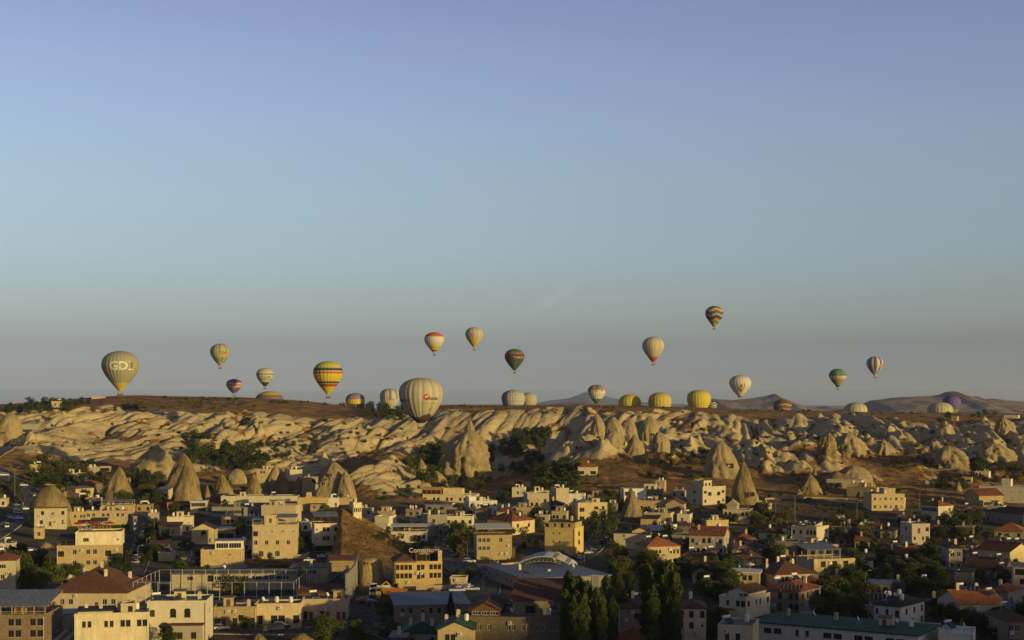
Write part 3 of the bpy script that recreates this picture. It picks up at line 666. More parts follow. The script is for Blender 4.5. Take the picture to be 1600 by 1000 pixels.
def fit_on(root, rz, x0, x1, y0, y1, tokens, rr, face_deg=0.0):
    n = len(tokens)
    for i, c in enumerate(tokens):
        nm, me = FIT[c]; x = x0 + (x1 - x0) * ((i + .5) / n + rr.uniform(-.12, .12) / n * 2); x = min(max(x, x0 + .6), x1 - .6)
        y = y0 + (y1 - y0) * rr.uniform(.2, .75)
        o = link(nm, me, root, (x, y, rz(x, y))); o.rotation_euler = (0, 0, math.radians(face_deg) if c in 'sd' else rr.uniform(-.1, .1))
def canopy(root, x0, x1, y0, y1, z, h, m, posts=WOOD, rail=True, rr=R, tilt=.12, seats=True):
    mb = MB(); zt = z + h
    mb.face([(x0-.3,y0-.4,zt),(x1+.3,y0-.4,zt),(x1+.3,y1,zt+tilt*(y1-y0)),(x0-.3,y1,zt+tilt*(y1-y0))], m)
    mb.face([(x0-.3,y1,zt-.12+tilt*(y1-y0)),(x1+.3,y1,zt-.12+tilt*(y1-y0)),(x1+.3,y0-.4,zt-.12),(x0-.3,y0-.4,zt-.12)], m)
    mb.face([(x0-.3,y0-.4,zt-.12),(x1+.3,y0-.4,zt-.12),(x1+.3,y0-.4,zt),(x0-.3,y0-.4,zt)], m)
    for x, s in ((x0-.3, 1), (x1+.3, 0)):
        f = [(x,y0-.4,zt-.12),(x,y1,zt-.12+tilt*(y1-y0)),(x,y1,zt+tilt*(y1-y0)),(x,y0-.4,zt)]; mb.face(f[::-1] if s else f, m)
    mb.obj('canopy_roof', root)
    n = max(2, int((x1 - x0) / 2.6) + 1); pm = MB()
    for i in range(n):
        x = x0 + .1 + (x1 - x0 - .2) * i / (n - 1)
        pm.box(x-.08,x+.08,y0,y0+.16,z,zt-.12,posts); pm.box(x-.08,x+.08,y1-.3,y1-.14,z,zt-.13+tilt*(y1-y0-.3),posts)
    if rail:
        pm.box(x0,x1,y0+.02,y0+.1,z+.95,z+1.05,posts); pm.box(x0,x1,y0+.03,y0+.09,z+.5,z+.56,posts)
    pm.obj('canopy_frame', root)
    if seats:
        k = int((x1 - x0) / 3)
        for i in range(k): link('table_set', FIT['T'][1], root, (x0 + (x1-x0)*(i+.5)/k, (y0+y1)/2 + rr.uniform(-.4,.4), z + .05))

BLD = []; ORD = [0]
def building(name, label, cat, px0, pxc, px1, pyb, pyt, wall, roof, front, side='', fit='', L=11.0, ups=(), cans=(), fr=None, dmin=300, D=None, short=None, below=3.0, fitdeg=None, pos=None, backface=True, group=None, zoff=0.0):
    ORD[0] += 1; rr = random.Random(1000 + ORD[0]); fr = fr or (FRW if rr.random() < .28 else FRB)
    if pos is None:
        pm_ = pxc
        D = D or hit(pm_, pyb, dmin); s = D / F; al = math.atan((pm_ - 800) / F)
        wl, wr = (pxc - px0) * s, (px1 - pxc) * s
        if wl >= wr: th = math.asin(min(.75, max(.03, wr / L))); W = wl / math.cos(th); vis = 'right'; rot = -th - al; loc_corner = (W/2, 0)
        else: th = math.asin(min(.75, max(.03, wl / L))); W = wr / math.cos(th); vis = 'left'; rot = th - al; loc_corner = (-W/2, 0)
        H = (pyb - pyt) * s; zg = HZ; z = -(pyb - HZ) * s + zoff
        corner = Vector(((pm_ - 800) * s, D, z))
        loc = corner - (Matrix.Rotation(rot, 3, 'Z') @ Vector((loc_corner[0], 0, 0)))
    else:
        loc, rot, W, L, H, vis = pos; loc = Vector(loc); D = loc.y; z = loc.z
    root = empty(name, loc, rot); tag(root, label, cat, group)
    small = D > 560
    pats = {'front': front, vis: side}
    other = 'left' if vis == 'right' else 'right'
    if backface and front:
        nr = front.count('/') + 1; pats[other] = side or '/'.join(['.w.'] * nr); pats['back'] = '/'.join(['w.w'] * nr)
    rz = block(root, -W/2, W/2, 0, L, 0, H, pats, wall, roof, fr, small, below=below)
    if roof[0] == 'flat' and front and cat not in ('shed', 'hut', 'garage', 'barn', 'tower'):
        if not ups and W > 7 and L > 7 and rr.random() < .6:
            a0 = rr.uniform(-W/2 + .8, W/2 - 4); b0 = rr.uniform(1.5, L - 4.2); block(root, a0, a0 + rr.uniform(2.4, 3.2), b0, b0 + 2.8, H + .07, 2.2, {'front': 'd'}, wall, ('slab', ROOFF), fr, small, name='stair_head', below=0)
        if not cans and not any(q in fit for q in 'Tu'): fit = fit + ''.join(rr.choice('cctsdT') for _ in range(rr.randint(1, 3)))
    if pos is None and front and D < 800 and H > 4.5 and W > 8 and rr.random() < .4 and cat == 'house':
        fr0 = rr.choice([0, .45]); hh = H * rr.uniform(.42, .55); block(root, -W/2 + W*fr0 + .05, -W/2 + W*(fr0 + .5), -rr.uniform(2.6, 4.2), -.01, 0, hh, {'front': rr.choice(['w.d', 'ww', 'dw', 'S', '.w.'])}, rr.choice([wall, wall, PALE, SAND]), rr.choice([('flat', ROOFF), ('flat', ROOFF), ('slab', TILEB)]), fr, small, name='annex', below=below)
    for u in ups:                               # (x0f, x1f, y0f, y1f, height_px, wall, roof, front, side)
        fx0, fx1, fy0, fy1, hp, uw, ur, uf, us = u
        a0, a1, b0, b1 = -W/2 + W*fx0, -W/2 + W*fx1, L*fy0, L*fy1; h = hp * D / F
        a0 += .003 + (.25 if fx0 > 0 else 0); b0 += .26 if fy0 == 0 and ur is not None else .3; 
        rz2 = block(root, a0, a1 - .05, b0, b1 - .05, H + .07, h, {'front': uf, vis: us}, uw, ur, fr, small, name='upper_storey', below=.0)
        if len(fit) and fit[0] == '^': fit_on(root, rz2, a0, a1, b0, b1, fit[1:2], rr, -math.degrees(rot) + 40); fit = fit[2:]
    for c in cans:                              # (x0f, x1f, y0f, y1f, height_px, material, posts)
        a0, a1, b0, b1 = -W/2 + W*c[0], -W/2 + W*c[1], L*c[2], L*c[3]
        canopy(root, a0, a1, b0 + .3, b1, H + .07, c[4] * D / F, c[5], c[6], rr=rr)
    if fit: fit_on(root, rz, -W/2 + .8, W/2 - .8, .8, L - .8, fit, rr, (-math.degrees(rot) + 35) if fitdeg is None else fitdeg)
    if D < 640 and front:
        for q in range(rr.randint(0, 3)):
            link('air_conditioner', FIT['k'][1], root, (rr.uniform(-W/2+.8, W/2-.8), -.22, H * rr.choice([.28, .62, .9]) - .4))
        if rr.random() < .7:
            mb = MB(); xp = rr.choice([-1, 1]) * (W/2 - .25); mb.tube((xp, -.12, -2), (xp, -.12, H), .06, .06, rr.choice([FRB, STEEL, TANKM]), 5); mb.obj('downpipe', root)
    BLD.append(dict(root=root, W=W, L=L, H=H, D=D, px0=px0, px1=px1, pyb=pyb, pyt=pyt, rot=rot, z=z))
    return root, W, L, H
# ---------------------------------------------------------------- the town, roughly from the far slope to the near streets
fl = ('flat', ROOFF); flg = ('flat', ROOFG, .3)
B = building
# --- far, upper slope and plateau
B('farmhouse', 'small cream flat-roofed farmhouse among the trees on the left skyline', 'house', 81, 96, 99, 636, 627.5, CREAM, fl, '.w..', D=1215, L=9)
B('shed', 'low cream shed on the plateau edge left of the letter balloon', 'shed', 144, 164, 166, 625.5, 620.5, CREAM, fl, '.', D=1290, L=8)
B('barn', 'long low whitish barn on the right skyline above the gullies', 'barn', 1570, 1591, 1593, 654, 649.5, WHITE, fl, '...', D=1235, L=7)
B('hut', 'tiny yellow hut at the rim beside a dark bush', 'hut', 1487, 1496, 1498, 656, 651.5, YELL, fl, 'd', D=1200, L=6)
B('cottage', 'small yellow cottage half hidden by trees at the foot of the pale tuff hill', 'house', 47, 64, 66, 739, 727, YELL, fl, '.w.d', L=7)
B('house', 'plain pale flat house among dark trees right of the curving road', 'house', 106, 133, 134, 753, 740, PALE, flg, '.', L=10)
B('house', 'small stone house with a dark doorway right of the plain pale house', 'house', 136, 154, 156, 744, 731, SAND, fl, 'w.d', L=8, fit='c')
B('shelter', 'open-fronted cream shelter below the white tuff slope', 'shed', 156, 172, 174, 737, 730, CREAM, fl, 'S', L=6)
B('hut', 'low cream hut at the foot of the big white tuff cone', 'hut', 200, 219, 221, 743, 736, CREAM, fl, '.o.', L=6)
B('house', 'old stone house under a faded red hip roof left of the second rock cone', 'house', 120, 147, 160, 771, 757, DSTONE, ('hip', TILE, .45), '.w.', '..', L=9, fit='c')
B('house', 'low stone house with lean-to roof below the faded red roof', 'house', 104, 118, 146, 779, 764, SAND, ('shed', ROOFF, .8), '.w..', '.', L=8)
B('shop_hall', 'long hall with a glazed veranda under a light grey roof', 'hall', 160, 207, 212, 803, 790, CREAM, ('flat', ROOFG, .3), '.....', L=10, cans=((0, 1, 0, .7, 6, ROOFG, CREAM),))
B('house', 'cream house with steep grey roof in front of the twin rock cones', 'house', 245, 262, 270, 781, 766, CREAM, ('shed', ROOFG, 1.2), '.w.w', '.', L=9)
B('house', 'cream house beside the twin cones with one dark arched door', 'house', 232, 247, 249, 815, 803, SAND, fl, '.d', L=8, fit='t')
B('cave_hotel', 'cream two-storey cave hotel squeezed left of the split rock cones', 'hotel', 401, 420, 424, 757, 734, CREAM, fl, '.ww./.o../....', L=9, fit='cc')
B('cave_hotel', 'cream block with blank wall between the tall cone and the cliff', 'house', 446, 453, 472, 752, 735, PALE, fl, '....', '.', L=9, fit='k')
B('cave_hotel', 'cream house with two dark holes right of the white rock fin', 'house', 472, 494, 497, 772, 747, CREAM, fl, '.oA/.../..', L=8)
B('house', 'square sand-coloured house built against the cave cliff', 'house', 493, 521, 524, 779, 758, SAND, fl, '..no/...d', L=8, fit='T')
B('restaurant', 'low orange-fronted restaurant under the largest twin cone', 'restaurant', 262, 300, 302, 797, 785, ORWOOD, ('slab', TILEB), 'gSg', L=8)
B('restaurant', 'small terrace building with white-edged canopy right of the orange-fronted restaurant', 'restaurant', 298, 322, 325, 802, 784, CREAM, ('slab', TANKM), 'g/.S', L=9)
B('terrace_wall', 'long plain cream terrace building with blank walls above the greenhouse front', 'building', 347, 466, 469, 784, 776, PALE, fl, '......', '......', L=12)
B('greenhouse', 'low building with two long bands of white-framed windows', 'building', 332, 380, 382, 806, 793, GREYW, flg, 'gg', L=9, fr=FRW)
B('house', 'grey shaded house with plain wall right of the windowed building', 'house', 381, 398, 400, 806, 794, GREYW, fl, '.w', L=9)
B('house', 'flat-topped cream house in front of the split cones with people on its roof', 'house', 409, 466, 471, 808, 791, CREAM, fl, '....', '.', L=12, fit='TuT')
B('tower_house', 'stone house with a small square tower and dark red door', 'house', 465, 511, 513, 797, 778.5, GOLD, fl, '...d...', L=9, ups=((.28, .46, .1, .6, 7, GOLD, fl, 'o', ''),), fit='TTTT')
B('house', 'white low house with one door at the top of the brown grass hill', 'house', 511, 528, 530, 792, 779, WHITE, fl, '..d', L=8)
B('wall_house', 'low sand house ending the row above the brown grass hill', 'house', 529, 549, 551, 788, 780, SAND, fl, '..', L=7)
B('hotel', 'small crenellated cream house with a row of tall windows above the grass slope', 'house', 546, 552, 565, 806, 787, PALE, fl, 'wwww', 'w', L=8, fit='cc')
B('hotel', 'long terraced hotel with an orange colonnade on its top floor', 'hotel', 660, 744, 749, 786, 774, CREAM, fl, 'w.ww.aw.ww.w', L=12, ups=((-.04, .33, .25, 1, 10, ORWOOD, ('slab', CREAM), 'SSSS', ''), (.35, .72, .3, 1, 8, CREAM, ('flat', BITU), '....', '')), fit='cc')
B('apartment', 'white modern block with tall slit windows below the orange colonnade', 'apartment block', 725, 733, 777, 806, 784, WHITE, fl, 'n.n.ww.n/n.n.ww.n', 'w/w', L=10, ups=((.02, .3, .2, .9, 6, WHITE, fl, '', ''), (.4, .55, .2, .9, 5, WHITE, fl, '', '')), fit='ct')
B('house', 'grey low house left of the white modern block', 'house', 665, 706, 709, 806, 790, GREYW, ('slab', ROOFG), 'W.W./....', L=9)
B('villa', 'red-roofed villa with a columned veranda alone in the green valley', 'villa', 903, 932, 934, 742, 730, PALE, ('hip', TILEO, .4), 'S.S', L=10, fit='c')
B('house', 'cream upper house with a small orange roof above the double-window house', 'house', 828, 835, 858, 784, 768, CREAM, fl, '...', '..', L=10, fit='cct')
B('house', 'stone house with paired brown windows behind the dark-roofed house', 'house', 818, 824, 858, 792, 772, SAND, fl, 'W.w', '.', L=10, D=690)
B('house', 'cubic house half cream and half grey with a stained front', 'house', 861, 869, 889, 792, 764, PALE, fl, '../..', 'w/w', L=10, fit='s')
B('house', 'white flat house with blue panels on its roof beside the cubic house', 'house', 889, 912, 915, 789, 773, WHITE, fl, '.w..', L=9, fit='st')
B('house', 'cream house with dark hip roof and balcony openings in the upper town centre', 'house', 829, 880, 882, 806, 789, CREAM, ('hip', TILED, .4), 'b.bb./.....', L=11, fit='cc')
B('house', 'low cream house left of the dark hip roof', 'house', 806, 830, 832, 812, 794, SAND, fl, 'o.w', L=9)
B('apartment', 'cream apartment house with white balconies and a grey awning', 'apartment block', 893, 903, 949, 814, 787, CREAM, fl, 'b.Ww/b..W', 'w/w', L=11, cans=((.05, .55, 0, .5, 4, ROOFG, CREAM),), fit='sctc')
B('house', 'bright white house left of the rock pyramid with an open terrace', 'house', 969, 975, 1010, 786, 764, WHITE, ('slab', CANVAS), 'S./..', '.', L=12)
B('house', 'grey-white modern house with large windows right of the rock pyramid', 'house', 1005, 1034, 1037, 781, 766, GREYW, fl, 'W.WW', L=9, ups=((0, .65, .2, .9, 7, PALE, fl, 'ww', ''),), fit='k')
B('tower_house', 'cream tower-like house with a narrow top beside the modern house', 'house', 1024, 1038, 1041, 768, 752, CREAM, fl, 'n./..', L=7)
B('house', 'golden house with arched windows below the rock pyramid', 'house', 998, 1044, 1048, 802, 784, GOLD, fl, 'n.n.aaa', L=10, fit='cs')
B('house', 'house with twin purple-brown gables in front of the golden arched house', 'house', 1040, 1068, 1072, 803, 788, SAND, ('gy', TILEB, .5), '.w.', L=9)
B('mansion', 'ornate cream mansion with stepped balconies and a tall centre bay', 'mansion', 1072, 1098, 1134, 790, 762, CREAM, fl, 'Wb.bW/w..bw', 'W/w', L=12, ups=((.12, .48, .1, .8, 9, CREAM, fl, 'ww', ''), ), fit='cT')
B('house', 'house with a small stone dome beside a plain golden front', 'house', 1130, 1171, 1176, 819, 798, GOLD, fl, 'ww..ww/....', 'w/.', L=11, ups=((.1, .5, .2, .9, 7, SAND, ('hip', SAND, .9), '', ''),), fit='T')
B('house', 'low yellow house in front of the plain golden front', 'house', 1096, 1104, 1138, 829, 814, YELL, fl, '.w.', '', L=9, fit='t')
B('cave_hotel', 'arcaded cave hotel with tall dark arches under the pale mound', 'hotel', 1293, 1346, 1350, 766, 751, GOLD, ('slab', PALE), 'AA.ww', L=11)
B('cave_hotel', 'upper terrace of cave rooms with two arched doors above the arcade', 'hotel', 1303, 1345, 1348, 752, 742, PALE, fl, '...aa', L=8)
B('cave_hotel', 'small stone row with dark doors at the foot of the pale mound', 'hotel', 1325, 1362, 1364, 772, 757, SAND, fl, 'ow.aa', L=8)
B('house', 'low golden house with a brown gate beside the arcaded hotel', 'house', 1324, 1370, 1378, 776, 763, GOLD, fl, '.Do.', '.', L=8)
B('hotel', 'square golden hotel with two rows of paired white windows', 'hotel', 1349, 1362, 1412, 798, 773, GOLD, fl, 'wnwnwn/wnwnwn', './.', L=14, ups=((.42, .78, .2, .8, 8, GOLD, fl, '', ''),), fit='st', fr=FRW)
B('house', 'cream side wing with an open porch at the end of the square golden hotel', 'house', 1405, 1412, 1415, 796, 780, PALE, fl, 'b', L=9)
B('villa', 'red-roofed villa with two chimneys and a glazed upper floor', 'villa', 1440, 1466, 1489, 815, 791, CREAM, ('hip', TILE, .45), 'gg/.W.', '.w/..', L=10, fit='cc')
B('house', 'yellow house under a wide red roof with a dark left gable', 'house', 1508, 1530, 1566, 790, 775, YELL, ('gx', TILE, .45), '.w.w.', '', L=14)
B('hotel', 'long white hotel with two rows of tiny square windows and a roof tower', 'hotel', 1535, 1645, 1650, 789, 763, PALE, fl, 'oooooo.o/oooooo.o', L=14, ups=((.3, .43, .1, .6, 11, PALE, fl, 'o', ''),), fit='ss')
B('hut', 'small cream hut with two dark windows near the miniature rock cone', 'hut', 1503, 1518, 1520, 755, 747, CREAM, fl, 'WW', L=7)
B('house', 'low white house with a row of dark openings near the right edge', 'house', 1524, 1545, 1548, 745, 738, PALE, fl, 'ww.o', L=7)
# --- middle left
B('house', 'cream cottage with square windows right of the cone house', 'house', 110, 135, 138, 822, 801, SAND, fl, '.w.ww/.....', L=9)
B('house', 'wide cream house with paired windows behind the red-parasol terrace', 'house', 136, 196, 200, 820, 799, CREAM, fl, 'ww.ww.ww/........', L=10, fit='tc')
B('arch_tower', 'slim grey tower with an arched top beside the long parking street', 'tower', 203, 208, 214, 832, 808, DSTONE, fl, 'a/.', '.', L=5)
B('garden_house', 'low stone garden house with a bright arched doorway below the cone house', 'house', 54, 68, 70, 842, 826, SAND, fl, 'a', L=6)
r6 = B('stone_hotel', 'big stone hotel with stepped cream upper floor and red roof terrace', 'hotel', 93, 186, 192, 902, 853, SAND, fl, 'b.w.ww.b./..w.ww.../...Aw.A..', 'w/w/w', L=16,
  ups=((.28, 1.04, .05, .8, 20, PALE, fl, '.W....o', 'd'),), cans=((.0, .27, .1, .8, 9, BITU, WOOD),), fit='TT')
B('house', 'cream house at the left frame edge with a red roof behind tree crowns', 'house', -14, 24, 31, 925, 876, PALE, ('hip', TILE, .4), '.W./.w./...', 'w/w/.', L=12, fit='s')
B('house', 'low house with flower boxes right of the long parking street', 'house', 234, 262, 265, 868, 855, DSTONE, fl, '.o.', L=7, cans=((0, 1, 0, .8, 6, TILEB, WOOD),))
B('house', 'cream rounded garden room right of the flower-box house', 'house', 248, 272, 274, 877, 864, CREAM, fl, '.', L=6)
B('house', 'tan house with red-brown roof beside the parked cars uphill', 'house', 249, 282, 285, 838, 822, SAND, ('shed', TILEB, 1.0), 'o.w.', L=9)
B('house', 'white house with dark arched porch above the chalet', 'house', 262, 300, 303, 829, 808, PALE, flg, 'A.o.', L=9, fit='ts')
B('chalet', 'gabled cream chalet with a half-round attic window', 'house', 300, 336, 340, 850, 827, CREAM, ('gy', TILED, .45), '.A./..w', L=10)
B('pergola_house', 'house with grey sagging pergola roofs right of the gabled chalet', 'house', 336, 366, 369, 842, 826, GREYW, ('slab', ROOFG), 'SS', L=9)
B('terrace_house', 'white glazed terrace on top of a bare cement house', 'house', 315, 378, 382, 886, 860, SAND, fl, '...o./.....', './.', L=11, ups=((.32, 1.0, .1, .8, 14, WHITE, ('slab', ROOFG), 'gg', ''),), fit='')
B('timber_balcony_house', 'house with brown timber balconies left of the bare cement house', 'house', 304, 330, 332, 882, 860, ORWOOD, ('slab', TILEB), 'S/S', L=9, fit='u')
B('hotel', 'large cream hotel with open arched ground floor and a roof pergola', 'hotel', 395, 464, 467, 873, 821, CREAM, fl, 'b..o.o.o/w.w.w.w./.A.oA...', './w/.', L=15,
  cans=((.55, .98, .1, .6, 12, ROOFG, CREAM), (0, .22, .1, .6, 9, ROOFG, CREAM)), ups=((.25, .53, .1, .6, 14, CREAM, fl, '.a.', ''),), fr=FRW)
B('house', 'tall cream wall of a house behind the large hotel pergola', 'house', 411, 462, 471, 816, 791, GOLD, fl, '.....', '.', L=10, D=640)
B('hotel', 'narrow pale hotel tower with a dark roof-terrace bar', 'hotel', 487, 491, 528, 862, 820, PALE, fl, 'o.ww.w/o.ww.w/S', './.', L=13, cans=((0, 1, .05, .8, 13, ROOFG, WOOD),))
B('house', 'low house under a red roof strip right of the school', 'house', 512, 556, 560, 893, 876, SAND, ('shed', TILE, .9), '...d.', L=9)
B('house', 'cream house with a rounded tower and grey canopy above the parking street', 'house', 564, 606, 623, 843, 819, PALE, fl, '.www../......', '', L=12, D=632, ups=((.45, 1.0, .1, .8, 10, PALE, fl, '', ''),), cans=((0, .42, .1, .8, 7, ROOFB, WOOD),), fit='s')
B('guest_house', 'white guest house with a long grey awning over its roof terrace', 'hotel', 611, 666, 668, 857, 832, PALE, fl, 'w.w.o.dw/........', '', L=12, D=602, cans=((0, 1, .05, .6, 9, CANVAS, WOOD),), fr=FRW)
r13 = B('sign_hotel', 'golden stone hotel with red roofs and a big rooftop sign', 'hotel', 612, 617, 691, 920, 880, GOLD, fl, 'wwww.bw.www/wwww.bw.www/...........', './.', L=13,
  ups=((.0, .43, .0, 1, .3, GOLD, ('hip', TILEB, .6), '', ''), (.44, .9, .2, .95, 13, WOOD, ('hip', TILE, .3), 'gg', ''), (.9, 1.0, .0, .95, 16, GOLD, fl, '', '')), fit='')
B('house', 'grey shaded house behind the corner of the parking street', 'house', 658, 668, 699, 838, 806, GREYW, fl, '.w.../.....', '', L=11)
B('house', 'cream house with tall windows left of the big street tree', 'house', 697, 738, 741, 837, 808, PALE, fl, 'w.w.w.w/w......', '', L=11, cans=((0, .5, .1, .7, 7, TILEB, WOOD),), fit='cc')
B('hotel', 'stone hotel with triple brown windows under a white roof canopy', 'hotel', 740, 745, 800, 875, 838, SAND, fl, 'www..w../www...../........', '', L=13, cans=((0, 1.0, .05, .9, 11, CANVAS, WOOD),), fit='')
B('annex', 'dark timber annex with red-brown band beside the triple-window hotel', 'annex', 773, 802, 805, 874, 857, WOOD, ('slab', TILEB), 'g', L=6, D=548)
B('house', 'house with a steep bright red roof behind the white canopy hotel', 'house', 761, 800, 836, 843, 815, CREAM, ('hip', TILE, .5), 'ww.o/w...', 'ww/..', L=14, fit='cct', D=628)
B('apartment', 'blank-walled yellow apartment block with a dark roof terrace', 'apartment block', 851, 898, 912, 867, 827, YELL, fl, '..o.o..../..o.o..../..o.o....', 'b/b/.', L=12, ups=((.08, .98, .1, .9, 10, GOLD, ('slab', BITU), '.n.b.n.', ''),), fit='^ctcc')
B('hall', 'yellow hall with a blank gable and one dark window', 'hall', 959, 1014, 1018, 858, 834, YELL, ('slab', BITU), 'b.o....', '', L=12, ups=((.5, 1.0, .02, .98, 3, YELL, ('gy', BITU, .4), '', ''),))
B('house', 'white house with a shaded front behind the yellow hall', 'house', 1010, 1045, 1058, 848, 823, WHITE, fl, '...o./.....', '', L=10, D=640, fit='c')
B('house', 'small orange house with slanted roof above the yellow hall', 'house', 1001, 1028, 1032, 828, 811, GOLD, ('shed', BITU, 1.0), '..w', '', L=9)
B('house', 'cream house with twin windows at the top of the steep street', 'house', 1006, 1048, 1054, 820, 803, CREAM, fl, '.ww..w', '', L=10, fit='cs')
B('house', 'house under a rust hip roof with clusters of narrow windows', 'house', 992, 1011, 1063, 885, 855, CREAM, ('hip', TILEO, .45), 'nnnn..nnn/......nn.', './.', L=12, fit='sds')
B('house', 'low grey vaulted building right of the rust hip roof', 'building', 1050, 1078, 1082, 852, 838, GREYW, fl, '...', L=10)
B('house', 'house with yellow walls and a broad red gable roof right of centre', 'house', 1077, 1131, 1140, 868, 838, SAND, ('gx', TILE, .45), 'w.aa.w/.ww..w', 'w/w', L=13, fit='ct')
B('house', 'house with a rust-red hip roof above pale terrace rails', 'house', 1140, 1146, 1184, 864, 845, SAND, ('hip', TILE, .5), '.w.w/....', '', L=11, fit='c')
B('house', 'cream flat-roofed house with a row of arched openings', 'house', 1237, 1276, 1295, 854, 825, CREAM, fl, 'w.w.aaa/.......', '..w/...', L=12, ups=((.5, .85, .2, .8, 4, CREAM, ('shed', BITU, 1.2), '', ''),), fit='tsc')
B('house', 'salmon-walled house with three dark openings below the flat-roofed house', 'house', 1248, 1274, 1311, 875, 853, PINK, flg, '..aaa', '', L=12)
B('terrace_restaurant', 'two-level terrace restaurant with a blue-grey roof and wide dark openings', 'restaurant', 1243, 1272, 1335, 900, 876, CREAM, fl, '.S.S.S./.......', '', L=14, cans=((-.1, .7, .1, .9, 16, ROOFB, CREAM),), fit='')
B('house', 'tiny white house with a pale blank front near the curved lamp', 'house', 1345, 1349, 1364, 893, 876, WHITE, ('gx', BITU, .5), '..', '', L=8, fit='t')
B('house', 'house with a small cream gable and two attic windows', 'house', 1130, 1162, 1190, 890, 876, SAND, ('gy', TILEB, .45), '.w.w.', '', L=13, fit='tsc')
B('house', 'house with yellow balconies and white bands left of the big red roof', 'house', 1140, 1187, 1190, 925, 896, YELL, ('slab', WHITE), 'd.ww./b....', '', L=11, fit='du')
B('house', 'large house under the broadest brown-red roof with four chimneys', 'house', 1168, 1212, 1278, 925, 899, CREAM, ('hip', TILEB, .42), '.ww...w.w./..........', '..w./....', L=18, fit='cccscc')
B('villa', 'square stone villa with bright red hip roof and roof turret', 'villa', 1196, 1250, 1282, 957, 925, PATCH, ('hip', TILE, .42), 'a.a.aa/..D.ww', 'aa.w/aaww', L=14, fit='ssc')
B('turret_house', 'small red-roofed turret house rising behind the stone villa', 'house', 1245, 1279, 1283, 930, 911, SAND, ('hip', TILE, .4), 'ww', '', L=7)
B('house', 'red-roofed low houses left of the blue-panel roof', 'house', 1080, 1120, 1125, 905, 893, DSTONE, ('gx', TILEB, .42), '..w.', '', L=12, fit='c')
B('house', 'house with a tiny yellow gable among the dark trees', 'house', 1082, 1100, 1104, 912, 899, YELL, ('gy', TILE, .5), '.w.', '', L=8)
B('house', 'white L-shaped house with a red attic gable', 'house', 1124, 1166, 1204, 968, 936, PALE, fl, '.n.ww/.....', 'w.nn.w/......', L=14, ups=((.1, .9, .2, .95, 6, PALE, ('gy', TILEB, .45), '..ww', ''),), fit='dT')
B('house', 'white house with brown roof beside the tall poplars', 'house', 1062, 1066, 1103, 1003, 951, PALE, ('hip', TILEB, .35), '.w.w/.w.o/....', '', L=12, fit='c')
B('house', 'white house glimpsed between the two groups of poplars', 'house', 966, 1003, 1008, 995, 951, GREYW, ('hip', TILEB, .4), '..W/..W', '', L=12, fit='ccs')
B('house', 'house with only its rust-red roof showing at the bottom edge', 'house', 955, 1012, 1030, 1040, 1001, SAND, ('hip', TILEO, .45), '.w.w', '', L=13, D=338)
# --- right side
B('house', 'grey-pink two-storey house with dark corner window', 'house', 1407, 1425, 1452, 862, 820, mat('pinkish_render', (.40, .33, .26), noise=.15, nscale=.7), fl, '.d.w/n.nw/n.n.', 'W/nnn/nn', L=12)
B('house', 'long low house with a rust tiled roof among dark trees', 'house', 1367, 1388, 1438, 883, 868, PALE, ('gx', TILE, .45), 'w....', '', L=11, fit='csc')
B('house', 'house under a dark grey roof with two pairs of windows', 'house', 1471, 1482, 1503, 892, 857, GREYW, ('hip', TILED, .5), 'ww/ww', 'w/w', L=13, fit='dc')
B('house', 'dark garage block right of the grey roof house', 'garage', 1490, 1520, 1524, 882, 866, DSTONE, fl, 'S', L=9)
B('house', 'house under a wide red roof with roof hatches near the right edge', 'house', 1527, 1578, 1610, 888, 863, CREAM, ('gx', TILE, .4), '......', 'b.w', L=13, fit='ds')
B('house', 'long dark house with maroon roof and blue solar glass', 'house', 1508, 1570, 1582, 905, 890, DSTONE, ('gx', TILEB, .45), '.....', '', L=12, fit='sds')
B('wall_house', 'low white painted building with faded writing on its wall', 'building', 1466, 1520, 1523, 914, 894, GREYW, ('slab', BITU), '......', '', L=10)
B('house', 'brown-balconied house cut by the right frame edge', 'house', 1581, 1584, 1630, 930, 886, GOLD, ('slab', GREYW), 'gg/ww/..', '', L=12, fit='s')
B('house', 'house with a red hip roof and an antenna clump near the right edge', 'house', 1545, 1575, 1596, 950, 926, GREYW, ('hip', TILE, .45), '.w..', 'w.', L=11, fit='c')
B('house', 'house under a bright orange-red roof with rooftop solar heaters', 'house', 1465, 1500, 1566, 975, 946, CREAM, ('gx', TILEO, .42), '..../....', './.', L=14, fit='cscs')
B('stone_villa', 'stone villa with dark red hip roof in the bottom right corner', 'villa', 1540, 1574, 1612, 1012, 971, DSTONE, ('hip', TILEB, .4), 'ww.w/ww.w', 'nn.n/nn.n', L=14, fit='s')
B('house', 'white house with a dark wavy roof and three dishes nearby', 'house', 1366, 1407, 1444, 985, 949, WHITE, ('hip', BITU, .4), 'n.n.b/.a.aa', '.w.w.w/..a.a', L=15, fit='ctt')
B('annex', 'low cream annex left of the dark wavy roof', 'annex', 1344, 1368, 1371, 975, 953, CREAM, fl, '.w.d', L=7)
B('house', 'red-brown patio house with round arches in deep shade', 'house', 1356, 1390, 1393, 930, 913, SAND, ('slab', ROOFG), 'aaa', L=10)
B('house', 'long pale grey house at the right edge above the orange roof', 'house', 1541, 1600, 1640, 826, 804, GREYW, ('hip', TILED, .3), 'n.n...n', '....', L=14)
B('house', 'house with only its orange roof showing between right-edge trees', 'house', 1556, 1600, 1606, 842, 831, CREAM, ('hip', TILEO, .5), 'www', '', L=12)
B('shed', 'low rusty shed near the small gable among right-hand gardens', 'shed', 1358, 1374, 1378, 838, 826, YELL, ('gx', TILE, .5), '.w', '', L=7)
B('shed', 'whitish shed with a chimney in the dark gardens', 'shed', 1344, 1362, 1364, 829, 819, WHITE, fl, '.w', '', L=7, fit='t')
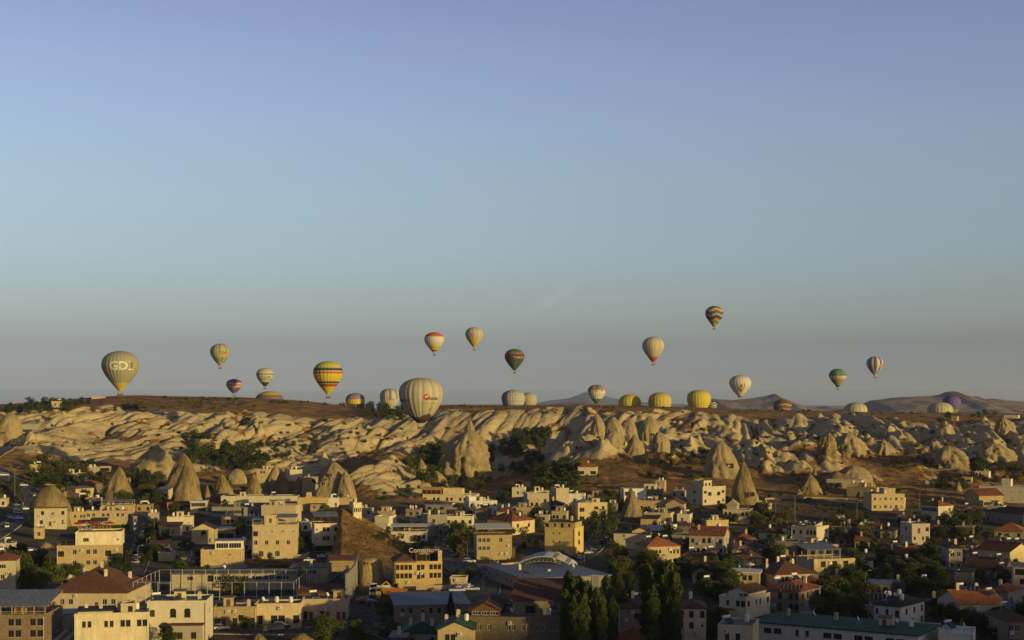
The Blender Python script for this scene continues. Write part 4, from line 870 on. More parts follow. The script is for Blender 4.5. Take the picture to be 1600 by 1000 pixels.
B('house', 'dark brown house hidden by trees between two red-roofed villas', 'house', 1495, 1520, 1523, 842, 824, WOOD, ('slab', GREYW), '.w.w', L=9, fit='c')
B('house', 'bare brick house in the shade behind the salmon house', 'house', 1212, 1246, 1249, 872, 848, DSTONE, fl, '....', L=10)
B('house', 'small cream house beside the round shade tree right of the rust roof', 'house', 1186, 1216, 1219, 843, 833, PALE, ('hip', TILE, .4), '.w.', L=8, fit='t')
B('house', 'low stone house behind the flat-roofed arched house', 'house', 1300, 1330, 1333, 834, 824, GREYW, fl, '.w.', L=8, fit='tt')
B('house', 'grey house with solar panels by the tree-lined lane', 'house', 1268, 1302, 1304, 834, 823, GREYW, fl, '.w.', L=8, fit='s', D=660)
# --- near row
B('long_house', 'long house under a brown-red hip roof left of the sports court', 'house', 80, 198, 236, 952, 927, CREAM, ('hip', TILEB, .55), '.ww..dww.', '......', L=26, fit='ccccc', fr=FRW)
B('school', 'long low school with a row of white-framed windows behind the court', 'school', 272, 464, 468, 921, 896, SAND, ('slab', ROOFF), '..W..SWWWWWWWWWWW./..................', '', L=12, fr=FRW, fit='d')
B('school_wing', 'cream wing of the school right of the tall green cypress', 'school', 455, 512, 516, 913, 887, CREAM, ('slab', ROOFF), '...WW../.......', '.', L=12, fr=FRW, fit='c')
B('grey_roof_house', 'stone building with pale flat roof and awnings over a dark balcony bar', 'building', -30, 70, 98, 1016, 963, PATCH, fl, 'www.ww.ww/www.ww.ww/.........', '.../.../...', L=17, cans=((0, 1, .02, 1, 15, ROOFG, CREAM),))
B('house', 'plain pale house with one dark window beside the stone balcony building', 'house', 84, 121, 124, 996, 960, PALE, ('slab', ROOFG), 'W../...', '', L=9)
B('white_house', 'long whitewashed house with pairs of small windows and a black roof', 'house', 121, 232, 235, 1012, 959, PALE, fl, '.nn..nn.ww.ww/.............', '', L=10, ups=((.02, .5, .15, .95, 4, PALE, ('slab', BITU), '', ''), (.6, .8, .2, .7, 12, GOLD, fl, '.w', '')), fit='ccc')
B('white_wing', 'whitewashed wing with two arched brown windows and a roof garden', 'house', 232, 322, 333, 1004, 941, PALE, fl, 'X..A.A../......w.', 'w/.', L=12, fit='', fr=FRB)
B('shop_row', 'row of single-storey shops with a red-framed front', 'shops', 335, 400, 403, 979, 950, SAND, fl, 'sd.sw.s', '', L=8)
B('shop_row', 'row of garages and shops with dark shutters under the terrace', 'shops', 399, 470, 474, 975, 945, CREAM, fl, 's.ss.s', '', L=8)
B('shop_row', 'end shops with dark doors below the red-roofed restaurant', 'shops', 472, 543, 546, 968, 938, CREAM, fl, 'sd.sd.dd', '', L=8)
B('long_restaurant', 'long glazed restaurant under a low brick-red roof', 'restaurant', 464, 540, 546, 942, 926, WOOD, ('shed', TILE, 1.4), 'gggggg', 'g', L=9, D=425, zoff=0)
B('shed', 'small cream shed in the parking yard by the white pickups', 'shed', 703, 728, 731, 918, 904, CREAM, fl, '..o', L=6)
B('market_hall', 'low old stone market hall with narrow windows and grey roof', 'hall', 610, 618, 735, 978, 947, DSTONE, ('slab', ROOFB), '.n.n..o.n.n..n.n../..................', './.', L=26)
B('portal_house', 'large dark stone hall with a carved portal and brown gable roof', 'hall', 728, 876, 884, 1020, 968, DSTONE, fl, '.nn.n...nn.nn.nn.nn/...................', '', L=22,
  ups=((.02, .34, .15, .9, 9, WOOD, ('gy', TILEB, .45), 'ggg', ''), (.45, .98, .3, .98, 22, DSTONE, ('shed', TILEB, 3.6), '.b.W', '')), fit='t')
B('bus_station', 'wide station building under a flat blue-grey roof', 'station', 756, 820, 956, 925, 905, GREYW, ('slab', ROOFB), 'w.ww.ww.ww.w', 'n.nn.nn.nn', L=38, fit='ckd')
B('green_roof_house', 'house with green metal roofs and a cream gable', 'house', 684, 740, 744, 1030, 985, CREAM, ('gy', TILEG, .42), '.ww.../......', '', L=13, fit='cct')
B('green_roof_house', 'lower green-roofed house left of the cream gable', 'house', 628, 690, 694, 1030, 990, CREAM, ('hip', TILEG, .42), '.d..w./......', '', L=13, fit='ccc', D=352)
B('flat_roof_block', 'cream flat-roofed block left of the long green roof', 'building', 1122, 1176, 1186, 1040, 981, PALE, fl, '.w.w../......', '', L=12)
B('flat_roof_block', 'cream block with a weathered patched roof at the bottom right', 'building', 1348, 1462, 1470, 1030, 988, PALE, ('flat', mat('patched_felt', (.11, .095, .07), noise=.4, nscale=.4, alt=(.20, .17, .12), altscale=.3), .4), '........', '', L=12, fit='cdT')
B('white_block', 'plain white block cut by the bottom frame edge', 'building', 1472, 1521, 1524, 1040, 992, WHITE, ('flat', WHITE, .4), '....', '', L=10)
# long building with the green roof, turned away along the lane
B('green_hall', 'long white hall under a wide dark green metal roof with vents', 'hall', 1190, 1270, 1350, 1000, 970, WHITE, ('slab', TILEG), '.WW.nn.WW.WW.WW./................', '', L=17, fit='cdcdct',
  pos=((66.8 + 8, 331 + 1, -58.5), math.radians(-32), 40, 18, 6.4, 'right'))

# signs
def text_mesh(txt, size, depth, m, name='letters'):
    c = bpy.data.curves.new('letters', 'FONT'); c.body = txt; c.size = size; c.extrude = depth; c.align_x = 'CENTER'; c.resolution_u = 3
    o = bpy.data.objects.new('letters_tmp', c); C.link(o); dg = bpy.context.evaluated_depsgraph_get()
    me = bpy.data.meshes.new_from_object(o.evaluated_get(dg)); me.materials.clear(); me.materials.append(m)
    bpy.data.objects.remove(o); bpy.data.curves.remove(c); return me
def sign(root, txt, size, loc, m=LETTER, name='sign_letters'):
    o = link(name, text_mesh(txt, size, .06, m), root, loc); o.rotation_euler = (math.pi/2, 0, 0); return o
r, W, L, H = r13
sign(r, 'Comentoya', 2.1, (.13*W, 1.6, H + 3.2)); mb = MB(); mb.box(-.05*W, .33*W, 1.75, 1.85, H + 2.9, H + 3.1, FRB); mb.obj('sign_board', r)
sign(r, 'HOTEL', .9, (.13*W, 1.6, H + 2.5))
r, W, L, H = r6
sign(r, 'CRATUS', 1.1, (-.05*W, .9, H + 20*D_f[0]*0 + 5.6), name='sign_letters')
for k in range(5):
    o = link('parasol', FIT['r'][1] if k % 2 == 0 else FIT['u'][1], r, (-.18*W + k*.13*W, 4 + (k % 2)*3, H + 5.5))
canopy(r, .02*W, .28*W, 4, 10, H + 5.3, 3.0, TILEB, ORWOOD); canopy(r, -.2*W, .0*W, 5, 11, H + 5.3, 2.2, REDCAN, WOOD)
# ---------------------------------------------------------------- smaller houses packed between the larger ones
FW = {'c': CREAM, 's': SAND, 'g': GOLD, 'w': WHITE, 'p': PALE, 'y': YELL, 'd': DSTONE, 'r': GREYW, 'k': PINK}
def fill(px0, px1, pyb, pyt, w, roof, pat, label, **k):
    rf = {'f': ('flat', ROOFF), 'm': ('flat', ROOFG, .3), 'h': ('hip', TILE, .45), 'b': ('hip', TILEB, .42), 'o': ('hip', TILEO, .45), 'G': ('gx', TILE, .45), 'D': ('hip', TILED, .4), 's': ('slab', GREYW)}[roof]
    W_ = px1 - px0; side = k.pop('side', .18)
    B('house', label, 'house', px0, px1 - W_ * side, px1, pyb, pyt, FW[w], rf, pat, '.w' if '/' not in pat else '.w/.w', L=k.pop('L', 9), fit=k.pop('fit', 'c'), **k)
F_ = fill
F_(641, 668, 832, 812, 's', 'f', '.ww./.w..', 'small sand house squeezed between the grey shaded house and the guest house', D=640, fit='t')
F_(634, 660, 808, 797, 'd', 'f', '.w.w', 'dark stone cottage at the foot of the white eroded slope')
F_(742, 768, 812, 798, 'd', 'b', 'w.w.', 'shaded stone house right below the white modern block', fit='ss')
F_(776, 806, 816, 800, 's', 'h', 'w.ww', 'sand house with a red roof below the dark hip roof', fit='ct')
F_(836, 862, 824, 806, 'c', 'f', '.ww./w..w', 'cream house left of the balcony flats', fit='tc')
F_(862, 890, 815, 800, 'y', 'm', 'ww.w', 'yellowish house wedged under the cubic house')
F_(800, 822, 776, 763, 'p', 'f', '.w.', 'pale cube house at the valley edge beside the orange-roofed upper house')
F_(918, 944, 786, 775, 's', 'f', 'w..w', 'small house with dark pergola right of the balcony flats', fit='T')
F_(948, 968, 800, 788, 'r', 'f', '.w', 'little grey house at the top of the steep street')
F_(1050, 1074, 778, 768, 'c', 'f', 'w.w', 'low cream house left of the ornate mansion')
F_(1058, 1082, 818, 805, 'p', 'f', '.w.w', 'pale house below the twin brown gables', fit='t')
F_(1060, 1084, 836, 822, 'd', 'b', 'w.w', 'stone house with brown roof above the broad red gable')
F_(1180, 1206, 800, 789, 's', 'f', 'w.w', 'sand bungalow at the right foot of the sharp rock cone')
F_(1020, 1046, 897, 884, 'd', 'b', '.w.', 'dark house hidden below the rust hip roof')
F_(1064, 1094, 884, 870, 'p', 'h', 'ww.w/....', 'pale house with a small red roof below the broad red gable', fit='s')
F_(1092, 1122, 880, 868, 's', 'b', '.w.w', 'sand house with dish under the broad red gable', fit='ds')
F_(1144, 1172, 872, 860, 'c', 'h', 'w.w', 'cream house below the pale terrace rails', fit='c')
F_(1170, 1196, 868, 856, 'd', 'b', '.ww', 'low dark house right of the pale terrace rails', fit='s')
F_(1216, 1240, 846, 836, 'k', 'f', 'w.w', 'pinkish low house left of the flat-roofed arched house')
F_(1306, 1334, 852, 842, 'd', 'b', '.w.w', 'dark low house in the gardens behind the salmon house', fit='t')
F_(1336, 1362, 858, 847, 's', 'G', 'w..w', 'sand cottage with a red roof among the middle right gardens')
F_(1376, 1402, 842, 830, 'r', 'D', '.w.', 'grey cottage left of the corner-window house', fit='t')
F_(1452, 1478, 838, 826, 's', 'h', 'w.w', 'small red-roofed house right of the corner-window house')
F_(1452, 1476, 824, 814, 'c', 'f', '.w', 'cream annex in trees below the two-chimney villa')
F_(1498, 1526, 812, 800, 'p', 'h', 'w.w.', 'pale house with red roof left of the long pale grey house', fit='s')
F_(1544, 1572, 802, 792, 'g', 'f', '.w.w', 'golden low house below the long white hotel')
F_(1402, 1430, 818, 808, 'd', 'f', 'w..', 'low stone house on the slope above the corner-window house')
F_(1300, 1330, 822, 814, 's', 'f', '.w', 'sand hut at the lower edge of the fallow field')
F_(1404, 1432, 896, 882, 'd', 'b', '.w.w', 'dark brown-roofed house in deep shade below the long rust roof', fit='t')
F_(1436, 1464, 930, 916, 'd', 'D', 'w.w', 'dark slate-roofed house left of the faded wall writing', fit='s')
F_(1392, 1420, 925, 912, 'r', 's', '.w.', 'flat grey workshop right of the patio arches')
F_(1556, 1588, 908, 896, 's', 'b', 'w.w', 'sand house among the maroon roofs by the right edge', fit='s')
F_(1296, 1326, 922, 906, 'd', 'b', '.ww.', 'dark brown house right of the turret among trees', fit='c')
F_(1100, 1130, 858, 846, 'c', 'b', '.w.w', 'cream house seen over the broad red gable', D=640)
F_(1090, 1120, 935, 918, 's', 'b', 'w.w', 'tree-hidden sand house with brown roof left of the white L-shaped house', fit='s')
F_(1214, 1240, 886, 874, 'p', 'h', '.w.', 'pale bit of a house behind the broadest brown-red roof')
F_(270, 296, 858, 844, 's', 'b', '.w.', 'sand house with brown roof in trees left of the chalet', fit='t')
F_(284, 312, 884, 872, 'd', 's', 'w.w', 'low dark outhouse left of the timber balconies')
F_(372, 394, 862, 848, 'p', 'f', '.w', 'small pale house behind the white glazed terrace', fit='t')
F_(140, 160, 790, 780, 'c', 'f', '.w', 'cream hut below the second rock cone')
F_(214, 240, 800, 790, 's', 'f', 'w.w', 'sand house behind the arch-topped tower', fit='t')
F_(84, 106, 778, 769, 's', 'f', '.w', 'small house in trees above the stout cone')
F_(70, 92, 764, 756, 'p', 'b', 'w.', 'pale hut with a brown roof beneath the first trees')
F_(180, 204, 757, 749, 's', 'f', '.w.', 'low sand hut right of the second cone peak')
F_(384, 410, 822, 810, 'r', 'f', 'w.w', 'grey house behind the left end of the roof pergola', fit='tt')
F_(346, 372, 820, 809, 's', 'f', '.ww', 'sand house with two windows above the pergola roofs', fit='cc')
F_(470, 488, 830, 818, 'p', 'f', 'w', 'narrow pale house between the two tall hotels', fit='t')
F_(560, 584, 806, 796, 'c', 'f', 'w.w', 'cream cabin at the top right of the brown hill')
F_(590, 618, 812, 800, 's', 'f', '.w.w', 'sand house behind the rounded tower house', fit='ct')
F_(0, 26, 862, 850, 'p', 'm', 'w.w', 'pale low house under the bank at the left edge')
F_(-8, 14, 792, 780, 'c', 'm', 'ww', 'cream house with metal roof at the left edge below the bank')
F_(610, 640, 1010, 996, 'd', 's', '..', 'low grey shed in the yard at the bottom')
F_(700, 724, 806, 794, 'r', 'm', 'w.w', 'grey annex below the long terraced hotel')
F_(910, 938, 812, 802, 'd', 'f', 'w', 'dark low house in the trees by the steep street')
F_(1250, 1276, 966, 954, 'p', 's', '..', 'pale garden shed beside the square stone villa')
F_(1446, 1470, 958, 944, 'd', 'b', '.w', 'dark cottage between the wavy roof and the orange roof')
F_(1500, 1532, 866, 852, 'r', 'D', 'w.w.', 'grey house behind the garage block', fit='ds')
F_(1580, 1606, 868, 856, 'c', 'h', '.w', 'cream cottage with red roof at the right edge', fit='s')
# ---------------------------------------------------------------- rock cones and fins
def rock_mat(name, c1, c2, c3):
    m = bpy.data.materials.new(name); m.use_nodes = True; N = m.node_tree.nodes; L = m.node_tree.links; b = N['Principled BSDF']
    b.inputs['Roughness'].default_value = .95; b.inputs['Specular IOR Level'].default_value = .1
    t = N.new('ShaderNodeTexCoord'); mp = N.new('ShaderNodeMapping'); mp.inputs['Scale'].default_value = (1, 1, .35); L.new(t.outputs['Object'], mp.inputs[0])
    n = N.new('ShaderNodeTexNoise'); n.inputs['Scale'].default_value = .22; n.inputs['Detail'].default_value = 9; n.inputs['Roughness'].default_value = .7; L.new(mp.outputs[0], n.inputs['Vector'])
    r = N.new('ShaderNodeValToRGB'); e = r.color_ramp.elements; e.new(.5); L.new(n.outputs[0], r.inputs[0])
    for q, p, c in zip(e, (.36, .5, .64), (c1, c2, c3)): q.position = p; q.color = (*c, 1)
    n2 = N.new('ShaderNodeTexNoise'); n2.inputs['Scale'].default_value = 1.4; n2.inputs['Detail'].default_value = 6; n2.inputs['Roughness'].default_value = .8; L.new(t.outputs['Object'], n2.inputs['Vector'])
    r2 = N.new('ShaderNodeValToRGB'); r2.color_ramp.elements[0].position = .35; r2.color_ramp.elements[0].color = (.55, .55, .5, 1); r2.color_ramp.elements[1].position = .6; r2.color_ramp.elements[1].color = (1.1, 1.1, 1.1, 1); L.new(n2.outputs[0], r2.inputs[0])
    x = N.new('ShaderNodeMix'); x.data_type = 'RGBA'; x.blend_type = 'MULTIPLY'; x.inputs[0].default_value = .8; L.new(r.outputs[0], x.inputs[6]); L.new(r2.outputs[0], x.inputs[7])
    L.new(x.outputs[2], b.inputs['Base Color'])
    bp = N.new('ShaderNodeBump'); bp.inputs['Strength'].default_value = .9; bp.inputs['Distance'].default_value = 1.1; L.new(n2.outputs[0], bp.inputs['Height']); L.new(bp.outputs[0], b.inputs['Normal'])
    return m
RK_BROWN = rock_mat('weathered_tuff', (.16, .112, .055), (.27, .20, .10), (.39, .30, .16))
RK_PALE = rock_mat('pale_tuff', (.26, .195, .105), (.36, .28, .16), (.42, .335, .195))
def rock(label, px0, px1, pyt, pyb, m=RK_BROWN, p=1.0, apex=.5, flute=.10, D=None, depth=.8, seed=0, lump=.15, holes=(), top=.085, cat='rock cone', name='rock_cone', group=None, belly=0.0, nf=9):
    pc = (px0 + px1) / 2; D = D or hit(pc, pyb); s = D / F; Rr = (px1 - px0) / 2 * s; H = (pyb - pyt) * s; sink = max(3.0, min(8.0, H * .3))
    na, nh = 72, 44; A_, Z_ = np.meshgrid(np.linspace(0, 2*np.pi, na, endpoint=False), np.linspace(0, 1, nh))
    q_ = 1 / (p * .93)**1.6
    prof = (1 - Z_**q_)**(.85) * (1 + belly * np.sin(Z_ * np.pi)) + top * np.sqrt(np.clip(1 - Z_, 0, 1)) * (Z_ > 0)
    ca_, sa_ = np.cos(A_), np.sin(A_)
    n = fbm(ca_ * 1.6 + seed * 3.1, sa_ * 1.6 + Z_ * 2.2, 4, 100 + seed); fl = np.abs(perlin(A_ * nf / (2*np.pi) + .5 * n, Z_ * 1.1 + seed, 7 + seed % 3)) 
    fl = fl * np.minimum(1, (2*np.pi - A_) / .4) 
    r = Rr * prof * (1 + lump * 3.2 * n * (1 - .35 * Z_) - flute * 1.4 * (.35 - fl) * (1 - Z_ * .6))
    r = r + Rr * .09 * lump / .1 * fbm(ca_ * 5 + seed, sa_ * 5 + Z_ * 9, 4, 31 + seed) * np.minimum(1, (1 - Z_) * 5)
    r[-1] = 0.0
    ax = (apex - .5) * 2 * Rr * .9
    Xr = r * ca_ + ax * Z_**1.3 + .06 * Rr * np.sin(Z_ * 5 + seed); Yr = r * sa_ * depth
    Zr = Z_ * (H + sink) - sink + lump * H * .12 * fbm(ca_ * 3 + seed, sa_ * 3, 3, 5) * (1 - Z_)
    V_ = np.stack([Xr, Yr, Zr], -1).reshape(-1, 3)
    i = np.arange(na * nh).reshape(nh, na); j = np.roll(i, -1, 1)
    Q_ = np.stack([i[:-1], j[:-1], j[1:], i[1:]], -1).reshape(-1, 4)
    x = (pc - 800) * s; z = -(pyb - HZ) * s
    me_ = mesh_np(name, V_, Q_, [m], smooth=True); o = link(name, me_); o.location = (x, D + Rr * depth * .5, z); tag(o, label, cat, group)
    for (hx, hy, w, h) in holes:               # hollows cut by hand, in pixels: a stone rim round a near-black block painted as the unlit hollow
        zc = (pyb - hy) * s; t = min(max((zc + sink) / (H + sink), 0), .98); xx = (hx - pc) * s - ax * t**1.3
        k = int(t * (nh - 1)); rr_ = r[k]; best = None
        sel = (np.sin(A_[k]) < 0); xs_ = (rr_ * ca_[k])[sel]; ys_ = (rr_ * sa_[k] * depth)[sel]
        y = ys_[np.argmin(np.abs(xs_ - xx))]
        w *= s; h *= s; mb = MB(); f = .22
        mb.box(-w/2-f, -w/2, -.35, 1.2, -f, h+f, m); mb.box(w/2, w/2+f, -.35, 1.2, -f, h+f, m); mb.box(-w/2, w/2, -.35, 1.2, h, h+f, m); mb.box(-w/2, w/2, -.35, 1.2, -f, 0, m)
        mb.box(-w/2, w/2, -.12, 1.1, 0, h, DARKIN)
        mb.obj('cave_opening', o, ((hx - pc) * s, y - .1, zc))
    return o
rock('stout brown rock cone rising over a white house front with six windows', 38, 112, 757, 824, p=.52, apex=.52, seed=1, lump=.05, flute=.05, D=hit(76, 822) + 1.5, depth=.7, top=.02)
B('cave_house', 'pale two-storey house front set into the base of the stout rock cone', 'house', 56, 103, 105, 822, 794, PALE, ('slab', RK_BROWN), '.w.d.w/.w.do.w', L=5, D=hit(76, 822) - 8)
rock('brown rock cone with a big round tree at its foot', 157, 209, 729, 782, p=.85, apex=.5, seed=2)
rock('tall rock cone standing behind its twin at left of the cave village', 257, 314, 708, 770, p=.75, apex=.45, seed=3, holes=((288, 732, 6, 3),), D=hit(285, 785) + 25)
rock('front one of the twin rock cones with reddish-brown speckled flanks', 262, 320, 722, 790, p=.9, apex=.42, seed=4, lump=.07)
rock('small leaning rock splinter between two cones', 317, 329, 758, 781, p=.8, seed=5, depth=1, name='rock_splinter')
rock('rock cone with a pale hooded patch at its base', 326, 367, 740, 781, m=RK_BROWN, p=.95, apex=.5, seed=6)
rock('smooth cream rock dome above the cones', 353, 387, 732, 757, m=RK_PALE, p=.42, seed=7, cat='rock dome', name='rock_dome')
rock('brown rock cone with a thin white pole before it', 378, 418, 740, 778, p=.95, apex=.4, seed=8)
rock('grey shadowed cone behind the tallest pair', 407, 440, 725, 768, m=RK_PALE, p=.85, apex=.72, seed=9, D=hit(425, 775) + 14)
rock('steep brown cone in front of the grey shadowed one', 423, 460, 735, 777, p=.9, apex=.38, seed=10)
rock('white fin of rock leaning between cave houses', 455, 475, 744, 774, m=RK_PALE, p=.7, apex=.6, seed=11, name='rock_fin')
rock('broad grey-brown cave cliff with dark square openings', 486, 545, 721, 779, m=RK_PALE, p=.5, apex=.62, seed=12, flute=.3, holes=((518, 744, 3, 4), (507, 751, 2.5, 3), (511, 750, 2, 3), (508, 757, 2, 4)), cat='cave cliff', name='cave_cliff')
rock('second buttress of the cave cliff at its right', 526, 556, 735, 780, m=RK_PALE, p=.6, apex=.45, seed=13, flute=.25, cat='cave cliff', name='cave_cliff')
rock('huge isolated brown-sided rock in the valley below the largest balloon', 690, 764, 671, 729, m=RK_PALE, p=.48, apex=.6, seed=14, flute=.4, lump=.26, nf=13, D=925, cat='rock', name='valley_rock')
rock('knobbly little summit of rock behind the isolated valley rock', 722, 746, 655, 690, m=RK_PALE, p=.8, seed=15, D=940, cat='rock', name='valley_rock')
rock('white wedge of rock at the edge of the valley trees', 650, 674, 718, 747, m=RK_PALE, p=.8, apex=.28, seed=16, name='rock_fin')
rock('sloping white slab right of the white wedge', 672, 702, 736, 757, m=RK_PALE, p=.75, apex=.3, seed=17, name='rock_fin')
rock('leaning dark spire at the left of the chimney cluster', 924, 947, 645, 678, m=RK_PALE, p=.6, apex=.38, seed=18, flute=.3, name='rock_chimney', cat='rock chimney')
rock('rounded spire second from the left in the chimney cluster', 946, 976, 651, 686, m=RK_PALE, p=.5, apex=.45, seed=19, flute=.3, name='rock_chimney', cat='rock chimney')
rock('fluted brown spire in the middle of the chimney cluster', 968, 998, 653, 692, m=RK_PALE, p=.5, apex=.55, seed=20, flute=.35, name='rock_chimney', cat='rock chimney')
rock('tallest blunt chimney at the right of the cluster with a cave door', 1002, 1034, 649, 694, m=RK_PALE, p=.45, apex=.4, seed=21, flute=.3, holes=((1020, 681, 2.5, 4),), name='rock_chimney', cat='rock chimney')
rock('low lit block of rock below the chimney cluster', 945, 972, 672, 693, m=RK_PALE, p=.4, seed=22, name='rock_block', cat='rock')
rock('crumbled shoulder running down right of the tallest chimney', 1020, 1050, 674, 704, m=RK_PALE, p=.5, apex=.3, seed=23, flute=.3, name='rock_block', cat='rock')
rock('smooth pointed cream cone below the chimney cluster', 973, 1012, 678, 712, m=RK_PALE, p=.85, seed=24, flute=.2)
rock('rock pyramid standing against the white terrace house', 972, 1002, 761, 797, p=.95, seed=25, cat='rock pyramid', name='rock_pyramid', D=630)
rock('big pale rock with a square lit cave and rounded left shoulder', 1104, 1159, 688, 746, m=RK_PALE, p=.55, apex=.45, seed=26, flute=.12, holes=((1139, 731, 11, 7),), cat='rock', name='cave_rock')
rock('sharp brown rock cone with two cave rooms at its base', 1142, 1193, 720, 788, p=.95, apex=.4, seed=27, lump=.06, holes=((1167, 777, 4, 8), (1175, 775, 5, 6)))
rock('rounded brown rock cone beside the low rubble', 1247, 1289, 741, 773, p=.75, apex=.45, seed=28)
rock('small side cone leaning on the rounded brown one', 1239, 1259, 763, 782, p=.9, seed=29)
rock('thin dark spike of rock above the rounded brown cone', 1268, 1278, 730, 746, p=.9, seed=30, depth=1, name='rock_spike')
rock('miniature white rock dome near the cave rock', 1089, 1101, 746, 756, m=RK_PALE, p=.4, seed=31, cat='rock dome', name='rock_dome')
rock('miniature cream rock dome on the brown slope at right', 1441, 1455, 750, 761, m=RK_PALE, p=.45, seed=32, cat='rock dome', name='rock_dome')
rock('little pointed rock cone among trees near the long white hotel', 1491, 1506, 752, 767, p=.9, seed=33)
rock('large cave rock cut by the left frame edge', -14, 31, 644, 688, m=RK_PALE, p=.5, apex=.6, seed=34, holes=((10, 677, 6, 2),), cat='rock', name='cave_rock')
rock('pale rounded mound over the arcaded cave hotel', 1300, 1372, 727, 757, m=RK_PALE, p=.6, apex=.5, seed=35, cat='rock mound', name='rock_mound', D=hit(1335, 752) + 16)
rock('upright lit rock in the right-hand gullies', 1370, 1393, 686, 710, m=RK_PALE, p=.6, seed=36, flute=.6, lump=.27, nf=15, cat='rock', name='gully_rock')
rock('lit domed rock with shaded left side near the right frame edge', 1553, 1588, 652, 680, m=RK_PALE, p=.5, seed=37, flute=.6, lump=.27, nf=15, cat='rock', name='gully_rock')
rock('broad whaleback of pale rock above the orchard terrace', 1462, 1518, 697, 728, m=RK_PALE, p=.45, apex=.45, seed=38, flute=.6, lump=.27, nf=15, cat='rock', name='gully_rock')
rock('clustered pale rocks near the right edge above the scrub', 1530, 1596, 692, 722, m=RK_PALE, p=.5, apex=.4, seed=39, flute=.6, lump=.27, nf=15, cat='rock', name='gully_rock')
rock('folded pale rock pile right of the brown saddle', 1303, 1354, 676, 712, m=RK_PALE, p=.5, apex=.45, seed=40, flute=.6, lump=.27, nf=15, cat='rock', name='gully_rock')
rock('brownish rounded rock left of the folded pale pile', 1278, 1311, 676, 709, m=RK_BROWN, p=.65, apex=.55, seed=41, flute=.6, lump=.27, nf=15, cat='rock', name='gully_rock')
rock('great smooth white cone at the foot of the left tuff hill', 196, 270, 697, 745, m=RK_PALE, p=.65, apex=.6, seed=42, flute=.12, cat='rock cone')
rock('square-cut cream cliff at the foot of the brown grass hill', 560, 597, 872, 915, m=rock_mat('quarried_tuff', (.36, .27, .13), (.46, .35, .175), (.52, .41, .22)), p=.12, seed=43, flute=.05, lump=.04, cat='cliff', name='cut_cliff', top=0, depth=.7, holes=((575, 881, 3, 3),))
rock('dark rounded outcrop beside the lane below the cone house', 58, 84, 847, 857, p=.5, seed=44, cat='rock', name='outcrop')
rock('rubble mound by the road at the bottom left of centre', 378, 436, 991, 1014, m=RK_BROWN, p=.85, apex=.4, seed=45, flute=.3, lump=.25, cat='rubble mound', name='rubble_mound')
rock('low tuff mound with crest behind the roadside rubble', 425, 512, 992, 1012, m=RK_BROWN, p=.8, apex=.5, seed=46, flute=.3, lump=.28, cat='rubble mound', name='rubble_mound')

# ---------------------------------------------------------------- trees and bushes
def leaf_mat(name, a, b_, yellow=0.0):
    m = bpy.data.materials.new(name); m.use_nodes = True; N = m.node_tree.nodes; L = m.node_tree.links; b = N['Principled BSDF']
    b.inputs['Roughness'].default_value = .7; b.inputs['Specular IOR Level'].default_value = .15
    t = N.new('ShaderNodeTexCoord'); n = N.new('ShaderNodeTexNoise'); n.inputs['Scale'].default_value = 5.0; n.inputs['Detail'].default_value = 4; L.new(t.outputs['Object'], n.inputs['Vector'])
    oi = N.new('ShaderNodeObjectInfo'); ad = N.new('ShaderNodeMath'); ad.operation = 'MULTIPLY_ADD'; L.new(oi.outputs['Random'], ad.inputs[0]); ad.inputs[1].default_value = .5
    sb = N.new('ShaderNodeMath'); sb.operation = 'SUBTRACT'; L.new(n.outputs[0], sb.inputs[0]); sb.inputs[1].default_value = .25; L.new(sb.outputs[0], ad.inputs[2])
    r = N.new('ShaderNodeValToRGB'); r.color_ramp.elements[0].position = .15; r.color_ramp.elements[0].color = (*a, 1); r.color_ramp.elements[1].position = .75; r.color_ramp.elements[1].color = (*b_, 1)
    L.new(ad.outputs[0], r.inputs[0]); L.new(r.outputs[0], b.inputs['Base Color']); return m
LEAF = leaf_mat('leaves', (.032, .048, .011), (.095, .105, .024)); POPL = leaf_mat('poplar_leaves', (.035, .052, .014), (.080, .098, .022))
DARKL = leaf_mat('dark_leaves', (.020, .030, .010), (.058, .068, .018)); OLIVE = leaf_mat('olive_leaves', (.06, .062, .018), (.125, .11, .03))
DRYB = leaf_mat('dry_brush', (.07, .055, .025), (.14, .10, .045))
BARK = mat('bark', (.085, .065, .045), noise=.3, nscale=6)
def leaves(P, s, r_, m, name):
    n = len(P); a = r_.normal(size=(n, 3)); a /= np.linalg.norm(a, axis=1)[:, None]; b = r_.normal(size=(n, 3)); b -= (b * a).sum(1)[:, None] * a; b /= np.linalg.norm(b, axis=1)[:, None]
    sz = (s * r_.uniform(.55, 1.25, n))[:, None]
    V_ = np.stack([P - a*sz, P - b*sz*.7, P + a*sz, P + b*sz*.7], 1).reshape(-1, 3); return mesh_np(name, V_, np.arange(4*n).reshape(n, 4), [m])
def crown_round(seed, m, n=2000, wide=.42, low=.10, s=.034):
    r_ = np.random.default_rng(seed); k = 13; cs = []
    for i in range(k):
        z = low + .12 + (1 - low - .27) * (i + .5) / k; w = wide * math.sin(math.pi * min(.95, max(.12, (z - low) / (1 - low) * .92 + .05)))**.7
        a = r_.uniform(0, 2*np.pi); q = w * r_.uniform(.25, .75); cs.append((q*math.cos(a), q*math.sin(a), z, r_.uniform(.13, .22)))
    P = []
    for cx, cy, cz, cr in cs:
        d = r_.normal(size=(n // k, 3)); d /= np.linalg.norm(d, axis=1)[:, None]; rad = cr * r_.uniform(.35, 1.08, n // k)**.5
        P.append(np.array([cx, cy, cz]) + d * rad[:, None] * np.array([1.15, 1.15, .85]))
    return leaves(np.concatenate(P), s, r_, m, 'crown')
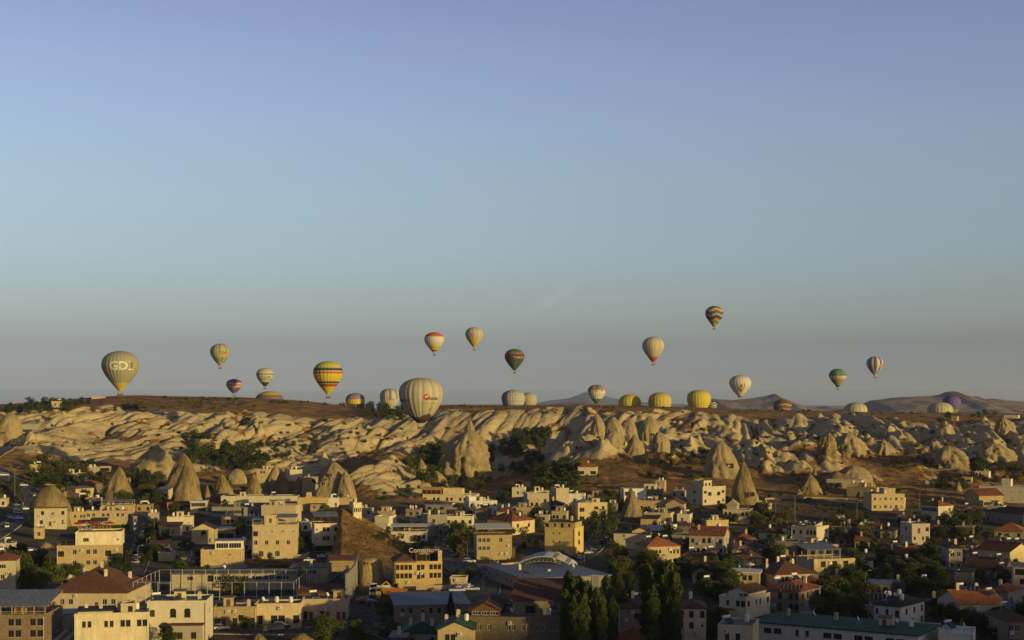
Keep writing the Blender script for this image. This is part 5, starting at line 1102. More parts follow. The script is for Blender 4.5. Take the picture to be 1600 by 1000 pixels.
def crown_poplar(seed, m, n=9000, w=.080, s=.0115):
    r_ = np.random.default_rng(seed); z = r_.uniform(.05, 1, n)**.9; prof = w * np.minimum(1, (1 - z) * 6.0 + .04)**.55 * np.minimum(1, .55 + z * 2.5) * (1 + .28 * np.sin(z * 31 + seed) * np.sin(z*13))
    a = r_.uniform(0, 2*np.pi, n); ph = np.sin(a * 3 + z * 14 + seed) * .18 + np.sin(a*5 - z*23)*.12
    q = prof * (1 + ph) * r_.uniform(.3, 1.05, n)**.5; return leaves(np.stack([q*np.cos(a), q*np.sin(a), z + r_.normal(0, .006, n)], -1), s, r_, m, 'crown')
def crown_cone(seed, m, n=1900, w=.26, s=.024):
    r_ = np.random.default_rng(seed); z = .06 + .94 * r_.uniform(0, 1, n)**1.35; tier = .75 + .35 * np.abs(np.sin(z * 26)); prof = w * (1.02 - z) * tier
    a = r_.uniform(0, 2*np.pi, n); q = prof * r_.uniform(.35, 1.05, n)**.5; return leaves(np.stack([q*np.cos(a), q*np.sin(a), z], -1), s, r_, m, 'crown')
def crown_column(seed, m, n=1700, w=.19, s=.022):
    r_ = np.random.default_rng(seed); z = .04 + .96 * r_.uniform(0, 1, n); prof = w * np.sin(np.pi * np.clip(z * .85 + .12, 0, 1))**.6
    a = r_.uniform(0, 2*np.pi, n); q = prof * (1 + .2*np.sin(a*3+z*11)) * r_.uniform(.3, 1.05, n)**.5; return leaves(np.stack([q*np.cos(a), q*np.sin(a), z], -1), s, r_, m, 'crown')
def crown_bush(seed, m, n=520, s=.075):
    r_ = np.random.default_rng(seed); P = []
    for i in range(6):
        a = r_.uniform(0, 2*np.pi); q = r_.uniform(.1, .55); c = np.array([q*math.cos(a), q*math.sin(a), r_.uniform(.25, .6)])
        d = r_.normal(size=(n // 6, 3)); d /= np.linalg.norm(d, axis=1)[:, None]; P.append(c + d * (r_.uniform(.2, .42) * r_.uniform(.3, 1.05, n // 6)**.5)[:, None])
    P = np.concatenate(P); P[:, 2] = np.abs(P[:, 2]); return leaves(P, s, r_, m, 'bush')
def trunk(seed, h=.42, r=.022, limbs=5):
    rr = random.Random(seed); mb = MB(); mb.tube((0,0,-.08), (rr.uniform(-.02,.02), 0, h), r, r*.6, BARK, 6, cap=False)
    for i in range(limbs):
        a = rr.uniform(0, 6.28); z0 = h * rr.uniform(.55, .95); mb.tube((0,0,z0), (.2*math.cos(a), .2*math.sin(a), z0 + rr.uniform(.15,.3)), r*.5, r*.15, BARK, 4, cap=False)
    return mb.mesh('trunk')
CR = {'round': [crown_round(s_, LEAF) for s_ in (1, 2, 3, 4)], 'dark': [crown_round(s_, DARKL, wide=.46) for s_ in (5, 6, 7, 8)], 'olive': [crown_round(s_, OLIVE, n=1200) for s_ in (9, 10)],
      'poplar': [crown_poplar(s_, POPL) for s_ in (11, 12, 13)], 'conifer': [crown_cone(s_, DARKL) for s_ in (14, 15)], 'column': [crown_column(s_, LEAF) for s_ in (16, 17)],
      'bush': [crown_bush(s_, LEAF) for s_ in (18, 19, 20)], 'dbush': [crown_bush(s_, DARKL) for s_ in (21, 22, 23)], 'obush': [crown_bush(s_, OLIVE) for s_ in (24, 25)], 'dry': [crown_bush(s_, DRYB, n=320) for s_ in (26, 27)],
      'big': [crown_round(s_, LEAF, n=5200, s=.02) for s_ in (28, 29)], 'bigdark': [crown_round(s_, DARKL, n=5200, s=.02, wide=.46) for s_ in (31, 32)]}
TRK = [trunk(1), trunk(2), trunk(3)]; TRKP = trunk(4, h=.9, r=.010, limbs=0)
TN = [0]
def tree(px, py, hpx, kind, label, group=None, cat=None, wide=1.0, D=None):
    TN[0] += 1; r = random.Random(4000 + TN[0]); D = D or hit(px, py); s = D / F; h = hpx * s
    loc = Vector(((px - 800) * s, D, min(-(py - HZ) * s, ground(px, D)) - .02 * h)); cm = r.choice(CR[kind])
    if kind in ('bush', 'dbush', 'obush', 'dry'):
        o = link('dry_bush' if kind == 'dry' else 'bush', cm); o.location = loc; o.rotation_euler = (0, 0, r.uniform(0, 6.28)); o.scale = (h * r.uniform(.9, 1.3) * wide, h * r.uniform(.9, 1.3) * wide, h)
        tag(o, label, cat or 'bush', group); return o
    nm = {'poplar': 'poplar_tree', 'conifer': 'conifer_tree', 'column': 'cypress_tree'}.get(kind, 'leafy_tree')
    root = empty(nm, loc, r.uniform(0, 6.28)); q = r.uniform(.95, 1.2) if kind not in ('poplar', 'conifer', 'column') else 1.0
    root.scale = (h * q * wide, h * q * wide, h); tag(root, label, cat or 'tree', group)
    link('trunk', TRKP if kind in ('poplar', 'conifer') else r.choice(TRK), root); link('crown', cm, root); return root
STUFF = {'wood': [[], 'dense wood of small dark trees in the valley and on the slopes', 'wood'], 'scrub': [[], 'scattered low scrub over the slopes and rims', 'scrub']}
LOWR = {}
def stuff_plant(kind, px, py, hpx, r):
    D = hit(px, py); s = D / F; h = hpx * s; bush = kind in ('bush', 'dbush', 'obush', 'dry')
    key = 'scrub' if bush else 'wood'; k = (kind, r.randint(0, 1))
    if k not in LOWR:
        src = CR[kind][k[1] % len(CR[kind])]; co = np.empty(len(src.vertices) * 3, np.float32); src.vertices.foreach_get('co', co); co = co.reshape(-1, 4, 3)
        q = co[::2] if bush else co[::5]; c = q.mean(1, keepdims=True); LOWR[k] = c + (q - c) * (1.3 if bush else 1.9)
    a = r.uniform(0, 6.28); w = h * r.uniform(1.0, 1.25); ca_, sa_ = math.cos(a) * w, math.sin(a) * w; q = LOWR[k]
    loc = (((px - 800) * s), D, min(-(py - HZ) * s, ground(px, D)) - .02 * h)
    P = np.stack([q[..., 0] * ca_ - q[..., 1] * sa_ + loc[0], q[..., 0] * sa_ + q[..., 1] * ca_ + loc[1], q[..., 2] * h + loc[2]], -1)
    STUFF[key][0].append((P, {'olive': 2, 'obush': 2, 'dry': 3, 'dark': 1, 'dbush': 1}.get(kind, 0)))
ADJ = {'dark': 'dark', 'round': 'green', 'olive': 'yellowish', 'column': 'columnar', 'dbush': 'dark', 'bush': 'green', 'obush': 'yellowish', 'dry': 'dry'}
PENDING = []
def near_labels(things, group, cat, label):
    for x, y, h, k in things:
        o = tree(x, y, h, k, label, group, cat); best = None
        for b in BLD:
            dx = max(b['px0'] - x, 0, x - b['px1']); yt, yb = b['pyt'], b['pyb']; dy = max(yt - y, 0, (y - h) - yb); d = math.hypot(dx, dy * 1.5)
            if best is None or d < best[0]: best = (d, b)
        b = best[1]; w = b['root']['label'].split()[:8]
        while w and w[-1] in ('a', 'an', 'the', 'of', 'with', 'in', 'under', 'and', 'its', 'above', 'below', 'behind', 'at', 'by', 'on', 'left', 'right', 'two', 'among', 'between', 'near', 'before', 'beside', 'over', 'wide', 'dark', 'small', 'grey', 'red', 'one', 'three', 'only', 'brown', 'white', 'pale', 'big', 'rust', 'hip', 'three'): w.pop()
        if w and w[0] in ('a', 'the'): w = w[1:]
        rel = 'left of' if x < b['px0'] else 'right of' if x > b['px1'] else 'before' if y > b['pyb'] - 2 else 'behind'
        PENDING.append((o, f"{ADJ.get(k, 'green')} tree {rel} the " + ' '.join(w), x))
def settle_labels():
    seen = {}
    for o, l, x in PENDING: seen.setdefault(l, []).append((x, o))
    for l, lst in seen.items():
        lst.sort(key=lambda q: q[0]); n = len(lst); names = {1: [''], 2: [', left one', ', right one'], 3: [', left one', ', middle one', ', right one']}.get(n) or [', leftmost', ', second from the left', ', third from the left', ', fourth from the left', ', fifth from the left', ', sixth from the left', ', seventh from the left', ', eighth from the left', ', ninth from the left'][:n-1] + [', rightmost']
        if n > 9: names = [''] * n
        for (x, o), s_ in zip(lst, names):
            if len((l + s_).split()) <= 16: o['label'] = l + s_
            else: o['label'] = l
def grove(cx, cy, rx, ry, n, h0, h1, kinds, label, group, skew=0.0, seed=0, cat=None):
    r = random.Random(9000 + seed + int(cx * 3 + cy)); pts = []
    for i in range(n):
        for t in range(30):
            a, q = r.uniform(0, 6.28), r.uniform(0, 1)**.5; x, y = cx + rx * q * math.cos(a), cy + ry * q * math.sin(a); y += skew * (x - cx)
            if all(abs(x - X_) + 2 * abs(y - Y_) > .35 * h0 for X_, Y_ in pts): break
        pts.append((x, y))
    NUM = ['leftmost', 'second from the left', 'third from the left', 'fourth from the left', 'fifth from the left', 'sixth from the left', 'seventh from the left', 'eighth from the left', 'ninth from the left', 'tenth from the left', 'eleventh from the left', 'rightmost']
    things = []
    for x, y in sorted(pts, key=lambda p: p[0]):
        h, k = r.uniform(h0, h1), r.choice(kinds); bush = k in ('bush', 'dbush', 'obush', 'dry')
        if (not bush and h < 21.5) or (bush and h < 5.2): stuff_plant(k, x, y, h, r)
        else: things.append((x, y, h, k))
    m_ = len(things)
    if m_ > 12 and BLD and cy > 770: near_labels(things, group, cat, label); return
    for i, (x, y, h, k) in enumerate(things):
        lb = label if m_ > 12 else label if m_ == 1 else label + ', ' + ('rightmost' if i == m_ - 1 else NUM[i])
        if len(lb.split()) > 16: lb = label
        tree(x, y, h, k, lb, group, cat)
TKS = ('round', 'dark', 'dark', 'olive'); BK = ('bush', 'dbush', 'dbush', 'obush')
G = grove
G(65, 640, 82, 8, 30, 9, 16, ('round', 'dark', 'dark'), 'dark tree in the grove along the left skyline', 'trees of the left skyline grove', skew=-.09)
G(325, 624.5, 62, 1.2, 16, 3.5, 6, ('bush', 'dbush'), 'low green bush in the hedge on the skyline left of the wave-patterned balloon', 'skyline hedge bushes')
G(170, 640, 80, 4, 16, 4, 9, ('bush', 'dbush', 'dry'), 'scrub bush on the brown plateau below the letter balloon', 'scrub on the left plateau')
G(605, 648, 48, 9, 30, 9, 15, ('dark', 'dark', 'round'), 'dark tree in the wooded hollow left of the largest balloon', 'trees in the wooded hollow', skew=.08)
G(535, 633, 35, 2, 10, 4, 8, ('dbush', 'bush', 'dry'), 'bush on the skyline between the banded and purple-topped balloons', 'skyline bushes')
G(450, 629.5, 45, 1.2, 6, 4, 7, ('bush', 'dbush'), 'round bush on the skyline right of the half-hidden blue-orange balloon', 'skyline bushes')
G(745, 636, 50, 1.5, 8, 3, 5, ('bush', 'dbush'), 'tiny bush on the bare skyline right of the largest balloon', 'tiny skyline bushes')
G(970, 637, 70, 1.2, 16, 2.5, 4, ('dbush', 'dbush', 'bush'), 'low dark bush on the skyline under the yellow balloons', 'low skyline bushes')
G(1200, 643.5, 80, 1.6, 16, 3, 5, ('dbush', 'dry', 'bush'), 'low bush on the skyline under the brown peak', 'skyline bushes under the peak')
G(1380, 647, 60, 1.4, 12, 3, 5, ('dbush', 'bush'), 'low bush on the skyline right of the cream dome', 'skyline bushes at right')
G(1555, 650, 55, 3, 12, 4, 8, ('dbush', 'dark', 'bush'), 'dark shrub on the rim near the right frame edge', 'rim shrubs at right')
G(700, 737, 64, 32, 125, 13, 22, TKS + ('column',), 'tree in the dense green valley below the largest balloon', 'valley trees', skew=.12)
G(822, 698, 40, 18, 46, 10, 18, ('dark', 'dark', 'round'), 'dark tree in the gully wood right of the isolated valley rock', 'gully wood trees', skew=-.2)
G(872, 750, 48, 20, 46, 14, 22, TKS, 'tree in the wood below the red-roofed valley villa', 'trees below the valley villa')
G(355, 722, 66, 22, 70, 12, 20, TKS, 'tree in the wood behind the twin rock cones', 'wood behind the cones')
G(305, 690, 24, 10, 12, 9, 15, ('bush', 'dbush', 'dark'), 'shrub in the pocket of the left tuff slopes', 'shrub pocket', cat='shrub')
G(100, 752, 64, 28, 60, 13, 22, TKS, 'tree around the houses at the foot of the left tuff hill', 'trees at the left hill foot', skew=.1)
G(226, 772, 32, 26, 22, 14, 22, TKS, 'tree between the second cone and the twin cones', 'trees between the cones')
G(385, 768, 60, 8, 10, 9, 15, ('dark', 'round'), 'small tree tucked between the rock cones', 'trees tucked between cones')
G(14, 770, 22, 20, 12, 9, 14, ('bush', 'dark', 'dbush'), 'roadside tree on the bank left of the curving road', 'bank trees')
G(40, 903, 46, 24, 16, 26, 40, ('dark', 'dark', 'round'), 'dense tree beside the red-roofed house at the left edge', 'left edge trees')
G(242, 850, 26, 30, 16, 16, 28, ('dark', 'round'), 'tree lining the long parking street on its right', 'parking street trees')
G(175, 830, 30, 6, 6, 10, 14, ('bush', 'round'), 'small garden tree behind the red-parasol terrace', 'garden trees')
G(720, 850, 26, 26, 13, 18, 30, ('round', 'dark', 'olive'), 'street tree left of the triple-window hotel', 'street trees')
G(600, 815, 30, 5, 5, 8, 14, ('bush', 'olive'), 'shrub at the top of the brown grass hill', 'hilltop shrubs', cat='shrub')
G(660, 868, 24, 7, 8, 12, 18, ('olive', 'bush', 'round'), 'light green tree behind the sign hotel', 'trees behind the sign hotel')
G(842, 820, 18, 18, 10, 16, 26, ('dark', 'dark'), 'dark tree left of the blank-walled yellow block', 'trees left of the yellow block')
G(942, 820, 18, 24, 14, 16, 26, ('dark', 'dark', 'round'), 'dark tree along the steep street right of the yellow block', 'steep street trees')
G(955, 790, 22, 26, 16, 14, 22, ('dark', 'round'), 'tree in the gully between the balcony flats and the rock pyramid', 'gully trees')
G(985, 892, 46, 14, 14, 22, 34, ('round', 'dark', 'olive'), 'tree in the garden left of the rust hip roof', 'garden trees left of the rust roof')
G(1060, 900, 32, 10, 8, 22, 32, ('dark', 'round'), 'tree in front of the rust hip roof house', 'trees before the rust roof')
G(1195, 812, 44, 14, 18, 16, 26, ('dark', 'dark', 'olive'), 'dark tree behind the flat-roofed arched house', 'trees behind the arched house')
G(1120, 920, 34, 30, 22, 24, 38, ('dark', 'dark', 'round'), 'dense dark tree left of the yellow-balconied house', 'dense trees left of the balconies')
G(1110, 985, 26, 20, 9, 26, 40, ('dark', 'round'), 'tree between the brown-roofed white house and the cream block', 'trees by the cream block')
G(1320, 950, 45, 36, 30, 26, 40, ('dark', 'dark', 'round'), 'dark tree in the shaded gardens right of the stone villa', 'shaded garden trees')
G(1205, 868, 50, 14, 14, 16, 26, ('dark', 'dark'), 'tree squeezed between red-roofed houses', 'trees between red roofs')
G(1330, 835, 40, 20, 22, 18, 28, ('dark', 'dark', 'olive'), 'tree in the gardens below the ploughed field', 'trees below the field')
G(1360, 900, 45, 24, 24, 20, 32, ('dark', 'dark'), 'tree in dark gardens around the patio house', 'dark garden trees')
G(1440, 905, 40, 36, 30, 22, 36, ('dark', 'dark', 'round'), 'tree in the shadowed orchard left of the painted wall', 'shadowed orchard trees')
G(1490, 830, 50, 18, 24, 18, 28, ('dark', 'dark', 'round'), 'tree between the corner-window house and the right edge', 'trees near the grey-pink house')
G(1480, 955, 26, 30, 16, 24, 36, ('dark', 'dark', 'olive'), 'tree in shade left of the orange-roofed house', 'trees left of the orange roof')
G(1560, 985, 50, 22, 16, 26, 38, ('dark', 'dark'), 'tree in the shade around the corner stone villa', 'trees by the corner villa')
G(1565, 905, 40, 14, 12, 18, 28, ('dark', 'dark'), 'tree among the maroon roofs at right', 'trees among maroon roofs')
G(1430, 790, 60, 10, 14, 8, 14, ('bush', 'dbush', 'dry'), 'scrub bush on the slope right of the square golden hotel', 'slope scrub')
G(1480, 762, 30, 8, 12, 9, 15, ('dark', 'dbush'), 'dark shrub around the miniature rock cone', 'shrubs by the small cone', cat='shrub')
G(1440, 728, 60, 5, 14, 6, 10, ('dark', 'dbush', 'bush'), 'small tree of the orchard terrace under the pale whaleback', 'orchard terrace trees')
G(1545, 724, 40, 10, 14, 8, 14, ('dark', 'dbush', 'bush'), 'tree in the scrub near the right edge gullies', 'right scrub trees')
G(1115, 715, 26, 12, 12, 8, 14, ('dark', 'bush', 'dbush'), 'shrub beside the rock with the square lit cave', 'shrubs by the cave rock', cat='shrub')
G(1060, 745, 50, 8, 8, 7, 11, ('bush', 'dbush'), 'green bush at the edge of the ploughed brown rise', 'bushes by the brown rise')
G(800, 780, 30, 8, 8, 10, 16, ('dark', 'round'), 'tree beside the grey lane above the upper town', 'upper lane trees')
G(640, 735, 50, 14, 12, 5, 9, ('bush', 'obush'), 'green bush on the brown knoll above the terraced hotel', 'knoll bushes')
G(480, 690, 330, 32, 46, 3.5, 8, ('bush', 'dbush', 'dry', 'dbush'), 'scrub bush scattered over the left tuff slopes', 'scrub on the left slopes')
G(1050, 690, 240, 34, 40, 3.5, 8, ('bush', 'dbush', 'dry', 'dbush'), 'scrub bush scattered over the middle gullies', 'scrub in the middle gullies')
G(1440, 690, 170, 32, 44, 3.5, 9, ('dbush', 'dbush', 'dry', 'bush'), 'scrub bush scattered over the right gullies', 'scrub in the right gullies')
G(1290, 800, 90, 16, 14, 4, 8, ('dry', 'dbush'), 'dry bush on the fallow field below the cones', 'field bushes')
G(760, 975, 40, 12, 5, 16, 24, ('round', 'olive'), 'small tree before the portal hall', 'small trees before the hall')
G(600, 990, 50, 10, 9, 14, 24, ('round', 'dark', 'bush'), 'young tree in the yard at the bottom centre-left', 'yard trees')
G(450, 856, 60, 12, 9, 12, 20, TKS, 'tree in the gaps around the large cream hotel', 'hotel gap trees')
G(300, 900, 30, 12, 7, 14, 21, TKS, 'tree in the gaps behind the school roof', 'school gap trees')
G(1020, 845, 60, 14, 16, 12, 21, TKS, 'tree in the lanes around the yellow hall', 'lane trees')
G(1090, 885, 50, 12, 12, 14, 21, TKS, 'tree in the yards below the red gable roof', 'yard trees below the red gable')
G(1250, 900, 60, 16, 14, 14, 21, TKS, 'tree in the yards around the broad roof', 'yard trees by the broad roof')
G(1420, 870, 80, 20, 24, 14, 21, TKS, 'tree in the yards around the rust roof', 'yard trees by the rust roof')
G(1540, 870, 60, 24, 18, 14, 21, TKS, 'tree in the yards by the right edge', 'right yard trees')
G(790, 850, 40, 16, 12, 12, 20, TKS, 'tree between the canopy hotel and the yellow block', 'trees by the canopy hotel')
G(700, 810, 60, 14, 14, 10, 18, TKS, 'tree in the upper lanes below the white block', 'upper lanes trees')
G(1080, 800, 80, 16, 16, 10, 17, TKS, 'tree in the yards below the mansion', 'mansion yard trees')
G(330, 800, 110, 10, 14, 8, 14, TKS, 'tree between roofs of the cave village', 'cave village trees')
G(140, 800, 60, 14, 14, 10, 16, TKS, 'tree around the cream houses right of the stout cone', 'trees by the stout cone')
G(700, 905, 60, 14, 8, 12, 18, TKS, 'tree around the parking yard', 'parking yard trees')
G(300, 634, 120, 6, 50, 2.5, 5, ('dbush', 'bush', 'dry'), 'scrub on the left plateau top', 'plateau top scrub')
G(900, 643, 200, 4, 50, 2, 4, ('dbush', 'dry', 'dbush'), 'scrub along the middle rim', 'middle rim scrub')
G(1300, 700, 300, 40, 70, 3, 5, ('dbush', 'bush', 'dbush'), 'small scrub in the right badlands', 'right badlands scrub')
G(350, 690, 320, 36, 60, 3, 5, ('dbush', 'bush', 'dbush'), 'small scrub in the left badlands', 'left badlands scrub')
G(715, 708, 60, 12, 50, 10, 17, TKS, 'tree at the foot of the pale cliff', 'cliff foot trees')
G(800, 725, 50, 20, 36, 11, 18, TKS, 'tree in the middle of the green valley', 'middle valley trees')
G(870, 765, 60, 12, 30, 11, 18, TKS, 'tree above the balcony flats', 'trees above the flats')
G(640, 772, 60, 14, 14, 5, 9, ('bush', 'dbush', 'dark'), 'shrub on the eroded slope', 'eroded slope shrubs')
G(430, 705, 60, 12, 26, 7, 12, ('dark', 'dbush', 'round'), 'tree in the clefts of the left tuff slope', 'cleft trees')
G(240, 745, 50, 14, 30, 10, 17, TKS, 'tree below the smooth white cone', 'trees below the white cone')
G(1060, 722, 60, 14, 24, 6, 11, ('dark', 'dbush', 'bush'), 'shrub below the chimney cluster', 'shrubs below the chimneys')
G(1560, 740, 60, 16, 24, 7, 13, ('dark', 'dbush', 'round'), 'tree in the far right hollow', 'right hollow trees')
G(1300, 755, 60, 10, 14, 6, 10, ('dark', 'dbush', 'bush'), 'shrub around the arcaded hotel', 'arcade shrubs')
G(560, 935, 50, 10, 6, 10, 16, TKS, 'tree by the scrapyard', 'scrapyard trees')
G(400, 870, 70, 14, 12, 11, 18, TKS, 'tree in the lanes left of the large cream hotel', 'lane trees by the cream hotel')
G(160, 880, 90, 20, 12, 12, 19, TKS, 'tree in the lanes around the stone hotel', 'lane trees by the stone hotel')
G(1150, 840, 120, 30, 34, 12, 20, TKS, 'tree between red-roofed houses', 'red roof garden trees')
G(1400, 840, 160, 30, 36, 12, 20, TKS, 'tree in the right-hand gardens', 'right-hand garden trees')
G(900, 850, 70, 26, 12, 11, 18, TKS, 'tree around the yellow block', 'trees around the yellow block')
G(640, 845, 50, 20, 10, 10, 16, TKS, 'tree around the guest house', 'guest house trees')
G(1240, 775, 200, 10, 26, 5, 9, ('dark', 'dbush', 'bush'), 'scrub on the slope above the field', 'slope scrub above the field')
# single trees
for a in [(189, 797, 34, 'bigdark', 'big round tree hiding the foot of the second rock cone'), (508, 806, 20, 'round', 'round dark tree behind the narrow hotel tower'), (497, 808, 13, 'dark', 'small tree left of the round dark tree behind the narrow hotel'),
          (121, 906, 30, 'big', 'rounded street tree before the big stone hotel windows'), (88, 912, 30, 'round', 'yellow-green street tree left of the stone hotel'), (66, 922, 38, 'big', 'broad yellow-green tree by the parked cars at left'),
          (103, 903, 26, 'olive', 'slim pale street tree at the corner of the stone hotel'), (168, 902, 30, 'olive', 'light tree leaning on the stone hotel front'), (192, 903, 42, 'bigdark', 'large dark tree at the right end of the stone hotel'),
          (362, 942, 48, 'bigdark', 'broad dark tree inside the sports court fence'), (472, 924, 40, 'column', 'columnar green tree at the corner of the sports court'), (438, 905, 26, 'bigdark', 'dark tree on the roof line right of the court tree'),
          (462, 868, 36, 'bigdark', 'leafy tree at the right corner of the large cream hotel'), (444, 872, 22, 'dark', 'bush-like tree before the large cream hotel wall'), (375, 838, 26, 'dark', 'dark tree behind the pergola house'),
          (704, 982, 58, 'conifer', 'spreading dark conifer before the market hall'), (262, 1012, 42, 'bigdark', 'dark tree below the whitewashed wing at the bottom edge'), (105, 995, 22, 'dark', 'dark shrub in the niche between the plain pale house and the white one'),
          (512, 1008, 52, 'big', 'wide green tree on the road bend at the bottom'), (560, 1006, 40, 'dark', 'dark tree right of the wide road-bend tree'), (383, 985, 24, 'round', 'clipped round tree before the red-framed shop'), (601, 968, 38, 'round', 'tree behind the lamp pole left of the market hall'),
          (824, 915, 28, 'olive', 'yellow-green tree against the station roof'), (815, 880, 16, 'olive', 'bright small tree behind the arched roof'), (1207, 878, 44, 'column', 'tall leafy tree between the rust roofs'), (1216, 880, 34, 'round', 'green tree right of the tall leafy one'),
          (1482, 655, 13, 'dark', 'single dark tree standing on the right rim'), (1538, 647, 9, 'dark', 'round tree on the skyline before the rocky ridge'), (790, 637, 8, 'round', 'small tree overlapping the scale-patterned balloon'), (186, 621, 6, 'bush', 'green bush under the letter balloon basket'),
          (257, 622, 5, 'dbush', 'dark bush on the bare left skyline'), (238, 622, 6, 'dry', 'leafless grey bush on the bare left skyline'), (292, 860, 20, 'dark', 'tree before the white porch house'), (285, 905, 30, 'dark', 'dark tree behind the left end of the school'),
          (1240, 745, 11, 'dark', 'round dark tree left of the rounded brown cone'), (604, 688, 8, 'dry', 'lonely dry bush on the smooth pale slope'), (1290, 705, 8, 'bush', 'bright green bush at the foot of the brownish gully rock'), (1180, 905, 30, 'conifer', 'dark conifer right of the dense garden trees'),
          (1142, 898, 44, 'conifer', 'tall dark conifer beside the small yellow gable'), (735, 905, 20, 'round', 'round tree by the parking yard wall'), (800, 905, 14, 'bush', 'bush at the station corner'), (1380, 905, 22, 'dark', 'tree behind the tiny white house'),
          (1075, 860, 24, 'dark', 'tree at the left corner of the broad red gable roof'), (1300, 905, 26, 'dark', 'tree before the two-level restaurant'), (1270, 950, 30, 'dark', 'tree hugging the corner of the square stone villa'), (325, 985, 12, 'bush', 'bush at the foot of the whitewashed wing')]:
    tree(a[0], a[1], a[2], a[3], a[4])
ORDP = ['leftmost', 'second from the left', 'third from the left', 'fourth from the left', 'fifth from the left', 'sixth from the left', 'seventh from the left', 'eighth from the left', 'ninth from the left', 'tenth from the left', 'rightmost']
PN = {}; PX1 = [889, 884, 905, 918, 932, 947, 957, 928, 896, 912, 940]; PX2 = [1012, 1030, 1044, 1055, 1020]
for x, y, h in [(889, 1012, 122), (884, 1020, 100), (905, 1016, 118), (918, 1018, 112), (932, 1020, 104), (947, 1016, 118), (957, 1022, 92), (928, 1025, 88), (896, 1024, 96), (912, 1030, 104), (940, 1028, 100)]:
    PN[x] = (sum(1 for q in PX1 if q < x))
    tree(x, y, h, 'poplar', 'green poplar in the wide clump by the portal hall, ' + ORDP[PN[x]], 'poplars of the wide clump', wide=1.0)
for x, y, h in [(1012, 1014, 134), (1030, 1018, 138), (1044, 1020, 146), (1055, 1022, 130), (1020, 1026, 112)]:
    k_ = sum(1 for q in PX2 if q < x)
    tree(x, y, h, 'poplar', 'tall poplar beside the white house with brown roof, ' + (ORDP[k_] if k_ < 4 else 'rightmost of its clump'), 'poplars of the dark clump', wide=1.0)
for x, y, h in [(966, 985, 92), (986, 975, 84), (975, 990, 70)]:
    tree(x, y, h, 'poplar', {966: 'left', 975: 'middle', 986: 'right'}[x] + ' one of three slimmer dark poplars between the two big clumps', 'poplars between the clumps', wide=1.1)
settle_labels()
for key, (lst, lb, nm) in STUFF.items():
    P = np.concatenate([p for p, m_ in lst]); mi = np.concatenate([np.full(len(p), m_) for p, m_ in lst])
    o = link(nm, mesh_np(nm, P.reshape(-1, 3), np.arange(len(P) * 4).reshape(-1, 4), [LEAF, DARKL, OLIVE, DRYB], mi)); tag(o, lb, nm, kind='stuff')
# dry grass and weeds: far too many to count
def tufts(name, label, spots, n, s, m):
    r_ = np.random.default_rng(77 + len(spots)); P = []
    for (cx, cy, rx, ry) in spots:
        for i in range(n):
            px = cx + rx * r_.normal() * .6; py = cy + ry * r_.normal() * .6; D = hit(px, py)
            if D > 1250: continue
            P.append(((px - 800) / F * D, D, ground(px, D) + .1))
    P = np.array(P); k = 5; P2 = (P[:, None, :] + np.concatenate([r_.normal(0, .5, (len(P), k, 2)), np.abs(r_.normal(0, .25, (len(P), k, 1)))], -1)).reshape(-1, 3)
    o = link(name, leaves(P2, s, r_, m, name)); tag(o, label, 'grass', kind='stuff')
tufts('dry_grass', 'dry brown grass and weeds on the slopes', [(565, 835, 34, 34), (300, 634, 160, 8), (985, 728, 80, 16), (1260, 800, 100, 20), (640, 730, 60, 20), (1400, 722, 100, 12), (170, 690, 90, 12)], 500, .28, DRYB)
tufts('weeds', 'low green weeds in yards and along lanes', [(100, 880, 90, 40), (450, 880, 160, 50), (800, 860, 180, 50), (1200, 880, 200, 60), (1450, 880, 140, 60), (600, 985, 200, 20)], 420, .3, DARKL)
# ---------------------------------------------------------------- balloons
def cloth(name, c, r=.75): return mat('cloth_' + name, tuple(v * .8 for v in c), rough=r, noise=.06, nscale=.4, spec=.2)
K = dict(cream=cloth('cream', (.50, .44, .32)), sand=cloth('sand', (.40, .36, .25)), khaki=cloth('khaki', (.33, .31, .21)), white=cloth('white', (.58, .53, .43)), yellow=cloth('yellow', (.58, .44, .05)), lemon=cloth('lemon', (.50, .46, .09)),
         orange=cloth('orange', (.52, .24, .05)), red=cloth('red', (.42, .07, .035)), coral=cloth('coral', (.50, .13, .06)), navy=cloth('navy', (.04, .05, .10)), blue=cloth('blue', (.12, .15, .27)), purple=cloth('purple', (.14, .10, .28)), mauve=cloth('mauve', (.26, .19, .23)),
         green=cloth('green', (.09, .15, .06)), dgreen=cloth('dgreen', (.07, .095, .055)), maroon=cloth('maroon', (.10, .06, .055)), black=cloth('black', (.03, .03, .035)), lime=cloth('lime', (.25, .30, .04)), teal=cloth('teal', (.07, .17, .15)), brown=cloth('brown', (.20, .12, .08)),
         letter=cloth('letter', (.72, .68, .56)), gold=cloth('gold', (.50, .34, .10)), steel=cloth('steel', (.16, .19, .24)), olive=cloth('olive', (.42, .36, .13)), sage=cloth('sage', (.20, .27, .17)))
TP = np.array([0, .006, .02, .045, .08, .13, .2, .28, .36, .44, .52, .60, .68, .76, .84, .91, .96, 1.0]); RP = np.array([0, .15, .33, .50, .66, .80, .92, .985, 1.0, .975, .905, .805, .685, .55, .405, .27, .175, .12])
RP2 = np.array([0, .16, .35, .53, .69, .83, .94, .99, 1.0, .985, .94, .87, .78, .665, .52, .37, .26, .17])
WICK = mat('wicker', (.16, .10, .05), noise=.3, nscale=6)
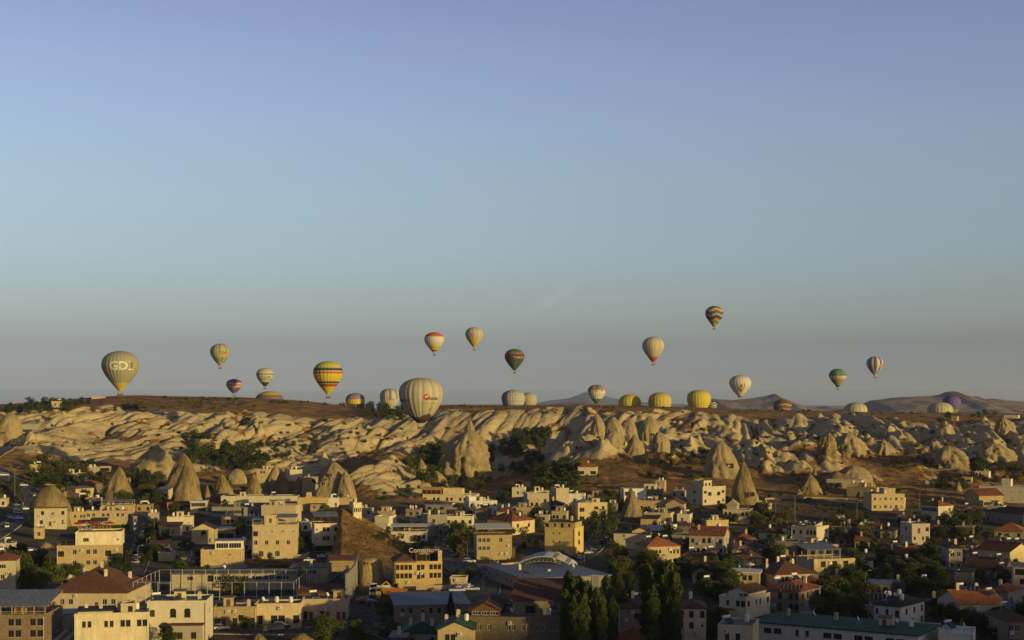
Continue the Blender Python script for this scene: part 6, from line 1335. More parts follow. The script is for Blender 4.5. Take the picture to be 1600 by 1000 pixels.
def balloon(label, px, pyt, wpx, pym, pat, D, gores=24, fat=False, basket=True, txt=(), rot=0.0, bulge=.035, emblem=None, rows=44, bh=1.0):
    s = D / F; Rb = wpx / 2 * s; H = (pym - pyt) * s; rp = RP2 if fat else RP
    na = gores * 4; t = np.linspace(0, 1, rows + 1); t = t**1.15; th = np.linspace(0, 2*np.pi, na, endpoint=False)
    TH, T_ = np.meshgrid(th, t); r = np.interp(T_, TP, rp)
    g = np.abs(np.sin(TH * gores / 2)); r = r * (1 + bulge * (g - .7) * np.clip(T_ * 8, 0, 1))
    V_ = np.stack([Rb * r * np.cos(TH), Rb * r * np.sin(TH), -T_ * H], -1).reshape(-1, 3)
    i = np.arange(V_.shape[0]).reshape(rows + 1, na); j = np.roll(i, -1, 1); Q_ = np.stack([i[:-1], i[1:], j[1:], j[:-1]], -1).reshape(-1, 4)
    gi = (np.arange(na) // 4); tc_ = (t[:-1] + t[1:]) / 2; names = []; mi = np.zeros((rows, na), int)
    for a in range(rows):
        for b in range(na):
            ang = (th[b] + np.pi / na); c = pat(tc_[a], gi[b], ang)
            if c not in names: names.append(c)
            mi[a, b] = names.index(c)
    root = empty('hot_air_balloon', ((px - 800) * s, D, (HZ - pym) * s), rot); tag(root, label, 'hot air balloon', 'hot air balloons')
    sm = np.ones(len(Q_), bool)
    me_ = mesh_np('envelope', V_, Q_, [K[c] for c in names], mi.ravel(), smooth=True); o = link('envelope', me_, root, (0, 0, H))
    rm_ = Rb * rp[-1]
    # skirt, burner frame, basket and ropes
    mb = MB(); n = 16; lastm = K[pat(.99, 0, 0)]
    bw = max(.9, Rb * .14) * 1.05; bt = -Rb * .16 * bh; bb = bt - Rb * .13
    for q in range(8):
        a = q * math.pi / 4 + .39; ex = bw * (1 if math.cos(a) > 0 else -1); ey = bw * .6 * (1 if math.sin(a) > 0 else -1)
        mb.tube((rm_ * math.cos(a), rm_ * math.sin(a), 0), (ex, ey, bt), .03, .03, RAILM, 3, cap=False)
    mb.obj('ropes', root); mb = MB(); mb.tube((-.35, 0, bt * .55), (-.35, 0, bt * .25), .18, .22, STEEL, 8); mb.tube((.35, 0, bt * .55), (.35, 0, bt * .25), .18, .22, STEEL, 8)
    mb.box(-.7, .7, -.4, .4, bt * .6, bt * .56, STEEL); mb.obj('burner', root)
    if basket:
        mb = MB(); h_ = bt - bb; t_ = .1
        for (x0, x1, y0, y1) in ((-bw, bw, -bw*.6, -bw*.6 + t_), (-bw, bw, bw*.6 - t_, bw*.6), (-bw, -bw + t_, -bw*.6 + t_, bw*.6 - t_), (bw - t_, bw, -bw*.6 + t_, bw*.6 - t_)): mb.box(x0, x1, y0, y1, bb, bt, WICK)
        mb.box(-bw + t_, bw - t_, -bw*.6 + t_, bw*.6 - t_, bb, bb + .1, WICK); mb.box(-bw - .05, bw + .05, -bw*.6 - .05, -bw*.6 - .001, bt - .1, bt + .03, BARK)
        bo = mb.obj('basket', root)
    def wrap(me0, name, m, t0, ang0, size, out=.06):
        co = np.empty(len(me0.vertices) * 3, np.float32); me0.vertices.foreach_get('co', co); co = co.reshape(-1, 3)
        tt = t0 - co[:, 1] * size / H; aa = ang0 + co[:, 0] * size / (Rb * float(np.interp(t0, TP, rp))); rr = Rb * np.interp(tt, TP, rp) * (1 + bulge * .33) + out + .02
        co2 = np.stack([rr * np.cos(aa), rr * np.sin(aa), -tt * H], -1).astype(np.float32); me0.vertices.foreach_set('co', co2.ravel()); me0.update(); link(name, me0, o)
    for (w, size, t0, ang, mm, *rest) in txt:
        c = bpy.data.curves.new('l', 'FONT'); c.body = w; c.size = 1; c.align_x = 'CENTER'; c.resolution_u = 2; c.offset = rest[0] if rest else 0.0
        q = bpy.data.objects.new('l', c); C.link(q); me0 = bpy.data.meshes.new_from_object(q.evaluated_get(bpy.context.evaluated_depsgraph_get())); bpy.data.objects.remove(q)
        me0.materials.clear(); me0.materials.append(K[mm]); wrap(me0, 'lettering', K[mm], t0, math.radians(ang) - math.atan((px - 800) / F), size * Rb, .06 + (rest[1] if len(rest) > 1 else 0))
    for (shape, mm, t0, ang, size, out) in (emblem or ()):
        pts = np.array(shape, float); mb = MB(); c = pts.mean(0); n = len(pts)
        for k in range(n):                     # fan split in rings so it follows the cloth
            p, q_ = pts[k], pts[(k+1) % n]
            for u in range(4):
                a0, a1 = u/4, (u+1)/4; f = [c+(p-c)*a0, c+(p-c)*a1, c+(q_-c)*a1, c+(q_-c)*a0]
                if u == 0: f = [c, f[1], f[2]]
                mb.face([(v[0], v[1], 0) for v in f], K[mm])
        wrap(mb.mesh('emblem'), 'emblem', K[mm], t0, math.radians(ang) - math.atan((px - 800) / F), size * Rb, out)
    return root
def plain(c, low=None, tl=.8, top=None, tt=.0, low2=None, tl2=.95):
    return lambda t, g, a: (low2 if low2 and t > tl2 else low if low and t > tl else top if top and t < tt else c)
def bands(lst): return lambda t, g, a: next(c for e, c in lst if t < e)
def wave(t, g, a, n=6, amp=.03): return t + amp * math.sin(a * n)
ang = lambda px: -90 + math.degrees(math.atan((px - 800) / F)) * -1      # direction that faces the camera
circle = [(math.cos(i*math.pi/8), math.sin(i*math.pi/8)) for i in range(16)]
shield = [(-.8, 1), (.8, 1), (.85, 0), (.6, -.6), (0, -1.1), (-.6, -.6), (-.85, 0)]
balloon('khaki balloon with white GDL lettering and yellow mouth, leftmost in the sky', 188, 548, 57, 611, lambda t, g, a: 'yellow' if t > .92 - .02 else 'lemon' if t > .80 else 'khaki' if (g % 1 == 0) else 'sand', 900,
        txt=(('GDL', .66, .48, -86, 'letter', .025, .0), ('I', .5, .46, -52, 'brown', .04, .1)), gores=28)
balloon('yellow-green striped balloon with a small red script, second from the left', 344, 537, 31, 572, lambda t, g, a: ('sage' if (g % 3 == 0 and t < .42) or (.62 < t < .85 and g % 3) else 'olive' if g % 2 else 'sand'), 1280, txt=(('Zin', .42, .47, -68, 'red', .02),))
balloon('purple balloon with orange and white waves just above the left skyline', 366, 592, 25, 616, lambda t, g, a: ('purple' if wave(t, g, a) < .24 else ('coral', 'white', 'orange', 'mauve')[int((wave(t, g, a, 6, .02) - .24) * 22) % 4] if wave(t, g, a) < .62 else 'purple' if t < .9 else 'gold'), 1500)
balloon('cream balloon with thin navy lines and a dark mouth', 414, 575, 27, 604, lambda t, g, a: 'navy' if (.32 < t < .365 or .60 < t < .62 or t > .76) else 'cream', 1420, txt=(('I T  E ii NIV', .24, .53, -86, 'steel', .01),))
balloon('wide brown and blue banded balloon half sunk behind the left skyline', 421, 611, 45, 662, bands(((.12, 'gold'), (.2, 'brown'), (.32, 'blue'), (.40, 'coral'), (2, 'yellow'))), 1420, fat=True, basket=True)
balloon('bright yellow balloon ringed with navy and red bands', 512.5, 564, 46, 616, bands(((.20, 'lemon'), (.235, 'sage'), (.30, 'navy'), (.345, 'gold'), (.385, 'red'), (.615, 'yellow'), (.675, 'navy'), (.70, 'gold'), (.76, 'red'), (2, 'yellow'))), 1040)
balloon('balloon with a dull purple top and yellow lower half behind the wooded hollow', 555, 614, 30, 648, lambda t, g, a: 'mauve' if t < .30 else 'yellow' if not (.5 < t < .56) else 'purple', 1420, fat=True)
balloon('white balloon with blue-grey stripes at the crown above the wooded hollow', 609, 607, 31, 642, lambda t, g, a: ('steel' if g % 3 == 0 and t < .48 else 'steel' if g % 3 == 0 and t > .78 else 'cream'), 1400, fat=True, txt=(('erenz', .26, .52, -80, 'steel', .01),))
big_emb = ((circle, 'red', .43, -74, .14, .10), ([(-1, .1), (.5, .75), (.9, .35), (-.6, -.4)], 'white', .43, -74, .12, .16), (shield, 'khaki', .70, -52, .09, .1))
balloon('largest cream balloon with a red balloon emblem, hanging before the pale cliff', 657.5, 590, 68, 661, lambda t, g, a: ('black' if t > .93 else 'maroon' if t > .84 + .04 * math.sin(a * 3 + 1) else 'cream' if g % 2 else 'sand'), 720, fat=True, gores=26,
        txt=(('balonlar', .22, .49, -58, 'maroon', .01), ('GOREME TUR', .16, .53, -150, 'maroon', .01), ('________', .22, .555, -66, 'maroon', .0)), emblem=big_emb)
balloon('balloon with a red crown, white belly and yellow base', 678.5, 519, 31, 551, bands(((.235, 'coral'), (.66, 'white'), (.88, 'yellow'), (.95, 'red'), (2, 'cream'))), 1300)
balloon('cream balloon with a yellow base right of the red-crowned one', 741, 511, 28, 543, lambda t, g, a: 'gold' if t > .80 else 'lemon' if t > .62 + .03 * math.sin(a * 2) else 'sand' if g % 2 else 'cream', 1380, emblem=((circle, 'coral', .40, -100, .2, .1), (circle, 'sand', .40, -100, .14, .16)))
balloon('dark green balloon with a brown belly and pale script', 804, 545, 31, 579, lambda t, g, a: 'green' if t < .20 else 'orange' if t < .225 else 'dgreen' if t < .25 else 'maroon' if t < .58 else 'dgreen' if g % 3 else 'green', 1260, txt=(('TURKIYE', .30, .46, -62, 'cream', .01),))
balloon('blue and white scale-patterned balloon touching the skyline', 802, 609, 37, 647, lambda t, g, a: ('steel' if ((t * 15 + (g % 2) * .5) % 1) < .45 or 2.9 < a < 4.1 else 'white'), 1380, fat=True, gores=26, rows=70)
balloon('plain cream balloon tucked behind the scale-patterned one', 826, 613, 26, 646, plain('sand'), 1500, fat=True)
balloon('small white balloon with a rainbow-striped crown and green mouth', 932, 601, 28, 631, lambda t, g, a: ('green' if t > .74 else (('teal', 'sage', 'mauve', 'coral', 'orange', 'steel')[g % 6]) if t < .26 + .1 * ((g * 7) % 3) / 2 else 'white'), 1380, basket=True)
balloon('low yellow dome of a balloon, leftmost of the three yellow ones', 984, 616, 35, 656, lambda t, g, a: 'yellow' if g % 6 else 'lemon', 1480, fat=True, gores=18)
balloon('pale yellow dome with a plain right panel, middle of the three yellow ones', 1031, 613, 36, 654, lambda t, g, a: 'lemon' if (int(t * 26) + g) % 2 else 'gold', 1460, fat=True, gores=22, rows=52)
balloon('cream balloon with a pointed red mouth, high right of centre', 1020.5, 526, 34, 566, lambda t, g, a: 'red' if t > .78 + (.03 if g % 2 else 0) else 'cream' if g % 4 else 'sand', 1220)
balloon('round yellow quilted balloon, tallest of the three yellow ones', 1092, 609, 37, 648, lambda t, g, a: 'lemon' if (int(t * 30) + g) % 2 else 'yellow', 1360, fat=True, gores=24, rows=60)
balloon('little black and white chequered balloon peeping behind the quilted yellow one', 1112, 627, 17, 644, lambda t, g, a: 'white' if (int(t * 9) + g // 3) % 2 else 'black', 1500, fat=True)
zz = ('navy', 'purple', 'steel', 'gold', 'yellow', 'coral', 'maroon', 'purple', 'steel', 'white', 'teal', 'navy', 'maroon', 'coral', 'gold', 'lime', 'teal', 'sage', 'gold', 'orange', 'orange')
balloon('highest balloon with rainbow zigzag bands', 1116, 478, 28, 511, lambda t, g, a: zz[min(20, max(0, int((t + .035 * (abs(((g % 6) - 3)) - 1.5)) * 21)))], 1380, rows=60)
balloon('white balloon with a black, white and red shield crest', 1156.5, 586, 34, 621, lambda t, g, a: 'black' if t > .95 else 'gold' if .90 < t < .93 else 'white', 1220,
        emblem=((shield, 'black', .57, -84, .36, .06), (shield, 'white', .57, -84, .30, .12), ([(-.28, 1), (.28, 1), (.28, -1), (-.28, -1)], 'black', .57, -84, .28, .18), (circle, 'red', .57, -84, .15, .24), (circle, 'white', .57, -84, .07, .3)))
balloon('brown balloon with thin orange wavy bands before the brown peak', 1222.5, 624, 28, 654, lambda t, g, a: 'gold' if .26 < wave(t, g, a, 3, .025) < .31 or .50 < wave(t, g, a, 3, .025) < .545 else ('brown' if int(t * 16) % 2 else 'maroon'), 1500, fat=True)
balloon('green patterned balloon with a broad cream belt', 1309, 576, 27, 605, lambda t, g, a: 'dgreen' if t > .9 or .345 < t < .37 else 'cream' if .37 <= t < .58 else ('sage' if (int(t * 18) + g // 2) % 2 else 'teal') if t < .4 else ('sage' if (int(t * 20) + g) % 3 else 'gold'), 1420)
balloon('blue and white striped balloon with a red patch, rightmost in the sky', 1367, 557, 26, 587, lambda t, g, a: 'lemon' if t > .90 else ('purple' if g % 2 else 'white') if not (.40 < t < .55 and -1.2 < a - 2*math.pi < -.55) else 'orange', 1450, gores=16)
balloon('low cream dome of a balloon behind the right skyline', 1337, 628.5, 36, 668, lambda t, g, a: 'cream' if g % 2 else 'sand', 1450, fat=True)
balloon('cream balloon dome with dark seams before the rocky ridge', 1469, 628, 39, 668, lambda t, g, a: 'sand' if g % 2 else 'cream', 1420, fat=True)
balloon('violet balloon with a lime base half behind the seamed cream dome', 1487, 618, 28, 650, lambda t, g, a: 'purple' if t < .66 else 'lime', 1560, fat=True)
# three birds far up in the sky
BM = mat('bird_feather', (.03, .03, .035))
for k, (px, py, lb) in enumerate(((817, 300, 'leftmost of three tiny dark birds high in the sky'), (819.5, 299, 'middle one of three tiny dark birds high in the sky'), (822, 300.5, 'rightmost of three tiny dark birds high in the sky'))):
    D = 1000; s = D / F; mb = MB(); n = 8
    ring = lambda y, r, z: [(r * math.cos(i*math.pi/3), y, z + r * math.sin(i*math.pi/3)) for i in range(6)]
    rg = [ring(-.24, .01, .02), ring(-.16, .045, .01), ring(-.05, .075, 0), ring(.12, .05, 0), ring(.25, .015, .01)]
    for a, b in zip(rg[:-1], rg[1:]):
        for i in range(6): mb.face([a[i], a[(i+1) % 6], b[(i+1) % 6], b[i]], BM)
    for sg in (-1, 1):
        for dz in (0, -.012): mb.face([(0, -.08, .02+dz), (sg*.3, -.10, .12+dz), (sg*.62, .02, .04+dz), (sg*.3, .06, .10+dz), (0, .08, .02+dz)], BM)
    mb.face([(0, .2, .01), (-.07, .36, .01), (.07, .36, .01)], BM)
    tag(mb.obj('bird', None, ((px - 800) * s, D, (HZ - py) * s)), lb, 'bird')
# ---------------------------------------------------------------- roads, yards, walls
ASPH = mat('asphalt', (.052, .052, .055), noise=.3, nscale=.25, alt=(.085, .08, .072), altscale=.12)
LANE = mat('paved_lane', (.115, .10, .08), noise=.3, nscale=.4, alt=(.075, .068, .058), altscale=.2)
DIRT = mat('trodden_dirt', (.23, .18, .115), noise=.3, nscale=.3)
KERB = mat('kerb_stone', (.30, .27, .22), noise=.2, nscale=1)
PAINT = mat('road_paint', (.55, .54, .50), noise=.2, nscale=3)
def curve_pts(pts, step=3.0):
    """pixel points (px, py[, width]) dropped on the ground and densified"""
    W_ = []
    for p in pts: D = hit(p[0], p[1]); W_.append(Vector(((p[0] - 800) / F * D, D, 0)))
    out = []
    n = len(W_)
    for i in range(n - 1):
        p0, p1, p2, p3 = W_[max(i-1, 0)], W_[i], W_[i+1], W_[min(i+2, n-1)]
        k = max(2, int((p2 - p1).length / step))
        for j in range(k):
            t = j / k; out.append(.5 * ((2*p1) + (p2 - p0)*t + (2*p0 - 5*p1 + 4*p2 - p3)*t*t + (3*p1 - p0 - 3*p2 + p3)*t**3))
    out.append(W_[-1]); return out
def gz(v): return ground_xy(v.x, v.y)
def ribbon(name, pts, w, m, lift=.12, kerbs=True, dash=False, kind='structure'):
    C_ = curve_pts(pts); V_ = []; Q_ = []; K_ = MB(); n = len(C_); nw = 5; P_ = MB()
    rows_ = []
    for i, c in enumerate(C_):
        t = (C_[min(i+1, n-1)] - C_[max(i-1, 0)]).normalized(); s_ = Vector((-t.y, t.x, 0)); row = []
        for k in range(nw): q = c + s_ * (k / (nw - 1) - .5) * w; row.append(Vector((q.x, q.y, gz(q))))
        z = max(r_.z for r_ in row) if w < 12 else None
        for k in range(nw): V_.append((row[k].x, row[k].y, (z if z is not None else row[k].z) + lift))
        rows_.append((c, s_, z if z is not None else gz(c)))
    V_ = np.array(V_).reshape(n, nw, 3)
    for _ in range(3): V_[1:-1, :, 2] = np.maximum(V_[1:-1, :, 2], (V_[:-2, :, 2] + V_[2:, :, 2]) / 2 - .02)
    o = link(name, mesh_np(name, V_.reshape(-1, 3), grid_faces(n, nw), [m], smooth=True)); tag(o, kind=kind)
    if kerbs:
        for side in (0, nw - 1):
            sg = -1 if side == 0 else 1
            for i in range(n - 1):
                a, b = Vector(V_[i, side]), Vector(V_[i+1, side]); sa_ = rows_[i][1] * sg * .2; sb_ = rows_[i+1][1] * sg * .2; u = Vector((0, 0, .13))
                K_.face([a + u, b + u, b + sb_ + u, a + sa_ + u], KERB); K_.face([a - u, b - u, b + u, a + u], KERB); K_.face([a + sa_ + u, b + sb_ + u, b + sb_ - u*4, a + sa_ - u*4], KERB)
        tag(K_.obj('kerb'), kind='structure')
    if dash:
        for i in range(0, n - 1, 3):
            a, b = Vector(V_[i, nw//2]), Vector(V_[i+1, nw//2]); s_ = rows_[i][1] * .09; u = Vector((0, 0, .03)); P_.face([a - s_ + u, b - s_ + u, b + s_ + u, a + s_ + u], PAINT)
        tag(P_.obj('road_marking'), kind='structure')
    return V_
ribbon('road', [(40, 674), (30, 688), (8, 703), (-14, 716), (-16, 728), (6, 741), (32, 757), (50, 773), (52, 788), (40, 803), (18, 820), (-20, 845)], 9, ASPH, dash=True)
ribbon('road', [(-20, 842), (30, 856), (60, 862), (90, 884), (84, 906), (66, 925), (60, 940)], 7, LANE)
ribbon('street', [(217, 792), (222, 812), (226, 834), (222, 858), (214, 880), (205, 900)], 8, LANE)
ribbon('street', [(800, 785), (770, 800), (712, 838), (704, 860), (722, 886), (752, 908), (748, 930)], 12, LANE)
ribbon('street', [(962, 800), (952, 815), (944, 832), (930, 852), (905, 872), (875, 884)], 9, LANE)
ribbon('street', [(310, 985), (400, 988), (480, 986), (560, 975), (610, 962), (606, 945), (590, 938)], 9, ASPH)
ribbon('yard', [(560, 938), (640, 934), (720, 926), (750, 924)], 20, LANE, kerbs=False)
ribbon('street', [(560, 978), (600, 990), (640, 1004)], 7, LANE)
ribbon('path', [(1175, 795), (1200, 789), (1250, 783), (1300, 779), (1350, 778)], 3.5, DIRT, kerbs=False)
ribbon('path', [(800, 785), (830, 776), (900, 757), (935, 756)], 4, LANE, kerbs=False)
ribbon('path', [(940, 757), (1000, 748), (1050, 750), (1090, 747)], 3, DIRT, kerbs=False)
ribbon('path', [(150, 725), (200, 712), (240, 697)], 4, DIRT, kerbs=False)
ribbon('path', [(60, 862), (75, 850), (100, 842), (130, 838)], 8, LANE, kerbs=False)
def wall(label, pts, h, th, m, cat='wall', name='garden_wall', cap=None, group=None):
    C_ = curve_pts(pts, 2.5); mb = MB(); n = len(C_)
    for i in range(n - 1):
        a, b = C_[i], C_[i+1]; t = (b - a).normalized(); s_ = Vector((-t.y, t.x, 0)) * th / 2; za, zb = gz(a), gz(b)
        A0, A1, B0, B1 = a - s_, a + s_, b - s_, b + s_
        def P(v, z): return (v.x, v.y, z)
        mb.face([P(A0, za-1.5), P(B0, zb-1.5), P(B0, zb+h), P(A0, za+h)][::-1], m, [(i*2.5, -1.5), (i*2.5+2.5, -1.5), (i*2.5+2.5, h), (i*2.5, h)][::-1]); mb.face([P(A1, za-1.5), P(B1, zb-1.5), P(B1, zb+h), P(A1, za+h)], m, [(i*2.5, -1.5), (i*2.5+2.5, -1.5), (i*2.5+2.5, h), (i*2.5, h)])
        mb.face([P(A0, za+h), P(B0, zb+h), P(B1, zb+h), P(A1, za+h)][::-1], cap or m)
        if i == 0: mb.face([P(A0, za-1.5), P(A1, za-1.5), P(A1, za+h), P(A0, za+h)][::-1], m)
        if i == n - 2: mb.face([P(B0, zb-1.5), P(B1, zb-1.5), P(B1, zb+h), P(B0, zb+h)], m)
    return tag(mb.obj(name), label, cat, group)
wall('tall curved concrete retaining wall rising right of the long restaurant', [(541, 944), (553, 928), (560, 905)], 9, .6, GREYW, name='retaining_wall', cat='retaining wall')
wall('grey sloping garden wall above the long restaurant roof', [(500, 928), (520, 915), (545, 898)], 2.5, .5, GREYW, name='retaining_wall', cat='retaining wall')
wall('cream garden wall before the large cream hotel', [(436, 872), (470, 873), (483, 869)], 1.6, .4, CREAM)
wall('low stone wall along the terrace above the shop row', [(335, 943), (400, 941), (455, 936)], 1.0, .4, SAND)
wall('low stone wall beside the road bend at the bottom', [(420, 985), (452, 983), (470, 980)], 1.2, .5, SAND)
wall('low wall between the parking yard and the sign hotel', [(650, 922), (700, 920), (735, 918)], 1.3, .4, SAND)
wall('terrace wall of the orchard below the pale whaleback', [(1455, 733), (1500, 732), (1545, 737)], 1.2, .5, SAND)
wall('dark wall along the fallow field', [(1150, 815), (1190, 817), (1240, 818)], 1.2, .4, DSTONE)
wall('broken field wall running across the slope above the square hotel', [(1195, 781), (1260, 779), (1325, 781)], .9, .5, SAND)
wall('low wall beside the wide street bend', [(745, 885), (790, 884), (812, 882)], 1.0, .4, PINK)
wall('grey retaining wall at the mouth of the road cutting', [(28, 672), (45, 672), (58, 671)], 4.5, .6, GREYW, name='retaining_wall', cat='retaining wall')
wall('garden wall below the curving road at left', [(-10, 748), (14, 766), (36, 790)], 1.6, .4, PATCH)
wall('pale garden wall beneath the balcony flats', [(890, 818), (920, 820), (944, 817)], 1.5, .4, GREYW)
wall('stone bank wall under the cave village', [(268, 792), (300, 800), (330, 806)], 1.6, .4, SAND)
wall('cement wall along the lane below the terrace house', [(318, 890), (352, 890), (386, 887)], 1.5, .4, GREYW)
wall('low wall by the fence of the painted building', [(1380, 915), (1420, 912), (1462, 912)], 1.4, .4, DSTONE)
wall('shaded wall in front of the corner stone villa', [(1480, 978), (1510, 985), (1545, 990)], 1.4, .4, DSTONE)

# ---------------------------------------------------------------- sports court
D0 = hit(300, 945); s0 = D0 / F
def court():
    x0, x1, y0, y1 = (208 - 800) * s0, (459 - 800) * s0, D0, D0 + 31; z = ground(330, D0 + 10) + .15
    root = empty('sports_court_fence', ((x0 + x1) / 2, y0, z)); tag(root, 'tall pole fence with cross rails around the dark sports court', 'fence'); hx = (x1 - x0) / 2
    mp = MB(); mp.tube((0, 0, -.5), (0, 0, 6.6), .11, .09, STEEL, 6); pm = mp.mesh('post')
    n = 13
    for i in range(n + 1):
        x = -hx + 2 * hx * i / n
        for y in (0, 31): link('post', pm, root, (x, y, 0))
    for j in range(1, 6):
        for x in (-hx, hx): link('post', pm, root, (x, 31 * j / 6, 0))
    for zz_ in (2.2, 6.5):
        for y in (0, 31): mb = MB(); mb.tube((-hx, y, zz_), (hx, y, zz_), .06, .06, STEEL, 4); mb.obj('rail', root)
        for x in (-hx, hx): mb = MB(); mb.tube((x, 0, zz_), (x, 31, zz_), .06, .06, STEEL, 4); mb.obj('rail', root)
    mb = MB(); TURF = mat('court_turf', (.018, .028, .022), noise=.25, nscale=.5); mb.box(x0, x1, y0, y1, z - 1.5, z, TURF)
    for a, b, c, d in ((x0+1, x1-1, y0+1, y0+1.1), (x0+1, x1-1, y1-1.1, y1-1), (x0+1, x0+1.1, y0+1.1, y1-1.1), (x1-1.1, x1-1, y0+1.1, y1-1.1), ((x0+x1)/2-.05, (x0+x1)/2+.05, y0+1.1, y1-1.1)): mb.box(a, b, c, d, z + .002, z + .008, PAINT)
    tag(mb.obj('court_surface'), kind='structure')
    for sg, lb in ((-1, 'white-framed goal at the left end of the sports court'), (1, 'white-framed goal at the right end of the sports court')):
        gx = (x0 + x1) / 2 + sg * (hx - 1.4); mb = MB()
        for y in (-1.5, 1.5): mb.tube((0, y, 0), (0, y, 2), .06, .06, FRW, 6); mb.tube((0, y, 2), (sg * .9, y, 0), .04, .04, FRW, 5)
        mb.tube((0, -1.5, 2), (0, 1.5, 2), .06, .06, FRW, 6); mb.tube((sg * .9, -1.5, 0.04), (sg * .9, 1.5, 0.04), .04, .04, FRW, 5)
        tag(mb.obj('goal', None, (gx, (y0 + y1) / 2, z)), lb, 'goal')
court()

# ---------------------------------------------------------------- station arch roof, horseshoe arch
D1 = hit(845, 902); s1 = D1 / F
def arch_roof():
    x0, x1 = (805 - 800) * s1, (893 - 800) * s1; z0 = (HZ - 896) * s1; root = empty('arched_roof', ((x0 + x1) / 2, D1, z0), -.12); tag(root, 'shallow arched white roof on steel trusses over the station yard', 'roof')
    hw = (x1 - x0) / 2 * 1.05; n = 14; rise = 16 * s1; shell = MB(); LN = 16
    P = [(-hw + 2*hw*i/n, rise * (1 - (2*i/n - 1)**2)) for i in range(n + 1)]
    for i in range(n):
        (a, za), (b, zb) = P[i], P[i+1]; shell.face([(a,0,za+2.4),(b,0,zb+2.4),(b,LN,zb+2.4),(a,LN,za+2.4)], CANVAS if i % 3 else ROOFG); shell.face([(a,LN,za+2.25),(b,LN,zb+2.25),(b,0,zb+2.25),(a,0,za+2.25)], ROOFG); shell.face([(a,0,za+2.25),(b,0,zb+2.25),(b,0,zb+2.4),(a,0,za+2.4)], CANVAS)
    shell.obj('roof_shell', root)
    for y in (.3, LN - .3):
        t = MB()
        for i in range(n):
            (a, za), (b, zb) = P[i], P[i+1]; t.tube((a, y, za + 2.15), (b, y, zb + 2.15), .07, .07, STEEL, 4); t.tube((a, y, za*.75 + 1.5), (b, y, zb*.75 + 1.5), .07, .07, STEEL, 4)
            t.tube((a, y, za + 2.15), (b, y, zb*.75 + 1.5), .05, .05, STEEL, 4); t.tube((b, y, zb*.75+1.5), (b, y, zb + 2.15), .05, .05, STEEL, 4)
        t.obj('truss', root)
    for x in (-hw, hw):
        for y in (.3, LN - .3): c = MB(); c.tube((x, y, -8), (x, y, 2.2), .15, .15, STEEL, 8); c.obj('column', root)
arch_roof()
def horseshoe():
    D = hit(871, 880); s = D / F; x = (871 - 800) * s; z = -(880 - HZ) * s; root = empty('horseshoe_sign', (x, D, z)); tag(root, 'yellow horseshoe-shaped ring standing on a post by the street', 'sign')
    m = mat('yellow_paint', (.52, .34, .03), rough=.5); mb = MB(); n = 20; Rr = 6.6 * s; zc = 10 * s
    q = [(Rr * math.sin(-2.6 + 5.2*i/n), 0, zc + Rr * math.cos(-2.6 + 5.2*i/n)) for i in range(n + 1)]
    for a, b in zip(q[:-1], q[1:]): mb.tube(a, b, .34, .34, m, 6)
    mb.obj('ring', root); mb = MB(); 
    for sx_ in (-1, 1): mb.tube((sx_ * 1.0, 0, -.5), (sx_ * .95, 0, zc - Rr * .86), .14, .14, m, 6)
    mb.obj('post', root); mb = MB(); mb.tube((-.8, 0, zc - .3), (0, 0, zc + 1), .12, .12, m, 5); mb.tube((0, 0, zc + 1), (.8, 0, zc - .3), .12, .12, m, 5); mb.obj('emblem', root)
horseshoe()
def frame_sculpture():
    D = hit(772, 884); s = D / F; mb = MB(); pts = [(-1.6, 0), (-1.2, 1.6), (0, 1.1), (1.4, 1.8), (1.6, 0), (.5, .9), (-.4, .5)]
    for a, b in zip(pts, pts[1:] + pts[:1]): mb.tube((a[0], 0, a[1]), (b[0], 0, b[1]), .09, .09, FRW, 5)
    tag(mb.obj('bicycle_frame_sculpture', None, ((772 - 800) * s, D, -(884 - HZ) * s + .9)), 'white tubular bicycle-like sculpture on the street bend wall', 'sculpture')
frame_sculpture()

# ---------------------------------------------------------------- street lamps, poles
LSTEEL = mat('lamp_steel', (.20, .195, .18), rough=.6)
def lamp_tree(h=8.0, arm=1.3, double=False):
    root = empty('street_lamp', (0, 0, -500)); mb = MB(); mb.tube((0,0,-.5),(0,0,h*.86),.08,.05,LSTEEL,6)
    sides = (1, -1) if double else (1,)
    mb.obj('pole', root); mb = MB()
    for sg in sides:
        mb.tube((0,0,h*.86),(sg*arm*.3,0,h*.97),.045,.04,LSTEEL,5); mb.tube((sg*arm*.3,0,h*.97),(sg*arm,0,h),.04,.03,LSTEEL,5)
    mb.obj('arm', root)
    for sg in sides: mb = MB(); mb.box(sg*arm-.3, sg*arm+.3, -.1, .1, h-.05, h+.06, STEEL); mb.box(sg*arm-.25, sg*arm+.25, -.08, .08, h-.12, h-.051, GLASS); mb.obj('lamp_head', root)
    return root
LT = lamp_tree(); LTD = lamp_tree(10, 1.2, True); used = {id(LT): False, id(LTD): False}
cmL, cmD = child_map(LT), child_map(LTD)
def lamp(px, py, hpx, label, rot=0.0, double=False, D=None):
    src = LTD if double else LT; h0 = 10.0 if double else 8.0
    o = src if not used[id(src)] else copy_tree(src, cmD if double else cmL); used[id(src)] = True
    D = D or hit(px, py); s = D / F; k = hpx * s / h0; o.location = ((px - 800) * s, D, min(-(py - HZ) * s, ground(px, D))); o.scale = (k, k, k); o.rotation_euler = (0, 0, rot); o['label'] = label; o['category'] = 'street lamp'; o['group'] = 'street lamps'
